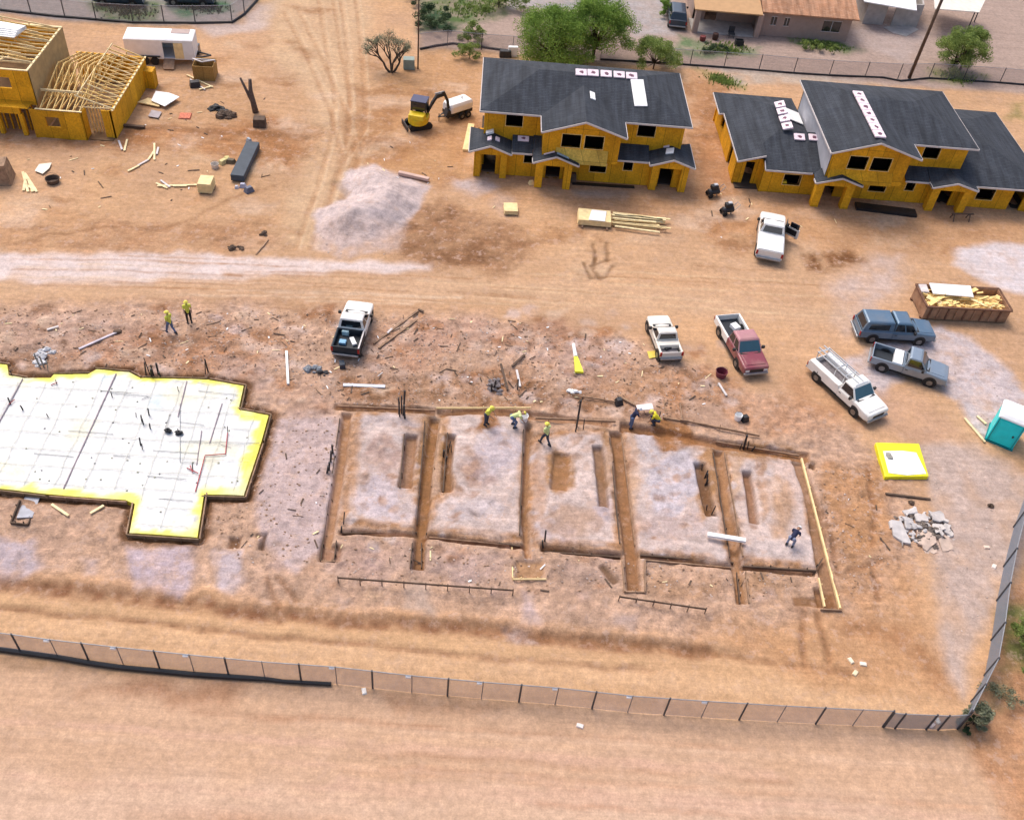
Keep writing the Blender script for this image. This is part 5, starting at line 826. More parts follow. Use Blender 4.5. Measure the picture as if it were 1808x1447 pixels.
def bare_tree():
    random.seed(31); p = P(692, 128); o = thing('tree', 'nearly bare tree with dark spreading limbs beside the thin pole', 'tree', p); b = MB(); tips = []
    def grow(q, d, L_, r_, n):
        q2 = q+d*L_; mid = q+d*L_*.5+Vector((random.uniform(-.08, .08), random.uniform(-.08, .08), 0))*L_
        b.tube([q, mid, q2], [r_, r_*.85, r_*.68], 6 if r_ > .03 else 4)
        if n == 0: tips.append(q2); return
        for _ in range(random.choice([2, 3, 3])):
            v = Vector((random.uniform(-1, 1), random.uniform(-1, 1), random.uniform(-.1, .8))); grow(q2, (d*.75+v*.62).normalized(), L_*random.uniform(.62, .85), r_*.62, n-1)
    for dx, dy in ((-.75, .1), (.1, -.25), (.65, .3), (-.2, .55)): grow(Vector((dx*.15, dy*.15, -.1)), Vector((dx, dy, 1.1)).normalized(), 1.12, .12, 4)
    b.build('trunk', BARK, o); lb = MB(); leaves(lb, [(tuple(t), (.32, .32, .24)) for t in tips], 16, .085); lb.build('crown', LEAFS, o, fixn=False)
bare_tree()
# dead forked trunk
p = P(452, 198); o = thing('dead_tree', 'dead grey brown trunk forking into two bare uprights', 'dead tree', p); b = MB(); b.tube([(0, 0, -.2), (-.15, .0, 1.0), (-.25, .05, 1.8), (-.2, .1, 2.75)], [.26, .22, .17, .13], 9).tube([(-.1, .05, .6), (-.5, .05, 1.6), (-.95, .1, 2.8)], [.18, .13, .09], 8); b.build('trunk', mat('dead wood', (.12, .085, .07), .9, .3, 5, bump=.4), o, smooth=True)
# ---------------------------------------------------------------- neighbours' houses beyond the fence
WALLP = mat('pinkish stucco', (.37, .27, .23), .9, .08, 2, bump=.1)
def bg_house():
    A = G(1268, 62); x0, y0 = G(1236, 84)[:2]; x1 = G(1494, 77)[0]; yf = (G(1340, 60)[1]+G(1493, 76)[1])/2
    o = thing('house', 'pinkish house with brown tiled roof and a covered back porch behind the first fence', 'house', ((x0+x1)/2, yf+4, 0)); off = np.array(o.location)
    xm = G(1338, 62)[0]; wh = 2.5; yd = yf+10; b = MB()
    b.panel((xm, yf), (x1, yf), -.1, wh, [(.95, 1.5, 1.1, 1.9), (2.3, 2.8, 1.1, 1.9), (6.2, 8.0, .9, 1.95)]); b.panel((x1, yf+.003), (x1, yd), -.1, wh); b.panel((x0, yd), (x0, yf+2.4), -.1, wh); b.panel((x0, yf+2.4), (xm, yf+2.4), -.1, wh, [(1.2, 2.4, 0, 2.0), (3.2, 4.2, .9, 1.8)]); b.panel((xm, yf+2.4), (xm, yf+.003), -.1, wh); b.panel((x1, yd), (x0, yd), -.1, wh); b.build('wall', WALLP, o, off)
    for u0, u1, z0, z1 in [(.95, 1.5, 1.1, 1.9), (2.3, 2.8, 1.1, 1.9), (6.2, 8.0, .9, 1.95)]:
        q = MB(); q.box(xm+u0, xm+u1, yf+.05, yf+.08, z0, z1); w_ = q.build('window', GLASSD, o, off); f = MB(); e = .05; f.box(xm+u0-e, xm+u1+e, yf-.02, yf+.04, z0-e, z0).box(xm+u0-e, xm+u1+e, yf-.02, yf+.04, z1, z1+e).box((xm*2+u0+u1)/2-.02, (xm*2+u0+u1)/2+.02, yf-.02, yf+.045, z0, z1); f.build('frame', FASC, w_, off)
    planes(o, off, [[(xm-.2, yf-.5, wh), (x1+.5, yf-.5, wh), (x1+.5, yf+5, wh+1.7), (xm-.2, yf+5, wh+1.7)], [(x0-.5, yf+2, wh+.55), (xm-.2, yf+2, wh+.55), (xm-.2, yf+5, wh+1.7), (x0-.5, yf+5, wh+1.7)], [(x1+.5, yf+10.5, wh), (x0-.5, yf+10.5, wh), (x0-.5, yf+5, wh+1.7), (x1+.5, yf+5, wh+1.7)]], .12, TANROOF)
    planes(o, off, [[(x0-.6, yf-1.0, wh-.1), (xm-.25, yf-1.0, wh-.1), (xm-.25, yf+2.1, wh+.5), (x0-.6, yf+2.1, wh+.5)]], .12, PORCHROOF, 'porch_roof')
    for x in (x0-.4, xm-.6): b = MB(); b.box(x, x+.5, yf-.9, yf-.4, -.1, wh-.2); b.build('porch_post', WALLP, o, off)
    for x, y in ((3.2, 3.6), (6.1, 3.9), (8.2, 3.4), (10.4, 4.2)): b = MB(); b.tube([(x0+x, yf+y, wh+.8), (x0+x, yf+y, wh+1.75)], .09, 7); b.build('vent_pipe', BLK, o, off)
    b = MB(); b.box(x0-.4, xm-.3, yf-.8, yf+2.4, -.05, .1); b.build('porch_floor', CONC, o, off)
    return x0, yf, xm
hx0, hyf, hxm = bg_house()
for px, py, s, c, lb in [(1262, 70, .8, (.06, .025, .02), 'dark red barrel on the porch edge of the brown roofed house'), (1290, 66, .9, (.03, .03, .035), 'dark patio chair in the middle of the shaded porch'), (1304, 80, .7, (.02, .022, .025), 'black crate in front of the shaded porch'), (1240, 72, .6, (.16, .03, .03), 'small red pot left of the porch post')]:
    q = P(px, py); o = thing('yard_item', lb, 'barrel' if 'barrel' in lb or 'pot' in lb else ('chair' if 'chair' in lb else 'crate'), q); m = mat('yard paint', c, .6, .3, 4)
    if 'chair' in lb:
        b = MB(); b.box(-.3, .3, -.3, .3, .38, .46); b.build('seat', m, o); b = MB(); b.box(-.3, .3, .24, .3, .46, 1.0); b.build('backrest', m, o)
        for i in (-.26, .22):
            for j in (-.26, .22): b = MB(); b.box(i, i+.04, j, j+.04, 0, .38); b.build('leg', m, o)
    elif 'crate' in lb:
        b = MB(); b.box(-.4, .4, -.3, .3, 0, .06).box(-.4, .4, -.3, -.26, .06, .55).box(-.4, .4, .26, .3, .06, .55).box(-.4, -.36, -.26, .26, .06, .55).box(.36, .4, -.26, .26, .06, .55); b.build('box', m, o)
    else:
        b = MB(); b.loft([[(.3*k*math.cos(a), .3*k*math.sin(a), z) for a in np.linspace(0, 6.28, 13)[:-1]] for z, k in ((0, .85), (.1, .95), (.4*s, 1.05), (.75*s, .95), (.78*s, .85))]); b.build('barrel_body', m, o)
def shed_house():
    o = thing('house', 'grey block house with white sheet roofs, cut by the top edge at the right', 'house', (*G(1600, 20)[:2], 0)); off = np.array(o.location); b = MB()
    q = [G(*p) for p in [(1522, 42), (1618, 48), (1640, 20), (1530, -10)]]
    a, c = q[0][:2], q[1][:2]; d = G(1608, 30)[:2]
    b.panel(a, c, -.1, 2.3, [(2.2, 3.1, 0, 2.0)]); b.panel(c, c+[1.2, 6], -.1, 2.3); b.panel(a+[0, 7], a, -.1, 2.3); b.build('wall', CONC, o, off)
    planes(o, off, [[(a[0]-.8, a[1]-.7, 2.55), (c[0]-1.4, c[1]-1.8, 2.4), (c[0]+.2, c[1]+6, 3.2), (a[0]-.8, a[1]+7, 3.2)]], .1, WHITE)
    planes(o, off, [[(c[0]+.6, c[1]-1.2, 2.5), (c[0]+5.6, c[1]-.6, 2.3), (c[0]+7.5, c[1]+3.0, 2.35), (c[0]+2.4, c[1]+5.5, 2.7)]], .08, mat('cream sheet roof', (.72, .66, .58), .6, .1, 2), 'carport_roof')
    for x, y in ((5.3, -.3), (7.1, 2.6), (.9, -1)): e = MB(); e.tube([(c[0]+x, c[1]+y, -.1), (c[0]+x, c[1]+y, 2.3)], .06, 7); e.build('carport_post', DSTEEL, o, off)
    b = MB(); u = [G(*p, .06) for p in [(1560, 48), (1600, 40), (1622, 52), (1600, 64), (1576, 58)]]; b.slab(u, .15); tag(b.build('concrete_pad', CONC), 'pale concrete pad in the yard below the white sheet roof', 'concrete pad')
shed_house()
def far_house():
    a = G(300, -8); c = G(440, -6); o = thing('house', 'pale house wall barely seen at the upper left edge', 'house', (*((a+c)/2)[:2], 0)); off = np.array(o.location); b = MB(); b.panel((a[0]+3, a[1]+1.5), (c[0]-1, c[1]+1.5), -.1, 2.6, [(1.2, 2.2, .9, 1.9)]); b.panel((c[0]-1, c[1]+1.503), (c[0]-1, c[1]+9), -.1, 2.6); b.panel((a[0]+3, a[1]+9), (a[0]+3, a[1]+1.503), -.1, 2.6); b.build('wall', WALLP, o, off)
    planes(o, off, [[(a[0]+2.5, a[1]+1, 2.6), (c[0]-.5, c[1]+1, 2.6), (c[0]-.5, c[1]+5.5, 4), (a[0]+2.5, a[1]+5.5, 4)], [(c[0]-.5, c[1]+10, 2.6), (a[0]+2.5, a[1]+10, 2.6), (a[0]+2.5, a[1]+5.5, 4), (c[0]-.5, c[1]+5.5, 4)]], .1, TANROOF)
far_house()

# ---------------------------------------------------------------- vehicles (local x forward, y left)
def ring(x, w_, z0, zs, zt, ti=.9):      # one cross section of the lower body
    return [(x, -w_*.9, z0), (x, -w_, z0+.14), (x, -w_, zs), (x, -w_*.975, zt-.05), (x, -w_*ti, zt), (x, 0, zt+.02), (x, w_*ti, zt), (x, w_*.975, zt-.05), (x, w_, zs), (x, w_, z0+.14), (x, w_*.9, z0)]
def quad_in(b, p, mg=(.06, .05), off=.007):   # pane set just proud of a four-cornered face, inset by a margin
    p = [np.array(q, float) for q in p]; n = np.cross(p[1]-p[0], p[3]-p[0]); n /= np.linalg.norm(n)
    f = lambda u_, v_: (p[0]*(1-u_)+p[1]*u_)*(1-v_)+(p[3]*(1-u_)+p[2]*u_)*v_
    q = [f(mg[0], mg[1]), f(1-mg[0], mg[1]), f(1-mg[0], 1-mg[1]), f(mg[0], 1-mg[1])]; b.hexa([*[k-n*.004 for k in q], *[k+n*off for k in q]])
def vehicle(name, label, cat, at, rz, paint, L=5.4, W_=1.9, *a, sc=.93, **k):
    o, d = _vehicle(name, label, cat, at, rz, paint, L, W_, *a, **k); o.scale = (sc, sc, sc); return o, d
def _vehicle(name, label, cat, at, rz, paint, L=5.4, W_=1.9, wb=3.4, hood=1.45, cab=1.9, style='pickup', bed_paint=None, bed_in=None, cab_paint=None, belt=1.08, roof=1.80, door_open=False, glass=None, tail=None, rake=.62):
    o = thing(name, label, cat, at, rz); bed_paint = bed_paint or paint; cab_paint = cab_paint or paint; glass = glass or GLASSD; hw = W_/2
    xf = L/2+.05; xr = -L/2+.05; xa, xb = wb/2, -wb/2; xh = xf-hood; xc = xh-cab; z0 = .36
    b = MB(); fr = [ring(xf, hw*.86, .48, .72, .86), ring(xf-.07, hw*.95, .40, .80, .95), ring(xf-.35, hw, z0, .88, 1.0), ring(xh+.25, hw, z0, .92, belt), ring(xh, hw, z0, .94, belt+.03), ring(xc, hw, z0, .94, belt)]
    if style != 'pickup': fr += [ring(xr+.12, hw, z0, .94, belt), ring(xr, hw*.96, .42, .90, belt-.05)]
    b.loft(fr); bo = b.build('body', paint, o); bevel(bo, .02, 2)
    hb = MB(); hb.hexa([(xh+.12, -hw*.8, belt-.01), (xf-.28, -hw*.74, .985), (xf-.28, hw*.74, .985), (xh+.12, hw*.8, belt-.01), (xh+.12, -hw*.78, belt+.055), (xf-.26, -hw*.70, 1.03), (xf-.26, hw*.70, 1.03), (xh+.12, hw*.78, belt+.055)]); bevel(hb.build('bonnet', paint, o), .03, 2)
    # greenhouse
    ra = rake; rr = .12 if style == 'pickup' else .28; xe = xc if style == 'pickup' else xr+.1; bw, tw = hw*.95, hw*.78
    bot = [(xe, -bw, belt-.02), (xh-.02, -bw, belt-.02), (xh-.02, bw, belt-.02), (xe, bw, belt-.02)]; top = [(xe+rr, -tw, roof-.05), (xh-ra, -tw, roof-.05), (xh-ra, tw, roof-.05), (xe+rr, tw, roof-.05)]
    g = MB(); i = [(.12, .1)]; cap = [(xe+rr+.12, -tw+.12, roof), (xh-ra-.12, -tw+.12, roof), (xh-ra-.12, tw-.12, roof), (xe+rr+.12, tw-.12, roof)]
    g.loft([bot, top, cap]); go = g.build('cab', cab_paint, o); bevel(go, .035, 2)
    q = MB(); quad_in(q, [bot[1], bot[2], top[2], top[1]], (.05, .1)); q.build('windscreen', glass, o)
    q = MB(); quad_in(q, [bot[3], bot[0], top[0], top[3]], (.1, .16)); q.build('rear_window', GLASSD, o)
    for s_, (i0, i1) in ((-1, (0, 1)), (1, (2, 3))):
        A, B_, T1, T0 = (bot[0], bot[1], top[1], top[0]) if s_ < 0 else (bot[2], bot[3], top[3], top[2]); A, B_, T1, T0 = map(np.array, (A, B_, T1, T0)); n_ = 1 if (style == 'pickup' and cab < 1.6) else (2 if style == 'pickup' else 3)
        for j in range(n_):
            u0, u1 = j/n_, (j+1)/n_; q = MB(); quad_in(q, [A*(1-u0)+B_*u0, A*(1-u1)+B_*u1, T0*(1-u1)+T1*u1, T0*(1-u0)+T1*u0], (.09/n_**.5, .14)); q.build('side_window', GLASSD, o)
    nd = 1 if (style == 'pickup' and cab < 1.85) else 2
    for s_ in (-1, 1):
        if door_open and s_ < 0: continue
        for j in range(nd):
            x1_, x0_ = xh-.12-(xh-xc-.15)*j/nd, xh-.12-(xh-xc-.15)*(j+1)/nd+.03; q = MB(); ys = sorted((s_*(hw+.001), s_*(hw+.009))); q.box(x0_, x1_, ys[0], ys[1], .52, .93); dq = q.build('door', cab_paint if nd == 2 else paint, o); q = MB(); ys = sorted((s_*(hw+.010), s_*(hw+.03))); q.box(x0_+.06, x0_+.24, ys[0], ys[1], .84, .88); q.build('handle', BLK, dq)
    q = MB(); q.box(xb+.5, xa-.5, -hw-.004, hw+.004, .36, .42); q.build('sill_trim', BLK, o)
    if style == 'pickup':
        xt = xr+.03; t = .09; zb = belt-.03; b = MB()
        for s_ in (-1, 1):
            ys = sorted((s_*hw, s_*(hw-t-.05))); b.loft([[(x, ys[0], .5), (x, ys[1], .5), (x, ys[1], zb-.02), (x, (ys[0]+ys[1])/2, zb+.015), (x, ys[0], zb-.02)] for x in (xt+.06, xc-.015)])
        b.box(xt, xt+.06, -hw*.98, hw*.98, .46, zb).box(xc-.1, xc-.016, -hw+.145, hw-.145, .5, zb); bevel(b.build('bed', bed_paint, o), .015, 2)
        f = MB(); f.box(xt+.065, xc-.105, -hw+.145, hw-.145, .46, .62); f.build('bed_floor', bed_in or BLK, o)
        if tail: q = MB(); q.box(xt-.012, xt-.002, -hw*.9, hw*.9, .52, zb-.03); q.build('tailgate', tail, o)
    bm_ = MB(); bm_.box(xf-.06, xf+.09, -hw*.92, hw*.92, .38, .56); bevel(bm_.build('bumper', STEEL if style == 'pickup' else paint, o), .03); bm_ = MB(); bm_.box(xr-.12, xr-.005, -hw*.92, hw*.92, .40, .54); bevel(bm_.build('bumper', STEEL, o), .03)
    q = MB(); q.box(xh-.12, xh+.10, -hw*.8, hw*.8, belt+.028, belt+.036); q.build('cowl', BLK, o)
    q = MB(); q.box(xf-.01, xf+.012, -hw*.5, hw*.5, .60, .82); q.build('grille', BLK, o)
    for s_ in (-1, 1):
        q = MB(); q.box(xf-.09, xf+.006, s_*hw*.70-.14, s_*hw*.70+.14, .62, .80); q.build('headlight', LAMP, o); q = MB(); y = s_*hw*.93; q.box(xr-.012, xr+.05, y-.07, y+.07, .66, .98); q.build('tail_light', REDL, o)
        q = MB(); q.box(xh-.42, xh-.28, s_*(hw+.02)-.0, s_*(hw+.02)+s_*.2, belt+.03, belt+.22) if s_ > 0 else q.box(xh-.42, xh-.28, -(hw+.22), -(hw+.02), belt+.03, belt+.22); q.build('mirror', BLK, o)
        for x in (xa, xb):
            q = MB(); q.tube([(x, s_*(hw-.14), .40), (x, s_*(hw+.006), .40)], .455, 18); q.build('wheel_arch', BLK, o)
            q = MB(); q.tube([(x, s_*(hw-.2), .37), (x, s_*(hw-.06), .37), (x, s_*(hw+.015), .37), (x, s_*(hw+.03), .37)], [.37, .37, .36, .32], 20); wo = q.build('wheel', RUB, o, smooth=False); r_ = MB(); r_.tube([(x, s_*(hw+.028), .37), (x, s_*(hw+.038), .37), (x, s_*(hw+.02), .37)], [.22, .20, .06], 16); r_.build('rim', RIM, wo)
    return o, dict(xf=xf, xr=xr, xh=xh, xc=xc, hw=hw, belt=belt, roof=roof)
LAMP = mat('lamp lens', (.7, .72, .72), .15, .05, 4); REDL = mat('red lens', (.35, .02, .02), .2, .1, 4)
PW = mat('white car paint', (.78, .77, .74), .35, .03, 2, coat=.4, dirt=(.45, .33, .22, .25)); PCR = mat('cream car paint', (.74, .70, .63), .4, .04, 2, coat=.3, dirt=(.42, .30, .2, .3)); PRED = mat('maroon car paint', (.22, .035, .055), .35, .06, 2, coat=.4, dirt=(.42, .30, .22, .35)); PPNK = mat('faded maroon roof', (.42, .20, .22), .5, .08, 2, dirt=(.42, .30, .22, .4))
PBLU = mat('steel blue car paint', (.10, .17, .25), .32, .06, 2, metal=.35, coat=.5, dirt=(.35, .30, .25, .25)); PGRY = mat('blue grey car paint', (.24, .30, .37), .32, .06, 2, metal=.4, coat=.5, dirt=(.40, .32, .24, .25)); PNAV = mat('dark blue car paint', (.02, .035, .06), .35, .1, 2, coat=.5)
BEDL = mat('black bed liner', (.016, .022, .03), .6, .2, 4); BEDG = mat('scuffed grey bed', (.20, .18, .19), .7, .3, 3)
def head(rear, front):          # heading on the ground from rear towards front pixel
    a, c = G(*rear), G(*front); return math.atan2(c[1]-a[1], c[0]-a[0]), a, c
def by_wheels(rear, front, W_, side):      # position from the two near-side wheel contacts
    rz, a, c = head(rear, front); m = (a+c)/2; n = np.array([-math.sin(rz), math.cos(rz), 0])*side*W_/2; q = m-n*1.0
    q = q+np.array([-.30, -.06, 0]); return np.array([q[0], q[1], H(q[0], q[1])]), rz, np.linalg.norm(c-a)
def V(px, py, z): return G(px, py, z)

# white van-like truck near the second house, door open; it faces away
a = V(1356, 455, .4); c = V(1365, 381, .9); rz = math.atan2(c[1]-a[1], c[0]-a[0]); m = (a+c)/2
vo, d = vehicle('pickup_truck', 'white pickup with covered bed and open side door, parked before the second house', 'pickup truck', (m[0], m[1], H(m[0], m[1])), rz, PW, 5.3, 1.9, 3.2, 1.3, 1.75, roof=1.78, rake=.95, door_open=True, sc=1.0)
b = MB(); b.hexa([(d['xr']+.06, -.9, 1.07), (d['xc']-.03, -.9, 1.07), (d['xc']-.03, .9, 1.07), (d['xr']+.06, .9, 1.07), (d['xr']+.1, -.86, 1.13), (d['xc']-.03, -.86, 1.13), (d['xc']-.03, .86, 1.13), (d['xr']+.1, .86, 1.13)]); bevel(b.build('bed_cover', WHITE, vo), .02)
hx = d['xh']-.15; hy = -d['hw']; M = Matrix.Translation((hx, hy, 0)) @ Matrix.Rotation(math.radians(62), 4, 'Z')
q = MB(); q.box(-1.15, 0, -.07, .07, .42, 1.1); q.xform(M); do = q.build('door', PW, vo); q = MB(); q.box(-1.0, -.15, .075, .09, .55, 1.0); q.xform(M); q.build('door_lining', BLK, do)
q = MB(); q.box(-1.05, -.35, -.03, .03, 1.085, 1.5); q.xform(M); q.build('door_window', GLASSD, do); q = MB(); q.box(hx-1.15, hx-.05, hy-.004, hy+.02, .45, 1.7); q.build('doorway_shade_plate', BLK, vo)  # last box: black plate painting the cab's inner shade on its closed side
# white pickup with black liner
a = V(608, 632, .45); c = V(638, 531, .85); rz = math.atan2(c[1]-a[1], c[0]-a[0]); m = (a+c)/2
vo, d = vehicle('pickup_truck', 'white cab pickup with a long black lined bed, parked alone above the open footings', 'pickup truck', (m[0], m[1], H(m[0], m[1])), rz, PW, np.linalg.norm(c-a)-.1, 1.86, 3.5, 1.3, 1.75, rake=.95, bed_in=BEDL, tail=BEDL, bed_paint=mat('navy black bed side', (.018, .026, .036), .45, .15, 4))
b = MB(); b.box(d['xr']+.04, d['xc']-.03, -d['hw']+.02, -d['hw']+.11, 1.07, 1.09); b.build('rail_cap', FASC, vo)
def cargo(vo, name, label, cat, box, m, r_=0):
    """a load lying in a bed: its own thing, set at its place in the world"""
    b = MB(); b.box(-box[3]/2, box[3]/2, -box[4]/2, box[4]/2, 0, box[5]); o = b.build(name, m); bpy.context.view_layer.update(); o.matrix_world = vo.matrix_world @ Matrix.Translation(box[:3]) @ Matrix.Rotation(r_, 4, 'Z'); bevel(o, .03); return tag(o, label, cat)
cargo(vo, 'tool_box', 'pale blue box at the left of the black lined pickup bed', 'box', (-.55, .35, .625, .5, .45, .35), mat('pale blue plastic', (.45, .62, .66), .5, .1, 3)); cargo(vo, 'carton', 'small sky blue carton near the tailgate of the black lined bed', 'box', (-1.55, .35, .625, .4, .45, .2), mat('sky blue plastic', (.20, .42, .62), .5, .1, 3)); cargo(vo, 'white_carton', 'crumpled white carton right of centre in the black lined bed', 'box', (-1.35, -.3, .625, .75, .3, .18), WHITE, .5); cargo(vo, 'tool_tray', 'narrow black tool tray with grey lids against the cab of the black lined pickup', 'tray', (.05, 0, .63, .3, 1.4, .42), mat('grey blue tray', (.10, .13, .17), .5, .3, 4))
# small cream pickup
a = V(1186, 636, .45); c = V(1160, 556, .8); rz = math.atan2(c[1]-a[1], c[0]-a[0]); m = (a+c)/2
vo, d = vehicle('pickup_truck', 'small cream white pickup with empty grey bed, beside a yellow sheet on the dirt', 'pickup truck', (m[0], m[1], H(m[0], m[1])), rz, PCR, np.linalg.norm(c-a)-.05, 1.62, 2.9, 1.15, 1.5, bed_in=BEDG, belt=.98, roof=1.55, rake=.8)
b = MB(); b.box(-.2, .2, -.68, .68, 0, .36); o = b.build('tool_chest', PCR); bpy.context.view_layer.update(); o.matrix_world = vo.matrix_world @ Matrix.Translation((d['xc']-.33, 0, .63)); bevel(o, .03); tag(o, 'cream tool chest behind the cab of the small cream pickup', 'tool chest')
cargo(vo, 'spare_wheel', 'dark bundle lying in the grey bed of the small cream pickup', 'bundle', (-1.0, .1, .625, .55, .5, .16), DSTEEL, .4)
# maroon pickup with a white bed
pos, rz, wb = by_wheels((1271, 592), (1303, 650), 1.95, -1)
vo, d = vehicle('pickup_truck', 'maroon pickup with a white bed, facing the footings', 'pickup truck', pos, rz, PRED, 5.5, 1.88, max(3.2, min(3.7, wb)), 1.35, 1.75, bed_paint=PW, bed_in=BEDL, cab_paint=PPNK, glass=GLASSB)
cargo(vo, 'white_carton', 'white carton in the white bed of the maroon pickup', 'box', (-1.6, .2, .625, .6, .5, .3), WHITE, .3)
# utility truck
pos, rz, wb = by_wheels((1441, 671), (1512, 737), 2.0, -1)
vo, d = vehicle('utility_truck', 'white service truck with side tool boxes and an aluminium ladder rack, nearest the portable toilet', 'truck', pos, rz, PW, 5.8, 1.94, 3.55, 1.35, 1.5, bed_paint=PW, bed_in=BEDG, glass=GLASSB)
for s_ in (-1, 1):
    b = MB(); b.box(d['xr']+.1, d['xc']-.06, *sorted((s_*(d['hw']+.004), s_*(d['hw']-.42))), .66, 1.22); to = b.build('tool_locker', PW, vo); bevel(to, .03)
    for i in range(3): x = d['xr']+.2+i*.85; q = MB(); q.box(x, x+.78, *sorted((s_*(d['hw']+.006), s_*(d['hw']+.014))), .72, 1.16); q.build('locker_door', PW, to)
AL = mat('aluminium', (.62, .64, .66), .35, .1, 5, metal=.5)
b = MB()
for y in (-.5, .5): b.beam((d['xr']+.1, y, 1.75), (d['xc']+.9, y, 1.75), .05, .06)
for x in (d['xr']+.2, -.9, d['xc']-.2, d['xc']+.8):
    b.beam((x, -.5, 1.78), (x, .5, 1.78), .05, .05)
    if x < d['xc']: b.beam((x, -.5, 1.2), (x, -.5, 1.75), .05, .05).beam((x, .5, 1.2), (x, .5, 1.75), .05, .05)
b.build('ladder_rack', AL, vo)
b = MB(); [b.beam((d['xr']-.1, y, 1.84), (d['xc']+.7, y, 1.84), .06, .08) for y in (-.22, .22)]; [b.beam((d['xr']+k*.32, -.22, 1.84), (d['xr']+k*.32, .22, 1.84), .04, .03) for k in range(1, 9)]; lo = b.build('ladder', AL); bpy.context.view_layer.update(); lo.matrix_world = vo.matrix_world.copy(); tag(lo, 'aluminium ladder lying on the rack of the white service truck', 'ladder')
# blue pickup with camper shell
pos, rz, wb = by_wheels((1543, 607), (1629, 612), 1.95, -1)
vo, d = vehicle('pickup_truck', 'steel blue pickup with a matching canopy over its bed, parked by the waste skip', 'pickup truck', pos, rz, PBLU, 5.55, 1.88, 3.4, 1.4, 1.8, 'pickup', glass=GLASSD)
b = MB(); x0, x1 = d['xr']+.1, d['xc']-.02; hw = d['hw']; b.loft([[(x0, -hw*.95, 1.055), (x1, -hw*.95, 1.055), (x1, hw*.95, 1.055), (x0, hw*.95, 1.055)], [(x0+.25, -hw*.8, 1.72), (x1-.02, -hw*.8, 1.75), (x1-.02, hw*.8, 1.75), (x0+.25, hw*.8, 1.72)], [(x0+.36, -hw*.68, 1.78), (x1-.1, -hw*.68, 1.81), (x1-.1, hw*.68, 1.81), (x0+.36, hw*.68, 1.78)]]); co = b.build('canopy', PBLU, vo); bevel(co, .03)
for s_ in (-1, 1): A = [np.array(q_) for q_ in ((x0, s_*hw*.95, 1.055), (x1, s_*hw*.95, 1.055), (x1-.02, s_*hw*.8, 1.75), (x0+.25, s_*hw*.8, 1.72))]; q = MB(); quad_in(q, A if s_ < 0 else [A[1], A[0], A[3], A[2]], (.16, .2)); q.build('canopy_window', GLASSD, co)
q = MB(); quad_in(q, [(x0, hw*.95, 1.055), (x0, -hw*.95, 1.055), (x0+.25, -hw*.8, 1.72), (x0+.25, hw*.8, 1.72)], (.1, .15)); q.build('canopy_window', GLASSD, co)
# blue-grey pickup
pos, rz, wb = by_wheels((1564, 659), (1641, 683), 1.85, -1)
vo, d = vehicle('pickup_truck', 'blue grey pickup with a white tool chest behind its cab, beside the steel blue one', 'pickup truck', pos, rz, PGRY, 5.15, 1.78, 3.2, 1.4, 1.55, bed_in=BEDL)
b = MB(); b.box(-.3, .3, -.78, .78, 0, .42); o = b.build('tool_chest', WHITE); bpy.context.view_layer.update(); o.matrix_world = vo.matrix_world @ Matrix.Translation((d['xc']-.45, 0, .68)); bevel(o, .03); tag(o, 'white tool chest across the bed behind the cab of the blue grey pickup', 'tool chest')
# dark pickup in the neighbours' yard and far dark cars
a = V(1200, 48, .5); c = V(1196, -14, .8); vo, d = vehicle('pickup_truck', 'dark blue car parked beside the brown roofed house at the top edge', 'car', (a[0], a[1]+2.6, H(a[0], a[1])), math.atan2(c[1]-a[1], c[0]-a[0]), PNAV, 5.0, 1.9, 3.1, 1.3, 2.3, 'wagon')
for px, lb in ((205, 'dark car cut by the top edge beside the upper left yard fence'), (330, 'black car cut by the top edge, right of another in the upper left yard')):
    a = G(px, 6, .4); vehicle('car', lb, 'car', (a[0], a[1]+1.0, 0), math.radians(4), PNAV, 4.8, 1.85, 2.9, 1.2, 2.2, 'wagon', roof=1.5)
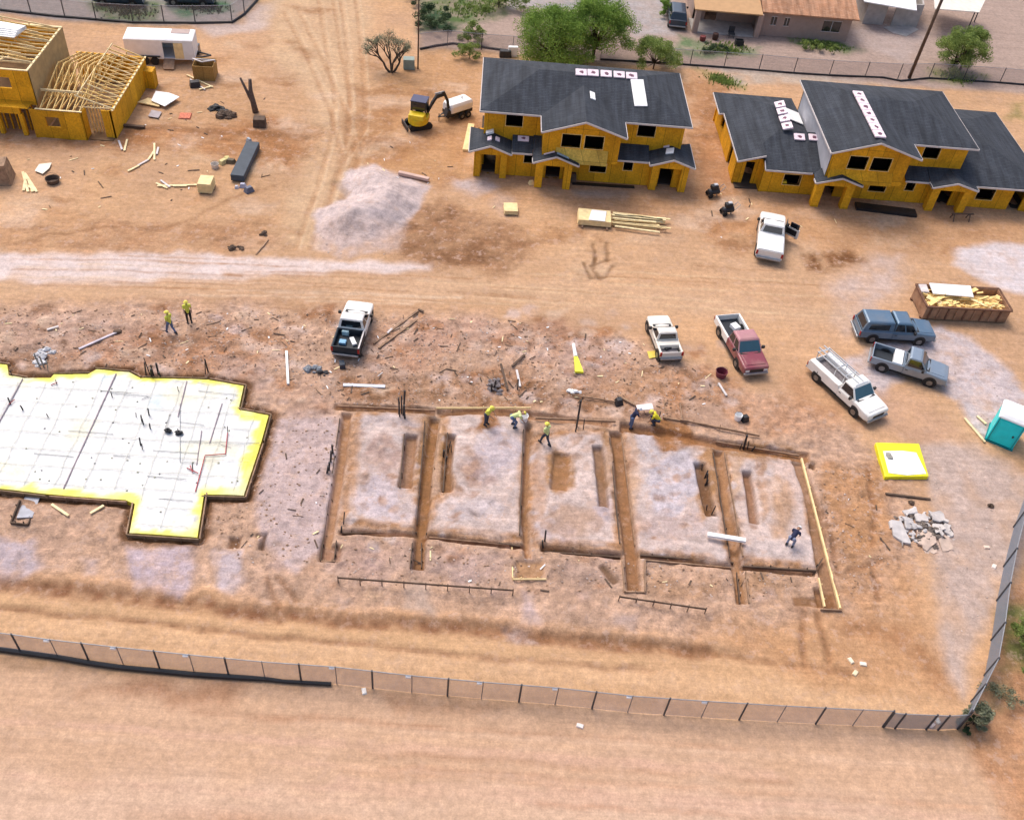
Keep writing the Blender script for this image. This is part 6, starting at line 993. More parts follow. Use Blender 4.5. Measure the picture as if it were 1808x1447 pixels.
# white box trailer with its side door open
def box_trailer():
    a = P(250, 114); c = P(334, 117); rz = math.atan2(c[1]-a[1], c[0]-a[0]); o = thing('box_trailer', 'white box trailer with an open side door, behind the framed house', 'trailer', ((a+c)/2), rz); L_ = 5.6; x0, x1 = -L_/2-.3, L_/2-.3; y0, y1 = .1, 2.3
    b = MB(); b.panel((x0, y0), (x1, y0), .5, 2.15, [(3.1, 4.0, .62, 1.95)], .06); b.panel((x1, y0+.003), (x1, y1), .5, 2.15, (), .06); b.panel((x1, y1), (x0, y1), .5, 2.15, (), .06); b.panel((x0, y1), (x0, y0+.003), .5, 2.15, (), .06); b.box(x0+.06, x1-.06, y0+.06, y1-.06, .5, .56); b.build('body', WHITE, o)
    b = MB(); b.loft([[(x0-.02, y0-.02, 2.152), (x1+.02, y0-.02, 2.152), (x1+.02, y1+.02, 2.152), (x0-.02, y1+.02, 2.152)], [(x0+.1, y0+.1, 2.23), (x1-.1, y0+.1, 2.23), (x1-.1, y1-.1, 2.23), (x0+.1, y1-.1, 2.23)]]); b.build('roof', WHITE, o)
    b = MB(); b.box(x1-1.9, x1-.4, y0+1.2, y1-.2, 2.235, 2.27); b.build('roof_panel', mat('brownish roof patch', (.42, .32, .29), .7, .1, 2), o)
    b = MB(); b.box(x0+4.02, x0+4.75, y0-.045, y0-.004, .6, 1.95); b.build('door', PLY, o)
    b = MB(); b.beam((x0+3.5, y0-.0, .55), (x0+3.5, y0-1.0, .1), .9, .05); b.build('ramp', OLDW, o)
    for x in (x0+1.5, x0+2.3): q = MB(); q.tube([(x, y0-.16, .34), (x, y0+.02, .34)], .34, 16); q.build('wheel', RUB, o)
    b = MB(); b.box(x0+1.0, x0+2.8, y0-.2, y0-.005, .72, .78); b.build('mudguard', BLK, o); b = MB(); b.beam((x1, y0+.5, .45), (x1+1.2, 1.2, .45), .1, .1).beam((x1, y1-.5, .45), (x1+1.2, 1.2, .45), .1, .1); b.build('drawbar', DSTEEL, o)
box_trailer()
q = P(343, 93); o = thing('generator', 'dark generator standing at the drawbar of the white box trailer', 'generator', q); b = MB(); b.box(-.5, .5, -.35, .35, .12, .75); bevel(b.build('housing', PNAV, o), .05); b = MB(); b.tube([(-.5, -.3, 0.06), (.5, -.3, .06)], .05, 6).tube([(-.5, .3, .06), (.5, .3, .06)], .05, 6).tube([(-.45, -.36, .1), (-.45, -.36, .85), (.45, -.36, .85), (.45, -.36, .1)], .025, 6); b.build('frame', BLK, o)
# compact excavator
def excavator():
    p = P(739, 224); o = thing('excavator', 'small yellow excavator with dark cab and folded arm at the first house corner', 'excavator', p, 0); YEL = mat('yellow machine paint', (.72, .50, .01), .45, .12, 3, dirt=(.3, .2, .1, .3))
    MT = Matrix.Rotation(math.radians(24), 4, 'Z'); MU = Matrix.Rotation(math.radians(80), 4, 'Z'); MBm = Matrix.Translation((.25, .35, 0)) @ Matrix.Rotation(math.radians(28), 4, 'Z')
    for y in (-.66, .40):
        pr = []
        for k in range(20):
            a = 2*math.pi*k/20; x = .72*(1 if math.cos(a) > 0 else -1)+.26*math.cos(a); pr.append((x, .28+.26*math.sin(a)))
        b = MB(); b.loft([[(x, y, z) for x, z in pr], [(x, y+.28, z) for x, z in pr]]); b.xform(MT); b.build('track', RUB, o)
    b = MB(); b.box(-.55, .55, -.36, .40, .2, .55); b.xform(MT); b.build('undercarriage', DSTEEL, o); b = MB(); b.box(-1.2, -1.12, -.75, .75, .12, .5); b.xform(MT); b.build('dozer_blade', DSTEEL, o)
    b = MB(); pts = [(-.95*math.cos(a), -.82*math.sin(a)) for a in np.linspace(-1.5, 1.5, 9)]; b.prism([(x-.1, y) for x, y in pts]+[(.6, -.78), (.6, .78)], .56, 1.05); b.xform(MU); bevel(b.build('body', YEL, o), .05)
    b = MB(); b.hexa([(-1.0, -.66, 1.052), (-.2, -.72, 1.052), (-.2, .72, 1.052), (-1.0, .66, 1.052), (-.9, -.6, 1.42), (-.25, -.66, 1.5), (-.25, .66, 1.5), (-.9, .6, 1.42)]); b.xform(MU); bevel(b.build('engine_hood', YEL, o), .06)
    b = MB(); [b.beam((x, y, 1.05), (x*.95, y*.96, 2.25), .08, .08) for x in (-.15, .8) for y in (-.6, .6)]; b.xform(MU); b.build('cab_frame', BLK, o); b = MB(); b.box(-.25, .88, -.66, .66, 2.25, 2.33); b.xform(MU); bevel(b.build('cab_roof', mat('navy cab roof', (.05, .055, .12), .5, .1, 3), o), .03)
    b = MB(); b.box(.8, .815, -.56, .56, 1.1, 2.2).box(-.11, .76, .595, .605, 1.1, 2.2).box(-.11, .76, -.605, -.595, 1.1, 2.2).box(-.185, -.17, -.56, .56, 1.52, 2.2); b.xform(MU); b.build('cab_glass', GLASSD, o); b = MB(); b.box(-.05, .45, -.25, .25, 1.06, 1.25).box(-.09, .03, -.25, .25, 1.25, 1.8); b.xform(MU); b.build('seat', BLK, o)
    b = MB(); b.loft([[(x, -.12, z-t), (x, .12, z-t), (x, .1, z+t), (x, -.1, z+t)] for x, z, t in ((.45, .95, .12), (.8, 1.7, .15), (1.25, 2.3, .16), (1.9, 2.4, .12))]); b.xform(MBm); b.build('boom', DSTEEL, o); b = MB(); b.loft([[(x, -.08, z), (x+.18, -.08, z+.1), (x+.18, .08, z+.1), (x, .08, z)] for x, z in ((1.75, 2.55), (2.15, 1.7), (2.25, 1.0))]); b.xform(MBm); b.build('dipper_arm', DSTEEL, o)
    b = MB(); b.tube([(.6, 0, 1.15), (1.2, 0, 2.05)], .06, 8).tube([(1.1, 0, 2.55), (1.85, 0, 2.62)], .055, 8); b.xform(MBm); b.build('ram', STEEL, o); b = MB(); b.loft([[(2.2, y, 1.0), (2.42, y, .95), (2.5, y, .5), (2.2, y, .3), (2.0, y, .5)] for y in (-.3, .3)]); b.xform(MBm); b.build('bucket', DSTEEL, o)
excavator()
def tank_trailer():
    a = P(802, 214); c = P(830, 205); rz = math.atan2(c[1]-a[1], c[0]-a[0]); o = thing('compressor_trailer', 'white hooded compressor trailer on a black chassis beside the yellow excavator', 'trailer', (a+c)/2, rz); o.scale = (.86, .86, .86); b = MB()
    b.loft([[(x, .05+i, .75), (x, 1.55-i, .75), (x, 1.55-i, 1.35), (x, 1.4-i, 1.62-j), (x, .2+i, 1.62-j), (x, .05+i, 1.35)] for x, i, j in ((-1.3, .1, .12), (-1.1, 0, .02), (1.1, 0, .0), (1.35, .1, .1))]); bevel(b.build('hood', WHITE, o), .05)
    b = MB(); b.box(-1.3, 1.3, .1, 1.5, .42, .745); b.build('chassis', BLK, o); b = MB(); b.beam((-1.3, .4, .5), (-2.3, .8, .45), .09, .09).beam((-1.3, 1.2, .5), (-2.3, .8, .45), .09, .09).tube([(-2.2, .8, 0), (-2.2, .8, .8)], .04, 7); b.build('drawbar', DSTEEL, o)
    for y in (-.08, 1.68):
        for x in (-.1, .62): q = MB(); q.tube([(x, y-.1, .33), (x, y+.1, .33)], .33, 16); w_ = q.build('wheel', RUB, o); r_ = MB(); r_.tube([(x, y-.105, .33), (x, y+.105, .33)], .16, 12); r_.build('rim', RIM, w_)
    b = MB(); b.tube([(.5, .8, 1.6), (.5, .8, 1.82)], .05, 7); b.build('exhaust_pipe', BLK, o)
tank_trailer()
# rusty waste skip
def skip():
    fl, bl_, br, fr = G(1640, 565), G(1600, 540), G(1760, 540), G(1782, 572); p = np.array([*(G(1640, 565)+(G(1782, 572)-G(1640, 565))/2)[:2], 0]); p = p+np.array([-.45, 0, 0]); x0 = -2.95; x1 = 2.95; rz = math.atan2((fr-fl)[1], (fr-fl)[0]); o = thing('waste_skip', 'rusty open waste skip piled with scrap wood behind the steel blue pickup', 'waste skip', (p[0], p[1], H(p[0], p[1])), rz)
    RUST = mat('rusty steel', (.30, .165, .095), .85, .3, 2.5, dirt=(.40, .26, .18, .5), bump=.2); RUST2 = mat('dark rusty steel', (.16, .08, .05), .9, .3, 3, bump=.2); h = 1.15; d = 2.35; t = .07; b = MB()
    b.box(x0, x1, 0, t, .1, h).box(x0, x1, d-t, d, .1, h).box(x0, x0+t, t, d-t, .1, h).box(x1-t, x1, t, d-t, .1, h).box(x0+t, x1-t, t, d-t, .1, .18); b.build('container', RUST, o)
    for i in range(9): x = x0+.3+i*.61; q = MB(); q.box(x, x+.1, -.07, -.002, .15, h-.08); q.build('rib', RUST if i % 2 else RUST2, o)
    b = MB(); b.beam((x0-.06, -.04, h), (x1+.06, -.04, h), .12, .1).beam((x0-.06, d+.04, h), (x1+.06, d+.04, h), .12, .1).beam((x0-.04, 0.03, h), (x0-.04, d-.03, h), .12, .1).beam((x1+.04, .03, h), (x1+.04, d-.03, h), .12, .1); b.build('rim', RUST2, o); b = MB(); b.beam((x0-.1, .2, .06), (x1+.1, .2, .06), .15, .12).beam((x0-.1, d-.2, .06), (x1+.1, d-.2, .06), .15, .12); b.build('skid', RUST2, o)
    bpy.context.view_layer.update(); Mw = o.matrix_world.copy(); rnd = random.Random(4)
    b = MB()
    for i in range(90):
        x = rnd.uniform(x0+.4, x1-.4); y = rnd.uniform(.3, d-.4); a = rnd.uniform(-.6, .6); L_ = rnd.uniform(.3, 1.3); z = rnd.uniform(.65, 1.22); c_ = math.cos(a)*L_/2; s_ = math.sin(a)*L_/2; xa, xb = max(x0+.15, x-c_), min(x1-.15, x+c_); b.beam((xa, min(d-.15, max(.15, y-s_)), z), (xb, min(d-.15, max(.15, y+s_)), z+rnd.uniform(-.15, .2)), rnd.choice([.09, .14, .3]), .045)
    b.box(x0+.1, x1-.1, .1, d-.1, .2, .62); s = b.build('scrap_wood', LUM); s.matrix_world = Mw; tag(s, 'heap of yellow offcuts filling the rusty waste skip', 'scrap wood', kind='stuff')
    b = MB(); b.slab([(x0+.75, 1.25, 1.32), (.65, 1.15, 1.28), (.75, d-.15, 1.42), (x0+.75, d-.1, 1.45)], .06); s = b.build('white_board', WHITE); s.matrix_world = Mw; tag(s, 'large white board lying on top of the rusty waste skip', 'board')
    b = MB(); b.slab([(x0+.1, 1.6, 1.16), (x0+.62, 1.55, 1.2), (x0+.65, d, 1.25), (x0+.1, d, 1.22)], .12); s = b.build('white_box', mat('dull white carton', (.6, .54, .52), .7, .15, 3)); s.matrix_world = Mw; tag(s, 'dull white carton at the left end of the rusty waste skip', 'box')
    for L_, a_, c_, w_ in (('long pale plank sticking out at the right of the white board', (.5, 1.15, 1.12), (1.75, .25, 1.0), .22), ('short pale stick near the front right rim of the skip', (1.5, .25, 1.1), (2.2, .7, 1.05), .1), ('wide yellow offcut at the left front of the skip', (x0+.35, 1.15, 1.1), (x0+1.2, .5, 1.05), .42)):
        b = MB(); b.beam(a_, c_, w_, .05); s = b.build('scrap_plank', PLY); s.matrix_world = Mw; tag(s, L_, 'plank')
skip()
# portable toilet
def toilet():
    p = P(1762, 786); rz = math.radians(-30); o = thing('portable_toilet', 'teal portable toilet with a white roof at the right edge', 'portable toilet', p, rz); TE = mat('teal plastic', (.0, .66, .68), .4, .1, 2); TD_ = mat('dark teal plastic', (.0, .20, .22), .45, .1, 2); w_ = .78; d = 1.6; b = MB()
    b.box(-w_, w_, 0, d, .12, 2.0); bevel(b.build('cabin', TE, o), .04); b = MB(); b.box(-w_-.05, w_+.05, -.05, d+.05, 0, .115); b.build('base', TD_, o)
    b = MB(); b.loft([[(-w_-.06, -.08, 2.004), (w_+.06, -.08, 2.004), (w_+.06, d+.08, 2.004), (-w_-.06, d+.08, 2.004)], [(-w_-.04, -.06, 2.12), (w_+.04, -.06, 2.12), (w_+.04, d+.06, 2.12), (-w_-.04, d+.06, 2.12)], [(-w_+.2, .15, 2.3), (w_-.2, .15, 2.3), (w_-.2, d-.15, 2.3), (-w_+.2, d-.15, 2.3)]]); bevel(b.build('roof', WHITE, o), .04)
    b = MB(); b.box(-w_*.72, w_*.72, -.035, -.004, .18, 1.9); dd = b.build('door', TE, o); b = MB(); b.box(w_*.5, w_*.62, -.07, -.037, .95, 1.1); b.build('handle', BLK, dd); b = MB(); b.tube([(w_-.3, d-.4, 2.25), (w_-.3, d-.4, 2.5)], .06, 8); b.build('vent_pipe', BLK, o)
    for y in (-w_*.9, w_*.86): b = MB(); b.box(y, y+.04, -.03, -.004, .15, 1.98); b.build('corner_trim', TD_, o)
toilet()
# ---------------------------------------------------------------- people
SKIN = mat('skin', (.36, .20, .13), .6, .06, 6)
def capsules(b, segs):
    for a, c, r0, r1 in segs:
        a = np.array(a, float); c = np.array(c, float); d = c-a; n = np.linalg.norm(d); d = d/max(n, 1e-6)
        pts, rr = [], []
        for k in (-1, -.7, -.3): pts.append(a+d*k*r0); rr.append(max(.002, r0*math.sqrt(max(0, 1-k*k))))
        pts.append(a); rr.append(r0); pts.append(c); rr.append(r1)
        for k in (.3, .7, 1): pts.append(c+d*k*r1); rr.append(max(.002, r1*math.sqrt(max(0, 1-k*k))))
        b.tube(pts, rr, 10)
def skinned(name, segs, m, parent, vox, extra=None):
    b = MB(); capsules(b, segs)
    if extra: extra(b)
    o = b.build(name, m, parent); r = o.modifiers.new('fuse', 'REMESH'); r.mode = 'VOXEL'; r.voxel_size = vox; r.use_smooth_shade = True
    s = o.modifiers.new('soften', 'SMOOTH'); s.factor = .5; s.iterations = 2; return o
def person(px, py, rz, label, shirt, trousers, hat, pose='stand', group=None, sc=.94):
    p = P(px, py); o = thing('person', label, 'person', p, rz, group); v = lambda *a: np.array(a, float)*sc
    J = dict(hip=v(0, 0, .95), kL=v(.02, .11, .50), kR=v(.02, -.11, .50), aL=v(-.02, .12, .08), aR=v(-.02, -.12, .08)); fw = 0.0
    if pose == 'walk': J.update(kL=v(.20, .10, .52), aL=v(.30, .11, .08), kR=v(-.05, -.10, .50), aR=v(-.32, -.11, .12))
    if pose == 'bend': J.update(hip=v(-.22, 0, .86), kL=v(.05, .16, .48), kR=v(.08, -.16, .48), aL=v(-.08, .17, .08), aR=v(-.04, -.17, .08)); fw = 1.25
    if pose == 'crouch': J.update(hip=v(-.25, 0, .45), kL=v(.22, .18, .50), kR=v(.24, -.16, .46), aL=v(-.05, .16, .08), aR=v(-.02, -.16, .08)); fw = .75
    if pose == 'lean': fw = .4
    up = np.array([math.sin(fw), 0, math.cos(fw)]); ford = np.array([math.cos(fw), 0, -math.sin(fw)]); hip = J['hip']; ch = hip+up*.36*sc; sh = hip+up*.50*sc; nk = hip+up*.58*sc; hd = hip+up*.72*sc+ford*.03*sc
    sL = sh+v(0, .19, 0); sR = sh+v(0, -.19, 0)
    if pose in ('stand', 'walk'): eL = sL+v(-.04, .06, -.28); eR = sR+v(.06, -.05, -.28); hL = eL+v(.14, .0, -.22); hR = eR+v(.18, .04, -.16)
    elif pose == 'lean': eL = sL+v(.12, .05, -.26); eR = sR+v(.14, -.04, -.25); hL = eL+v(.2, -.06, -.12); hR = eR+v(.22, .06, -.12)
    else: eL = sL+v(.10, .05, -.27); eR = sR+v(.12, -.05, -.27); hL = eL+v(.12, -.04, -.22); hR = eR+v(.14, .04, -.22)
    hpL = hip+v(0, .10, 0); hpR = hip+v(0, -.10, 0); q = sc
    legs = [(hpL, J['kL'], .095*q, .062*q), (J['kL'], J['aL'], .06*q, .04*q), (hpR, J['kR'], .095*q, .062*q), (J['kR'], J['aR'], .06*q, .04*q)]
    torso = [(hip, ch, .125*q, .14*q), (ch, sh, .14*q, .11*q), (sh, sL, .09*q, .07*q), (sh, sR, .09*q, .07*q), (hip, hpL, .12*q, .10*q), (hip, hpR, .12*q, .10*q)]
    arms = [(sL, eL, .058*q, .044*q), (eL, hL, .042*q, .028*q), (sR, eR, .058*q, .044*q), (eR, hR, .042*q, .028*q)]
    fd = ford; feet = [(J[a]+v(-.05, 0, -.035), J[a]+v(.15, 0, -.045), .045*q, .038*q) for a in ('aL', 'aR')]
    hd_s = [(nk-up*.08*q, hd, .055*q, .055*q), (hd-up*.03*q, hd+up*.06*q, .085*q, .098*q), (hd+ford*.06*q-up*.05*q, hd+ford*.06*q-up*.06*q, .05*q, .045*q), (hd+ford*.095*q, hd+ford*.112*q-up*.02*q, .014*q, .016*q)]
    hd_s += [(hd+v(0, s*.098, 0), hd+v(0, s*.104, 0)-up*.03*q, .02*q, .016*q) for s in (-1, 1)]
    hands = []
    for e, h, s in ((eL, hL, -1), (eR, hR, 1)):
        d = (h-e)/np.linalg.norm(h-e); side = np.cross(d, [0, 1, 0]); side /= np.linalg.norm(side); lat = np.cross(d, side); hands.append((h, h+d*.08*q, .028*q, .032*q))
        for k in range(4):
            r_ = h+d*.09*q+side*(k-1.5)*.019*q; m_ = r_+d*(.04-.006*abs(k-1.3))*q; hands += [(r_, m_, .0095*q, .009*q), (m_, m_+d*.024*q+lat*s*.016*q, .009*q, .0075*q)]
        t = h+d*.025*q-side*.03*q; hands += [(t, t+d*.03*q-side*.022*q, .011*q, .0095*q), (t+d*.03*q-side*.022*q, t+d*.055*q-side*.024*q, .0095*q, .008*q)]
    skinned('body', legs+torso+arms+feet+hd_s+hands, SKIN, o, .013)
    g = .018*q; skinned('shirt', [(a, c, r0+g, r1+g) for a, c, r0, r1 in torso[:4]]+[(sL, sL*.35+eL*.65, .07*q, .062*q), (sR, sR*.35+eR*.65, .07*q, .062*q)], shirt, o, .02)
    skinned('trousers', [(a, c, r0+g, r1+g) for a, c, r0, r1 in legs]+[(hpL, hpR, .125*q, .125*q), (hip, hip+up*.02, .135*q, .14*q)], trousers, o, .02); skinned('boots', [(a, c, r0+.014, r1+.014) for a, c, r0, r1 in feet]+[(J[a], J[a]+v(0, 0, .06), .055*q, .058*q) for a in ('aL', 'aR')], BLK, o, .016)
    b = MB(); M = Matrix((tuple(ford), (0, 1, 0), tuple(up))).transposed()
    def R_(z, r_, fx=0): return [tuple(np.array(M @ Vector((r_*1.12*math.cos(a)+fx, r_*math.sin(a), z)))*q+hd) for a in np.linspace(0, 6.2832, 17)[:-1]]
    b.loft([R_(.075, .155, .02), R_(.082, .155, .02), R_(.09, .118), R_(.14, .108), R_(.175, .075), R_(.19, .03)]); b.build('hard_hat', hat, o, smooth=True); return o
YSH = mat('lime yellow shirt', (.66, .68, .09), .8, .12, 4); YSH2 = mat('yellow shirt', (.72, .62, .03), .8, .12, 4); YGR = mat('pale lime shirt', (.62, .70, .30), .8, .12, 4); NAV = mat('navy clothing', (.018, .022, .06), .85, .2, 4); JEAN = mat('blue jeans', (.10, .14, .25), .85, .2, 4); DJ = mat('dark jeans', (.04, .05, .08), .85, .2, 4); HATW = mat('white hard hat', (.8, .8, .8), .35, .04, 3); HATY = mat('yellow hard hat', (.78, .68, .10), .35, .05, 3); GRJ = mat('grey jeans', (.22, .25, .36), .85, .2, 4); BLKC = mat('black trousers', (.015, .015, .018), .85, .2, 4)
person(303, 588, 2.6, 'person in lime shirt and blue jeans walking on rough dirt, left of another worker', YSH, JEAN, HATY, 'walk')
person(335, 569, -1.2, 'person in lime shirt and black trousers standing on rough dirt behind a dark hollow', YSH, BLKC, HATY, 'stand')
person(858, 749, -.6, 'person in lime shirt and dark jeans standing in the back trench of the second bay', YSH, DJ, HATY, 'lean')
person(908, 752, .2, 'person in pale lime shirt bending over a white bucket behind the second bay', YGR, JEAN, HATY, 'bend')
person(962, 784, 2.3, 'person in lime shirt walking at the head of the third bay', YGR, DJ, HATY, 'walk')
person(1114, 748, .2, 'person all in navy standing in the back trench at the left of a white board', NAV, JEAN, HATW, 'lean')
person(1154, 748, 2.9, 'person in bright yellow shirt bending down at the right of a white board', YSH2, DJ, HATY, 'crouch')
person(1394, 962, .9, 'person in navy shirt and grey jeans bending over in the fifth bay', NAV, GRJ, HATW, 'bend')

# ---------------------------------------------------------------- loose things on the ground
def bar(name, label, cat, a, c, wd, h, m, lift=0, z2=None, group=None):
    p = P(*a, lift+h/2); q = P(*c, (lift if z2 is None else z2)+h/2); b = MB(); b.beam(p, q, wd, h); return tag(b.build(name, m), label, cat, group)
def boxy(name, label, cat, px, py, s, rz, m, lift=0, taper=.92, group=None):
    p = P(px, py, lift); b = MB(); x, y, z = s[0]/2, s[1]/2, s[2]; k = taper; b.hexa([(-x, -y, 0), (x, -y, 0), (x, y, 0), (-x, y, 0), (-x*k, -y*k, z), (x*k, -y*k, z), (x*k, y*k, z), (-x*k, y*k, z)]); o = b.build(name, m); o.location = p; o.rotation_euler = (0, 0, rz); bevel(o, .02); return tag(o, label, cat, group)
def bucket(label, px, py, r_, h, m, cat='bucket', lift=0):
    o = thing('bucket', label, cat, P(px, py, lift)); b = MB(); n = 14; R_ = lambda q, z: [(q*math.cos(a), q*math.sin(a), z) for a in np.linspace(0, 6.2832, n+1)[:-1]]
    b.loft([R_(r_*.8, 0), R_(r_, h), R_(r_*.93, h), R_(r_*.75, .03)]); b.build('pail', m, o, smooth=False); q = MB(); q.tube([(r_*math.cos(a), r_*.3, h*.95+r_*math.sin(a)*.7) for a in np.linspace(0, math.pi, 9)], .012, 5); q.build('handle', DSTEEL, o); return o
def heap(name, label, cat, px, py, rad, n, m, s=(.15, .5), kind=None, flat=.5, seed=0, h=.3):
    random.seed(seed); p = P(px, py); b = MB()
    for _ in range(n):
        a = random.uniform(0, 6.28); q = random.random()**.6; r_ = random.uniform(*s); b.blob((rad[0]*q*math.cos(a), rad[1]*q*math.sin(a), h*(1-q)*random.uniform(.3, 1)), (r_, r_*random.uniform(.6, 1), r_*flat), 7, 4, .3)
    o = b.build(name, m); o.location = p; return tag(o, label, cat, None, kind)
# lumber lifts
def lumber_lift():
    a = P(1022, 398); c = P(1078, 402); rz = math.atan2(c[1]-a[1], c[0]-a[0])-.02; o = thing('lumber_stack', 'strapped lift of pale plywood and long boards lying beside a scraped ring of dirt', 'lumber stack', P(1048, 402), rz); b = MB()
    for i in range(4): b.box(-1.2+.01*i, 1.25-.012*i, .0, 1.5, .16+i*.11, .16+i*.11+.1)
    b.build('plywood', PLY, o); rnd = random.Random(3)
    for i in range(18): y = rnd.uniform(-.1, 1.75); x0 = 1.28+rnd.uniform(0, .3); b = MB(); b.beam((x0, y, .18+(i % 4)*.08), (x0+rnd.uniform(2.6, 4.3), y+rnd.uniform(-.35, .2), .18+(i % 4)*.08), .14, .07); b.build('board', PINE if i % 2 else PLY, o)
    for x in (-.9, .9): b = MB(); b.box(x, x+.12, -.25, 1.6, 0, .15); b.build('bearer', OLDW, o)
    b = MB(); b.slab([(-.45, .02, .64), (.75, .0, .64), (.9, 1.3, .65), (-.2, 1.35, .65)], .03); s = b.build('white_sheet', WHITE); bpy.context.view_layer.update(); s.matrix_world = o.matrix_world; tag(s, 'white sheet on top of the plywood of the long lumber lift', 'sheet')
lumber_lift()
def ply_stack(px, py, w_, d, h, label, rz=.07):
    o = thing('plywood_stack', label, 'plywood stack', P(px, py), rz); b = MB()
    for i in range(int(h/.08)): e = .015*(i % 3); b.box(-w_/2+e, w_/2-e, 0+e, d-e, .1+i*.08, .1+i*.08+.072)
    b.build('sheets', PLY, o); b = MB()
    for x in (-w_*.35, w_*.3): b.box(x, x+.1, -.04, d, 0, .1)
    b.build('bearer', OLDW, o)
ply_stack(902, 381, 1.0, 1.1, .35, 'small square plywood stack alone in front of the first house'); ply_stack(362, 343, 1.0, 1.25, .75, 'square plywood stack at the right end of a line of scrap timber', .0)
bar('timber', 'long weathered timber lying across the upper right of the gravel mound', 'timber', (704, 309), (757, 321), .3, .22, mat('pinkish timber', (.52, .36, .30), .8, .15, 2), .1)
# dark slab-like bundle at upper left
p = P(420, 322); q = P(448, 262); b = MB(); b.beam(p+(0, 0, .35), q+(0, 0, .35), 1.0, .5); o = b.build('roofing_roll_stack', mat('dark grey felt', (.055, .07, .09), .7, .15, 2)); bevel(o, .04); tag(o, 'long dark grey wrapped stack lying on the dirt near the grey scraps', 'stack')
for i, (x, y, s, c, lb) in enumerate([(429, 330, (.5, .4, .3), (.42, .42, .52), 'pale lilac scrap below the long dark stack'), (440, 338, (.7, .5, .4), (.12, .13, .18), 'dark crumpled scrap below the long dark stack'), (418, 332, (.3, .3, .2), (.5, .5, .56), 'small pale scrap left below the long dark stack'), (440, 250, (.5, .3, .3), (.35, .4, .45), 'grey scrap at the upper end of the long dark stack')]): boxy('scrap', lb, 'scrap', x, y, s, i*.8, mat('scrap plastic', c, .6, .2, 4), 0, .6)
# crate with an open top
o = thing('crate', 'square ochre crate with an open dark top behind the dead forked trunk', 'crate', P(361, 143), .05); b = MB(); b.panel((-.85, 0), (.85, 0), 0, 1.25, (), .06).panel((.85, .003), (.85, 1.6), 0, 1.25, (), .06).panel((.85, 1.6), (-.85, 1.6), 0, 1.25, (), .06).panel((-.85, 1.6), (-.85, .003), 0, 1.25, (), .06); b.build('crate_side', osb_mat('dull strand board', (.42, .24, .07)), o); b = MB(); b.box(-.78, .78, .07, 1.53, .02, .4); b.build('crate_floor', DARKIN, o); b = MB(); b.beam((-.9, .8, 1.5), (0, .05, 1.65), .09, .07).beam((0, .05, 1.65), (.9, .8, 1.5), .09, .07).beam((-.9, .8, 1.3), (-.9, .8, 1.55), .08, .08).beam((.9, .8, 1.3), (.9, .8, 1.55), .08, .08).beam((-.9, .8, 1.5), (.9, .8, 1.5), .07, .07); b.build('crate_frame', FASC, o)
boxy('grey_bin', 'dark bin lying beside scrap sticks below the ochre crate', 'bin', 345, 153, (.9, .6, .5), .4, DSTEEL, 0, .8)
for i, (a, c, m, lb) in enumerate([((330, 134), (376, 156), PINE, 'pale stick sloping down right of the dark bin'), ((336, 142), (362, 160), FASC, 'white stick below the ochre crate'), ((352, 160), (376, 154), PINE, 'short pale stick by the end of the sloping one')]): bar('stick', lb, 'stick', a, c, .12, .08, m, .05)
# white sheets by the framed house
def sheet(name, label, px, m, t=.05, lift=.1, cat='sheet'):
    b = MB(); b.slab([P(x, y, lift+random.uniform(0, .06)) for x, y in px], t); o = b.build(name, m); bevel(o, .015); return tag(o, label, cat)
sheet('white_sheet', 'bright white sheet on top of yellowish boards right of the framed house', [(268, 184), (292, 194), (318, 178), (300, 170), (276, 167)], WHITE, .06, .3); sheet('pale_board', 'pale yellow board sticking out at the left of the bright white sheet', [(243, 184), (282, 192), (282, 180), (262, 176)], PLY, .08, .14)
sheet('grey_sheet', 'grey crumpled sheet below the bright white sheet', [(262, 208), (280, 211), (286, 200), (268, 196)], mat('grey film', (.36, .32, .34), .6, .2, 3), .05, .12); boxy('net_basket', 'square of faded orange netting with a dark centre', 'netting', 327, 206, (.95, .95, .12), .1, mat('orange net', (.55, .17, .10), .8, .3, 8), 0, .9); heap('rubbish', 'dark rubbish in the centre of the orange netting', 'rubbish', 328, 204, (.25, .25), 8, DARKW, (.06, .16), None, .4, 3)
heap('dark_heap', 'black heap of tarred scrap left of the dead forked trunk, upper lump', 'scrap heap', 384, 193, (.7, .4), 18, BLK, (.12, .35), None, .5, 5, .3); heap('dark_heap', 'black heap of tarred scrap left of the dead forked trunk, lower larger lump', 'scrap heap', 399, 205, (.7, .5), 22, DARKW, (.12, .4), None, .6, 6, .35)
boxy('wooden_box', 'dark brown box at the foot of the dead forked trunk', 'box', 459, 222, (1.0, .8, .7), .1, DARKW, 0, .9); boxy('wooden_box', 'dark brown wooden box cut by the left edge', 'box', 2, 318, (1.7, 1.6, 1.5), .2, OLDW, 0, .8)
bar('timber', 'dark timber lying at the corner of the framed house', 'timber', (210, 223), (256, 227), .25, .15, DARKW, .05)
sheet('white_sheet', 'pale cream sheet lying in the dirt at the far left', [(62, 304), (76, 310), (88, 300), (92, 290), (70, 293)], mat('cream sheet', (.78, .74, .62), .6, .06, 3), .05, .12); bucket('round dark tub right of the fanned pale boards', 94, 322, .5, .35, DARKW, 'tub')
for i, (a, c) in enumerate([((41, 306), (50, 340)), ((44, 308), (64, 338)), ((50, 316), (58, 340)), ((47, 312), (42, 338)), ((50, 330), (66, 340))]): bar('pale_board', f"pale board of the fan at the far left, {['left standing', 'long slanting', 'middle', 'lower left', 'short right'][i]}", 'board', a, c, .18, .05, PINE, .1, .05, 'fanned boards at the far left')
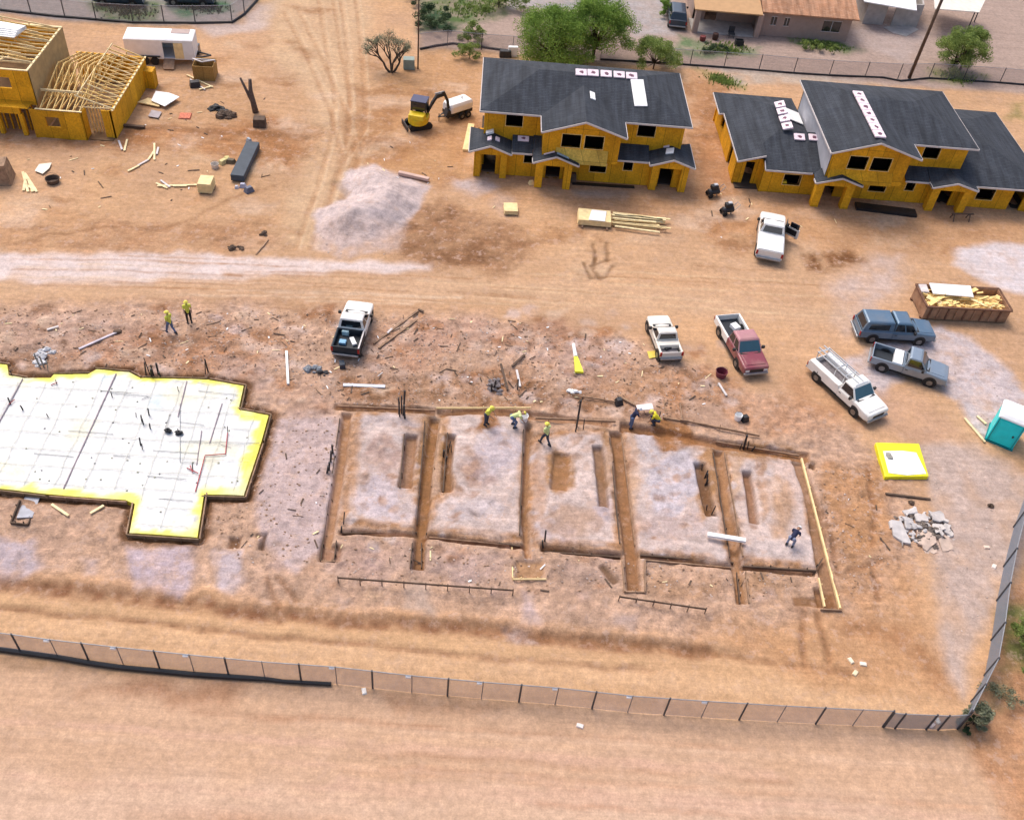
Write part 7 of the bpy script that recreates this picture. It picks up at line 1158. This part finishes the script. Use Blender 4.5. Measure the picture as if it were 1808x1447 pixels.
for i, (a, c, lb) in enumerate([((210, 250), (216, 266), 'short pale offcut at the upper left of the curved line'), ((225, 248), (220, 268), 'slanting short pale offcut next to the upper left one'), ((226, 304), (246, 294), 'pale strip at the tail of the curved line of offcuts'), ((244, 294), (262, 284), 'pale strip in the middle of the curved line of offcuts'), ((262, 284), (273, 268), 'dark edged strip bending up in the curved line'), ((273, 255), (273, 284), 'upright pale strip at the head of the curved line'), ((280, 262), (277, 274), 'tiny pale offcut right of the curved line'), ((278, 330), (350, 328), 'long thin pale strip left of the square plywood stack'), ((276, 325), (296, 334), 'crossed pale strip at the left end of the long thin one'), ((284, 320), (300, 332), 'second crossed pale strip near the left end'), ((306, 330), (330, 330), 'white strip lying on the long thin pale one')]): bar('offcut', lb, 'offcut', a, c, .14, .06, PINE if i % 3 else FASC, .06)
for i, (x, y, c, lb) in enumerate([(380, 296, (.62, .56, .5), 'pale round pail left of the yellowish bags'), (394, 288, (.62, .52, .25), 'yellowish bag left of the long dark stack'), (402, 284, (.55, .48, .2), 'second yellowish bag right of the pail'), (408, 287, (.14, .11, .07), 'dark sack right of the yellowish bags')]):
    if i == 0: bucket(lb, x, y, .3, .35, mat('pale plastic', c, .5, .1, 3))
    else: boxy('bag', lb, 'bag', x, y, (.7, .45, .3), i, mat('sack', c, .8, .2, 4), 0, .7)
boxy('stone_block', 'small pale rock in front of the middle porch of the first house', 'rock', 938, 325, (.45, .4, .3), .3, PLY, 0, .6); heap('scrap_heap', 'dark small heap at the junction of the dirt tracks', 'scrap heap', 467, 414, (.3, .25), 8, DARKW, (.08, .2), None, .6, 8); bar('stick', 'thin dark stick below the dark small heap at the tracks', 'stick', (474, 424), (452, 450), .08, .05, OLDW, .03)
heap('tumbleweed', 'low dark dry weeds beside the dirt track, left of the stick', 'weeds', 415, 440, (.8, .3), 14, DARKW, (.08, .2), None, .6, 9)
# long black strips along the two house fronts
bar('flat_strip', 'thin black flat strip along the front of the first house', 'flat strip', (1010, 324), (1120, 331), .35, .06, BLACKP, .0); bar('low_strip', 'wide black low strip along the front of the second house', 'low strip', (1510, 366), (1616, 379), .9, .22, BLACKP, .0)
boxy('wheel_barrow_load', 'dark sacks leaning at the middle porch post of the first house', 'sacks', 1011, 318, (.5, .9, .7), .1, DARKW, 0, .7); bar('post', 'thin dark stake in front of the right porch of the first house', 'stake', (1125, 326), (1126, 314), .08, .08, DARKW, .2)
b = MB(); a = P(822, 268); c = P(832, 222); b.beam(a+(0, 0, .1), c+(0, 0, .1), .5, .2); tag(b.build('board_stack', PLY), 'yellow boards stacked along the left wall of the first house', 'board stack')
# compressors
for x, y, lb in ((1258, 346, 'black wheeled compressor between the houses, upper one'), (1283, 378, 'black wheeled compressor between the houses, lower one')):
    o = thing('air_compressor', lb, 'compressor', P(x, y), .3); b = MB(); b.tube([(-.5, 0, .42), (-.42, 0, .42), (.42, 0, .42), (.5, 0, .42)], [.1, .24, .24, .1], 12); b.build('tank', DSTEEL, o, smooth=True); b = MB(); b.box(-.3, .25, -.2, .2, .66, .98); bevel(b.build('motor', BLK, o), .04)
    for s in (-.32, .24): b = MB(); b.tube([(-.32, s, .2), (-.32, s+.08, .2)], .2, 14); b.build('wheel', RUB, o)
    b = MB(); b.tube([(.4, -.22, .4), (.85, -.22, .85), (.85, .22, .85), (.4, .22, .4)], .022, 6).box(.3, .38, -.03, .03, 0, .25); b.build('handle', STEEL, o); b = MB(); b.box(-.1, .2, -.12, .12, .985, 1.06); b.build('filter', mat('pale cap', (.5, .5, .52), .5, .1, 3), o)
o = thing('saw_horse', 'dark low trestle on the dirt before the right porch of the second house', 'trestle', P(1695, 388), .1); b = MB(); b.box(-.9, .9, -.06, .06, .5, .58); b.build('beam', DARKW, o)
for x in (-.7, .6):
    for y in (-.3, .3): b = MB(); b.beam((x, y*.2, .5), (x, y, 0), .07, .05); b.build('leg', DARKW, o)
boxy('yellow_case', 'yellow tool case on the sill of the second house, left of its window', 'case', 1378, 337, (.5, .35, .35), 0, mat('yellow plastic', (.75, .55, .03), .5, .1, 3), .6, .9)
boxy('utility_cabinet', 'grey green cabinet at the foot of the bare tree', 'cabinet', 722, 120, (1.0, .8, .9), .1, mat('grey green cabinet', (.24, .30, .27), .6, .1, 3), 0, .97); boxy('white_box', 'white capped box behind the left end of the first roof', 'box', 905, 99, (.9, .4, .9), .1, WHITE, 0, .95); boxy('dark_bin', 'dark bin behind the left end of the first roof', 'bin', 892, 100, (1.1, .6, .6), .1, DSTEEL, 0, .9)
# yellow banded panel, rubble, pipes near the right
def banded_panel():
    q = [P(x, y, .28) for x, y in [(1543, 786), (1620, 788), (1637, 846), (1560, 847)]]; c = sum(q)/4; o = thing('wrapped_pad', 'square white pad with broad yellow plastic edges standing on the dirt', 'pad', (c[0], c[1], c[2]-.28)); q = [k-np.array(o.location) for k in q]; b = MB(); b.slab(q, .36); ob = b.build('yellow_wrap', mat('yellow film', (.78, .72, .02), .45, .12, 2, bump=.2), o); bevel(ob, .05)
    f = lambda u, v: (q[0]*(1-u)+q[1]*u)*(1-v)+(q[3]*(1-u)+q[2]*u)*v; b = MB(); b.slab([f(*k)+(0, 0, .03) for k in ((.11, .27), (.55, .25), (.86, .30), (.95, .93), (.5, .97), (.10, .9))], .025); b.build('white_sheet', mat('white film', (.82, .82, .80), .5, .06, 2, bump=.3), o); b = MB(); b.blob(f(.22, .42)+(0, 0, .06), (.18, .32, .05), 8, 4, .3); b.build('dirt_patch', mat('grey dirt', (.30, .29, .26), .9, .2, 4), o)
banded_panel()
bar('pipe', 'thin dark bar lying below the yellow edged pad', 'bar', (1563, 872), (1642, 882), .12, .08, DARKW, .02)
def rubble():
    random.seed(12); cen_ = P(1628, 935); rnd = random.Random(5); mats = [mat('broken concrete', (.50, .46, .44), .9, .15, 3, bump=.3), mat('pinkish concrete', (.52, .40, .33), .9, .15, 3, bump=.3), mat('whitish concrete', (.50, .47, .46), .85, .12, 3, bump=.3)]
    lbs = ['long whitish slab at the left of the broken concrete', 'tan slab in the middle of the broken concrete', 'pink slab at the lower right of the broken concrete', 'grey slab at the top right of the broken concrete', 'small pale slab at the top left of the broken concrete', 'dark edged slab at the right end of the broken concrete', 'tan slab at the bottom of the broken concrete', 'grey chunk at the centre top of the broken concrete', 'pale chunk between the whitish slab and the middle', 'thin slab tilted on the right of the broken concrete']
    for i, (pts, m, t, l) in enumerate([([(1568, 922), (1588, 918), (1606, 958), (1592, 966), (1576, 948)], 2, .28, .25), ([(1612, 930), (1640, 928), (1652, 960), (1636, 974), (1618, 962)], 1, .25, .3), ([(1656, 950), (1676, 948), (1684, 972), (1664, 974)], 1, .25, .18), ([(1636, 906), (1664, 910), (1672, 926), (1644, 922)], 0, .22, .42), ([(1592, 902), (1612, 896), (1620, 908), (1600, 914)], 2, .22, .25), ([(1664, 918), (1678, 930), (1682, 948), (1666, 942)], 0, .22, .3), ([(1628, 966), (1656, 966), (1648, 978), (1634, 978)], 1, .2, .12), ([(1614, 906), (1634, 908), (1638, 924), (1616, 922)], 0, .3, .4), ([(1590, 916), (1610, 918), (1614, 936), (1598, 936)], 2, .3, .32), ([(1644, 928), (1662, 930), (1664, 948), (1650, 946)], 0, .16, .42)]):
        q = [P(x, y, l*.5+rnd.uniform(-.09, .09)) for x, y in pts]; out = []
        for j in range(len(q)):
            p_, s_ = q[j], q[(j+1) % len(q)]; out.append(p_)
            for t_ in (.33, .66): out.append(p_+(s_-p_)*(t_+rnd.uniform(-.1, .1))+np.array([rnd.uniform(-.14, .14), rnd.uniform(-.14, .14), rnd.uniform(-.04, .04)]))
        b = MB(); b.slab(out, t*.55); o = b.build('concrete_slab', mats[m]); bevel(o, .02); tag(o, lbs[i], 'concrete slab', 'broken concrete slabs below the yellow edged pad')
    heap('rubble', 'pale broken chips among the broken concrete slabs', 'rubble', 1626, 934, (2.0, 1.2), 34, mats[2], (.06, .22), 'stuff', .35, 9, .3)
    heap('rubble', 'dark small rubble between the broken concrete slabs', 'rubble', 1630, 936, (1.8, 1.2), 70, mat('dark rubble', (.16, .13, .11), .9, .3, 4), (.05, .2), 'stuff', .7, 4, .25)
rubble()
for i, (x, y, lb) in enumerate([(1747, 893, 'dark stone on the pale gravel by the grey fence'), (1608, 888, 'dark scrap above the broken concrete')]): heap('stone', lb, 'stone', x, y, (.12, .1), 4, DARKW, (.08, .2), None, .7, i)
for i, (x, y, c, lb) in enumerate([(1742, 966, (.7, .55, .45), 'pinkish paper scrap by the grey fence, upper one'), (1755, 1000, (.75, .66, .6), 'white paper scrap by the grey fence, lower one'), (1502, 1166, (.75, .66, .5), 'pale scrap of board by the bottom berm, left one'), (1524, 1172, (.8, .72, .6), 'pale scrap of board by the bottom berm, right one'), (1510, 1188, (.72, .6, .4), 'yellowish scrap of board below the two pale ones'), (643, 1220, (.8, .75, .7), 'tiny white scrap beside the near fence'), (1024, 1281, (.8, .7, .65), 'tiny pale scrap on the near dirt road'), (1645, 1280, (.85, .7, .7), 'pinkish scrap at the foot of the doubled fence posts'), (1655, 1272, (.8, .8, .8), 'white scrap at the foot of the doubled fence posts')]):
    boxy('scrap', lb, 'scrap', x, y, (.35, .22, .08), i, mat('paper scrap', c, .7, .1, 4), 0, .8)
bar('pipe', 'long white pipe lying across the trench into the fifth bay', 'pipe', (1247, 949), (1314, 960), .24, .16, WHITE, .22)
bar('pipe', 'white post lying upright on the picture between the slab bed and the pickup', 'pipe', (506, 622), (509, 680), .14, .1, WHITE, .05); bar('board', 'pale grey board lying behind the first footing bay', 'board', (606, 681), (680, 684), .22, .06, mat('pale grey board', (.55, .57, .62), .6, .1, 3), .06)
boxy('dark_case', 'dark blue case behind the tailgate of the black lined pickup', 'case', 604, 646, (.35, .5, .3), .3, PNAV, 0, .9); heap('mesh_bundle', 'grey bundle of mesh scraps left of the pale grey board', 'mesh bundle', 552, 652, (.55, .3), 18, mat('grey scraps', (.2, .22, .25), .7, .3, 5), (.05, .2), None, .5, 6); heap('mesh_bundle', 'darker grey bundle right of the other mesh scraps', 'mesh bundle', 568, 660, (.35, .25), 10, DSTEEL, (.05, .2), None, .5, 7)
heap('grey_heap', 'grey gravel heap beside the tall dark rods behind the second bay', 'gravel heap', 876, 682, (.6, .8), 60, mat('grey gravel', (.22, .19, .19), .9, .3, 5), (.05, .15), None, .6, 8, .3)
for i, (a, c, m, lb) in enumerate([((660, 608), (738, 550), OLDW, 'upper long timber of the pair right of the black lined pickup'), ((668, 616), (736, 566), OLDW, 'lower long timber of the pair right of the black lined pickup'), ((738, 548), (748, 552), DARKW, 'short dark piece joining the ends of the timber pair'), ((684, 590), (692, 582), FASC, 'pale piece lying on the timber pair'), ((912, 655), (918, 684), FASC, 'white board standing in the dug dirt behind the second bay'), ((884, 644), (896, 690), DARKW, 'dark slanting rod left of the white board'), ((926, 628), (904, 648), DARKW, 'dark branch slanting above the white board'), ((1268, 678), (1282, 700), FASC, 'white strip lying below the maroon pickup'), ((1702, 740), (1738, 782), PINE, 'pale pole lying left of the portable toilet'), ((1724, 736), (1740, 750), PINE, 'short pale pole at the left of the portable toilet'), ((140, 618), (212, 586), mat('lilac film', (.5, .46, .52), .6, .2, 3), 'pale lilac strip on rough dirt behind the slab bed'), ((84, 584), (104, 578), FASC, 'short white strip on rough dirt at the far left'), ((160, 908), (184, 894), PINE, 'pale stick below the front edge of the slab bed'), ((92, 892), (122, 912), PINE, 'thin pale stick right of the grey ramp'), ((1090, 700), (1128, 720), OLDW, 'brown board behind the man in navy')]): bar('timber' if i < 4 else 'strip', lb, 'timber', a, c, .13, .07, m, .06)
p = P(1012, 610, .12); q = P(1021, 660, .1); b = MB(); mid = p*.55+q*.45; b.tube([p, mid], [.1, .13], 9); o = thing('marker_roll', 'white and yellow roll lying in the dug dirt behind the third bay', 'roll', mid); b.v = [tuple(np.array(v_)-mid) for v_ in b.v]; b.build('white_end', WHITE, o); b = MB(); b.loft([[tuple(k-mid) for k in (mid+(-.12, 0, .05), mid+(.12, 0, .05), mid+(.12, 0, -.05), mid+(-.12, 0, -.05))], [tuple(k-mid) for k in (q+(-.22, 0, .1), q+(.3, 0, .1), q+(.3, 0, -.06), q+(-.22, 0, -.06))]]); b.build('yellow_end', mat('bright yellow film', (.80, .78, .05), .5, .1, 3), o)
sheet('yellow_sheet', 'small yellow sheet beside the small cream pickup', [(1142, 622), (1158, 620), (1160, 632), (1146, 634)], mat('yellow card', (.72, .56, .10), .6, .1, 3), .03, .05)
bucket('maroon bucket left of the maroon pickup', 1272, 664, .38, .45, mat('maroon plastic', (.16, .03, .05), .5, .1, 3)); bucket('white bucket behind the fifth bay with a dark bag beside it', 1302, 740, .24, .4, WHITE); boxy('dark_bag', 'dark bag beside the white bucket behind the fifth bay', 'bag', 1314, 742, (.45, .4, .4), .4, BLK, 0, .7)
bucket('white bucket beside the man bending behind the second bay', 924, 742, .28, .42, WHITE); heap('white_sack', 'crumpled white sack above the tall dark pair of rods', 'sack', 1013, 692, (.4, .18), 10, WHITE, (.1, .2), None, .6, 11, .15); heap('pale_heap', 'pale grey crumpled film above the dug trench at the far left', 'film', 78, 630, (.5, .9), 22, mat('grey film', (.5, .5, .52), .5, .2, 4), (.1, .3), None, .5, 12, .3)
bar('white_board', 'white pinkish board held between the man in navy and the man in yellow', 'board', (1122, 730), (1150, 727), .45, .05, mat('pinkish white board', (.75, .66, .66), .6, .06, 2), .45)
boxy('dark_bag', 'dark rag on rough dirt right of the lilac strip', 'bag', 208, 588, (.6, .35, .2), .3, DARKW, 0, .6); boxy('dark_bag', 'dark bundle in the dug dirt left of the man in navy', 'bag', 1092, 712, (.5, .5, .4), .3, DSTEEL, 0, .6)
# clods and stones strewn over the dug ground: too many to count
def clods(name, label, polys, n, s, m, seed, rnd_=.6):
    r_ = random.Random(seed); random.seed(seed); b = MB(); tot = [W(p) for p in polys]; wt = [abs(sum(p[i][0]*p[(i+1) % len(p)][1]-p[(i+1) % len(p)][0]*p[i][1] for i in range(len(p)))) for p in tot]; k = 0
    while k < n:
        q = r_.choices(tot, wt)[0]; x0, y0 = q.min(0); x1, y1 = q.max(0); x, y = r_.uniform(x0, x1), r_.uniform(y0, y1)
        if sdpoly(q, np.array([x]), np.array([y]))[0] > 0 or (sdpoly(spoly, np.array([x]), np.array([y]))[0] < .3): k += .2; continue
        k += 1; w_ = s*r_.uniform(.4, 1)**1.6*2; b.blob((x, y, H(x, y)+w_*.15), (w_, w_*r_.uniform(.5, 1), w_*.6), 6, 3, .3)
    return tag(b.build(name, m), label, 'stones', None, 'stuff')
DUG = [[(0, 545), (560, 550), (900, 565), (1130, 605), (1300, 690), (1240, 740), (900, 715), (580, 715), (490, 660), (0, 640)], [(0, 545), (560, 550), (900, 565), (1130, 605), (1300, 690), (1240, 740), (900, 715), (580, 715), (490, 660), (0, 640)], [(470, 740), (600, 735), (570, 990), (420, 1000), (370, 900), (440, 890)], [(590, 945), (1440, 1012), (1440, 1060), (600, 1030)], [(1430, 830), (1540, 820), (1570, 1000), (1500, 1060), (1470, 1000)]]
clods('dirt_clods', 'brown clods strewn over the dug ground', DUG, 2400, .042, mat('clod', (.30, .19, .12), .95, .3, 2), 3); clods('pale_stones', 'pale stones strewn over the dug ground and gravel', DUG+[[(1640, 790), (1808, 850), (1700, 1200), (1650, 1000)], [(560, 400), (720, 410), (700, 450), (560, 450)], [(1660, 580), (1800, 690), (1740, 760), (1600, 660)]], 2200, .034, mat('pale stone', (.50, .40, .35), .9, .3, 2), 4)
def litter(name, label, polys, n, m, seed, Lr):
    r_ = random.Random(seed); b = MB(); tot = [W(p) for p in polys]; wt = [abs(sum(p[i][0]*p[(i+1) % len(p)][1]-p[(i+1) % len(p)][0]*p[i][1] for i in range(len(p)))) for p in tot]; k = 0
    while k < n:
        q = r_.choices(tot, wt)[0]; x0, y0 = q.min(0); x1, y1 = q.max(0); x, y = r_.uniform(x0, x1), r_.uniform(y0, y1)
        if sdpoly(q, np.array([x]), np.array([y]))[0] > 0 or sdpoly(spoly, np.array([x]), np.array([y]))[0] < .4: k += .2; continue
        k += 1; a = r_.uniform(0, 3.14); l_ = r_.uniform(*Lr)*r_.random()+.08; dx, dy = math.cos(a)*l_/2, math.sin(a)*l_/2; b.beam((x-dx, y-dy, H(x-dx, y-dy)+.03), (x+dx, y+dy, H(x+dx, y+dy)+.04), r_.uniform(.03, .09), .03)
    return tag(b.build(name, m), label, 'litter', None, 'stuff')
YARD = [[(250, 200), (480, 160), (520, 300), (300, 360), (0, 380), (0, 270)], [(640, 240), (830, 250), (880, 380), (640, 300)], [(1240, 330), (1500, 380), (1400, 440), (1240, 420)]]
litter('wood_litter', 'dark twigs and offcuts strewn over the dug ground', DUG+DUG+YARD, 200, DARKW, 8, (.2, .9)); litter('wood_litter', 'pale splinters and offcuts strewn over the site', DUG+YARD, 80, PINE, 9, (.2, .8)); litter('paper_litter', 'white scraps strewn over the site', DUG+YARD, 60, WHITE, 10, (.1, .3))
# weeds in the neighbours' yards
def grass(polys, n, m, label, seed):
    r_ = random.Random(seed); b = MB()
    for _ in range(n):
        q = W(r_.choice(polys)); w_ = [r_.random() for _ in q]; t = sum(w_); x = sum(a*k[0] for a, k in zip(w_, q))/t; y = sum(a*k[1] for a, k in zip(w_, q))/t; x += r_.gauss(0, .4); y += r_.gauss(0, .4); z = H(x, y)
        for _ in range(5): a = r_.uniform(0, 6.28); h = r_.uniform(.08, .28); d = .05; u_ = (math.cos(a)*d, math.sin(a)*d); l_ = r_.uniform(-.15, .15); b.face([(x-u_[0], y-u_[1], z), (x+u_[0], y+u_[1], z), (x+l_, y+l_, z+h)])
    return tag(b.build('grass', m, fixn=False), label, 'grass', None, 'stuff')
grass([[(1195, 62), (1300, 88), (1345, 80), (1330, 100), (1240, 104)], [(1370, 60), (1490, 80), (1520, 86), (1500, 96), (1400, 84)], [(1230, 122), (1300, 140), (1312, 158), (1260, 148)], [(740, 0), (900, -10), (890, 25), (800, 50)], [(1640, 126), (1740, 136), (1700, 150)]], 1500, LEAFO, 'green weeds in the yard behind the houses', 5); grass([[(150, 5), (280, 5), (290, 36), (190, 36)], [(290, 2), (400, 0), (420, 22), (330, 30)]], 500, LEAFD, 'dark green weeds in the upper left yard', 6)
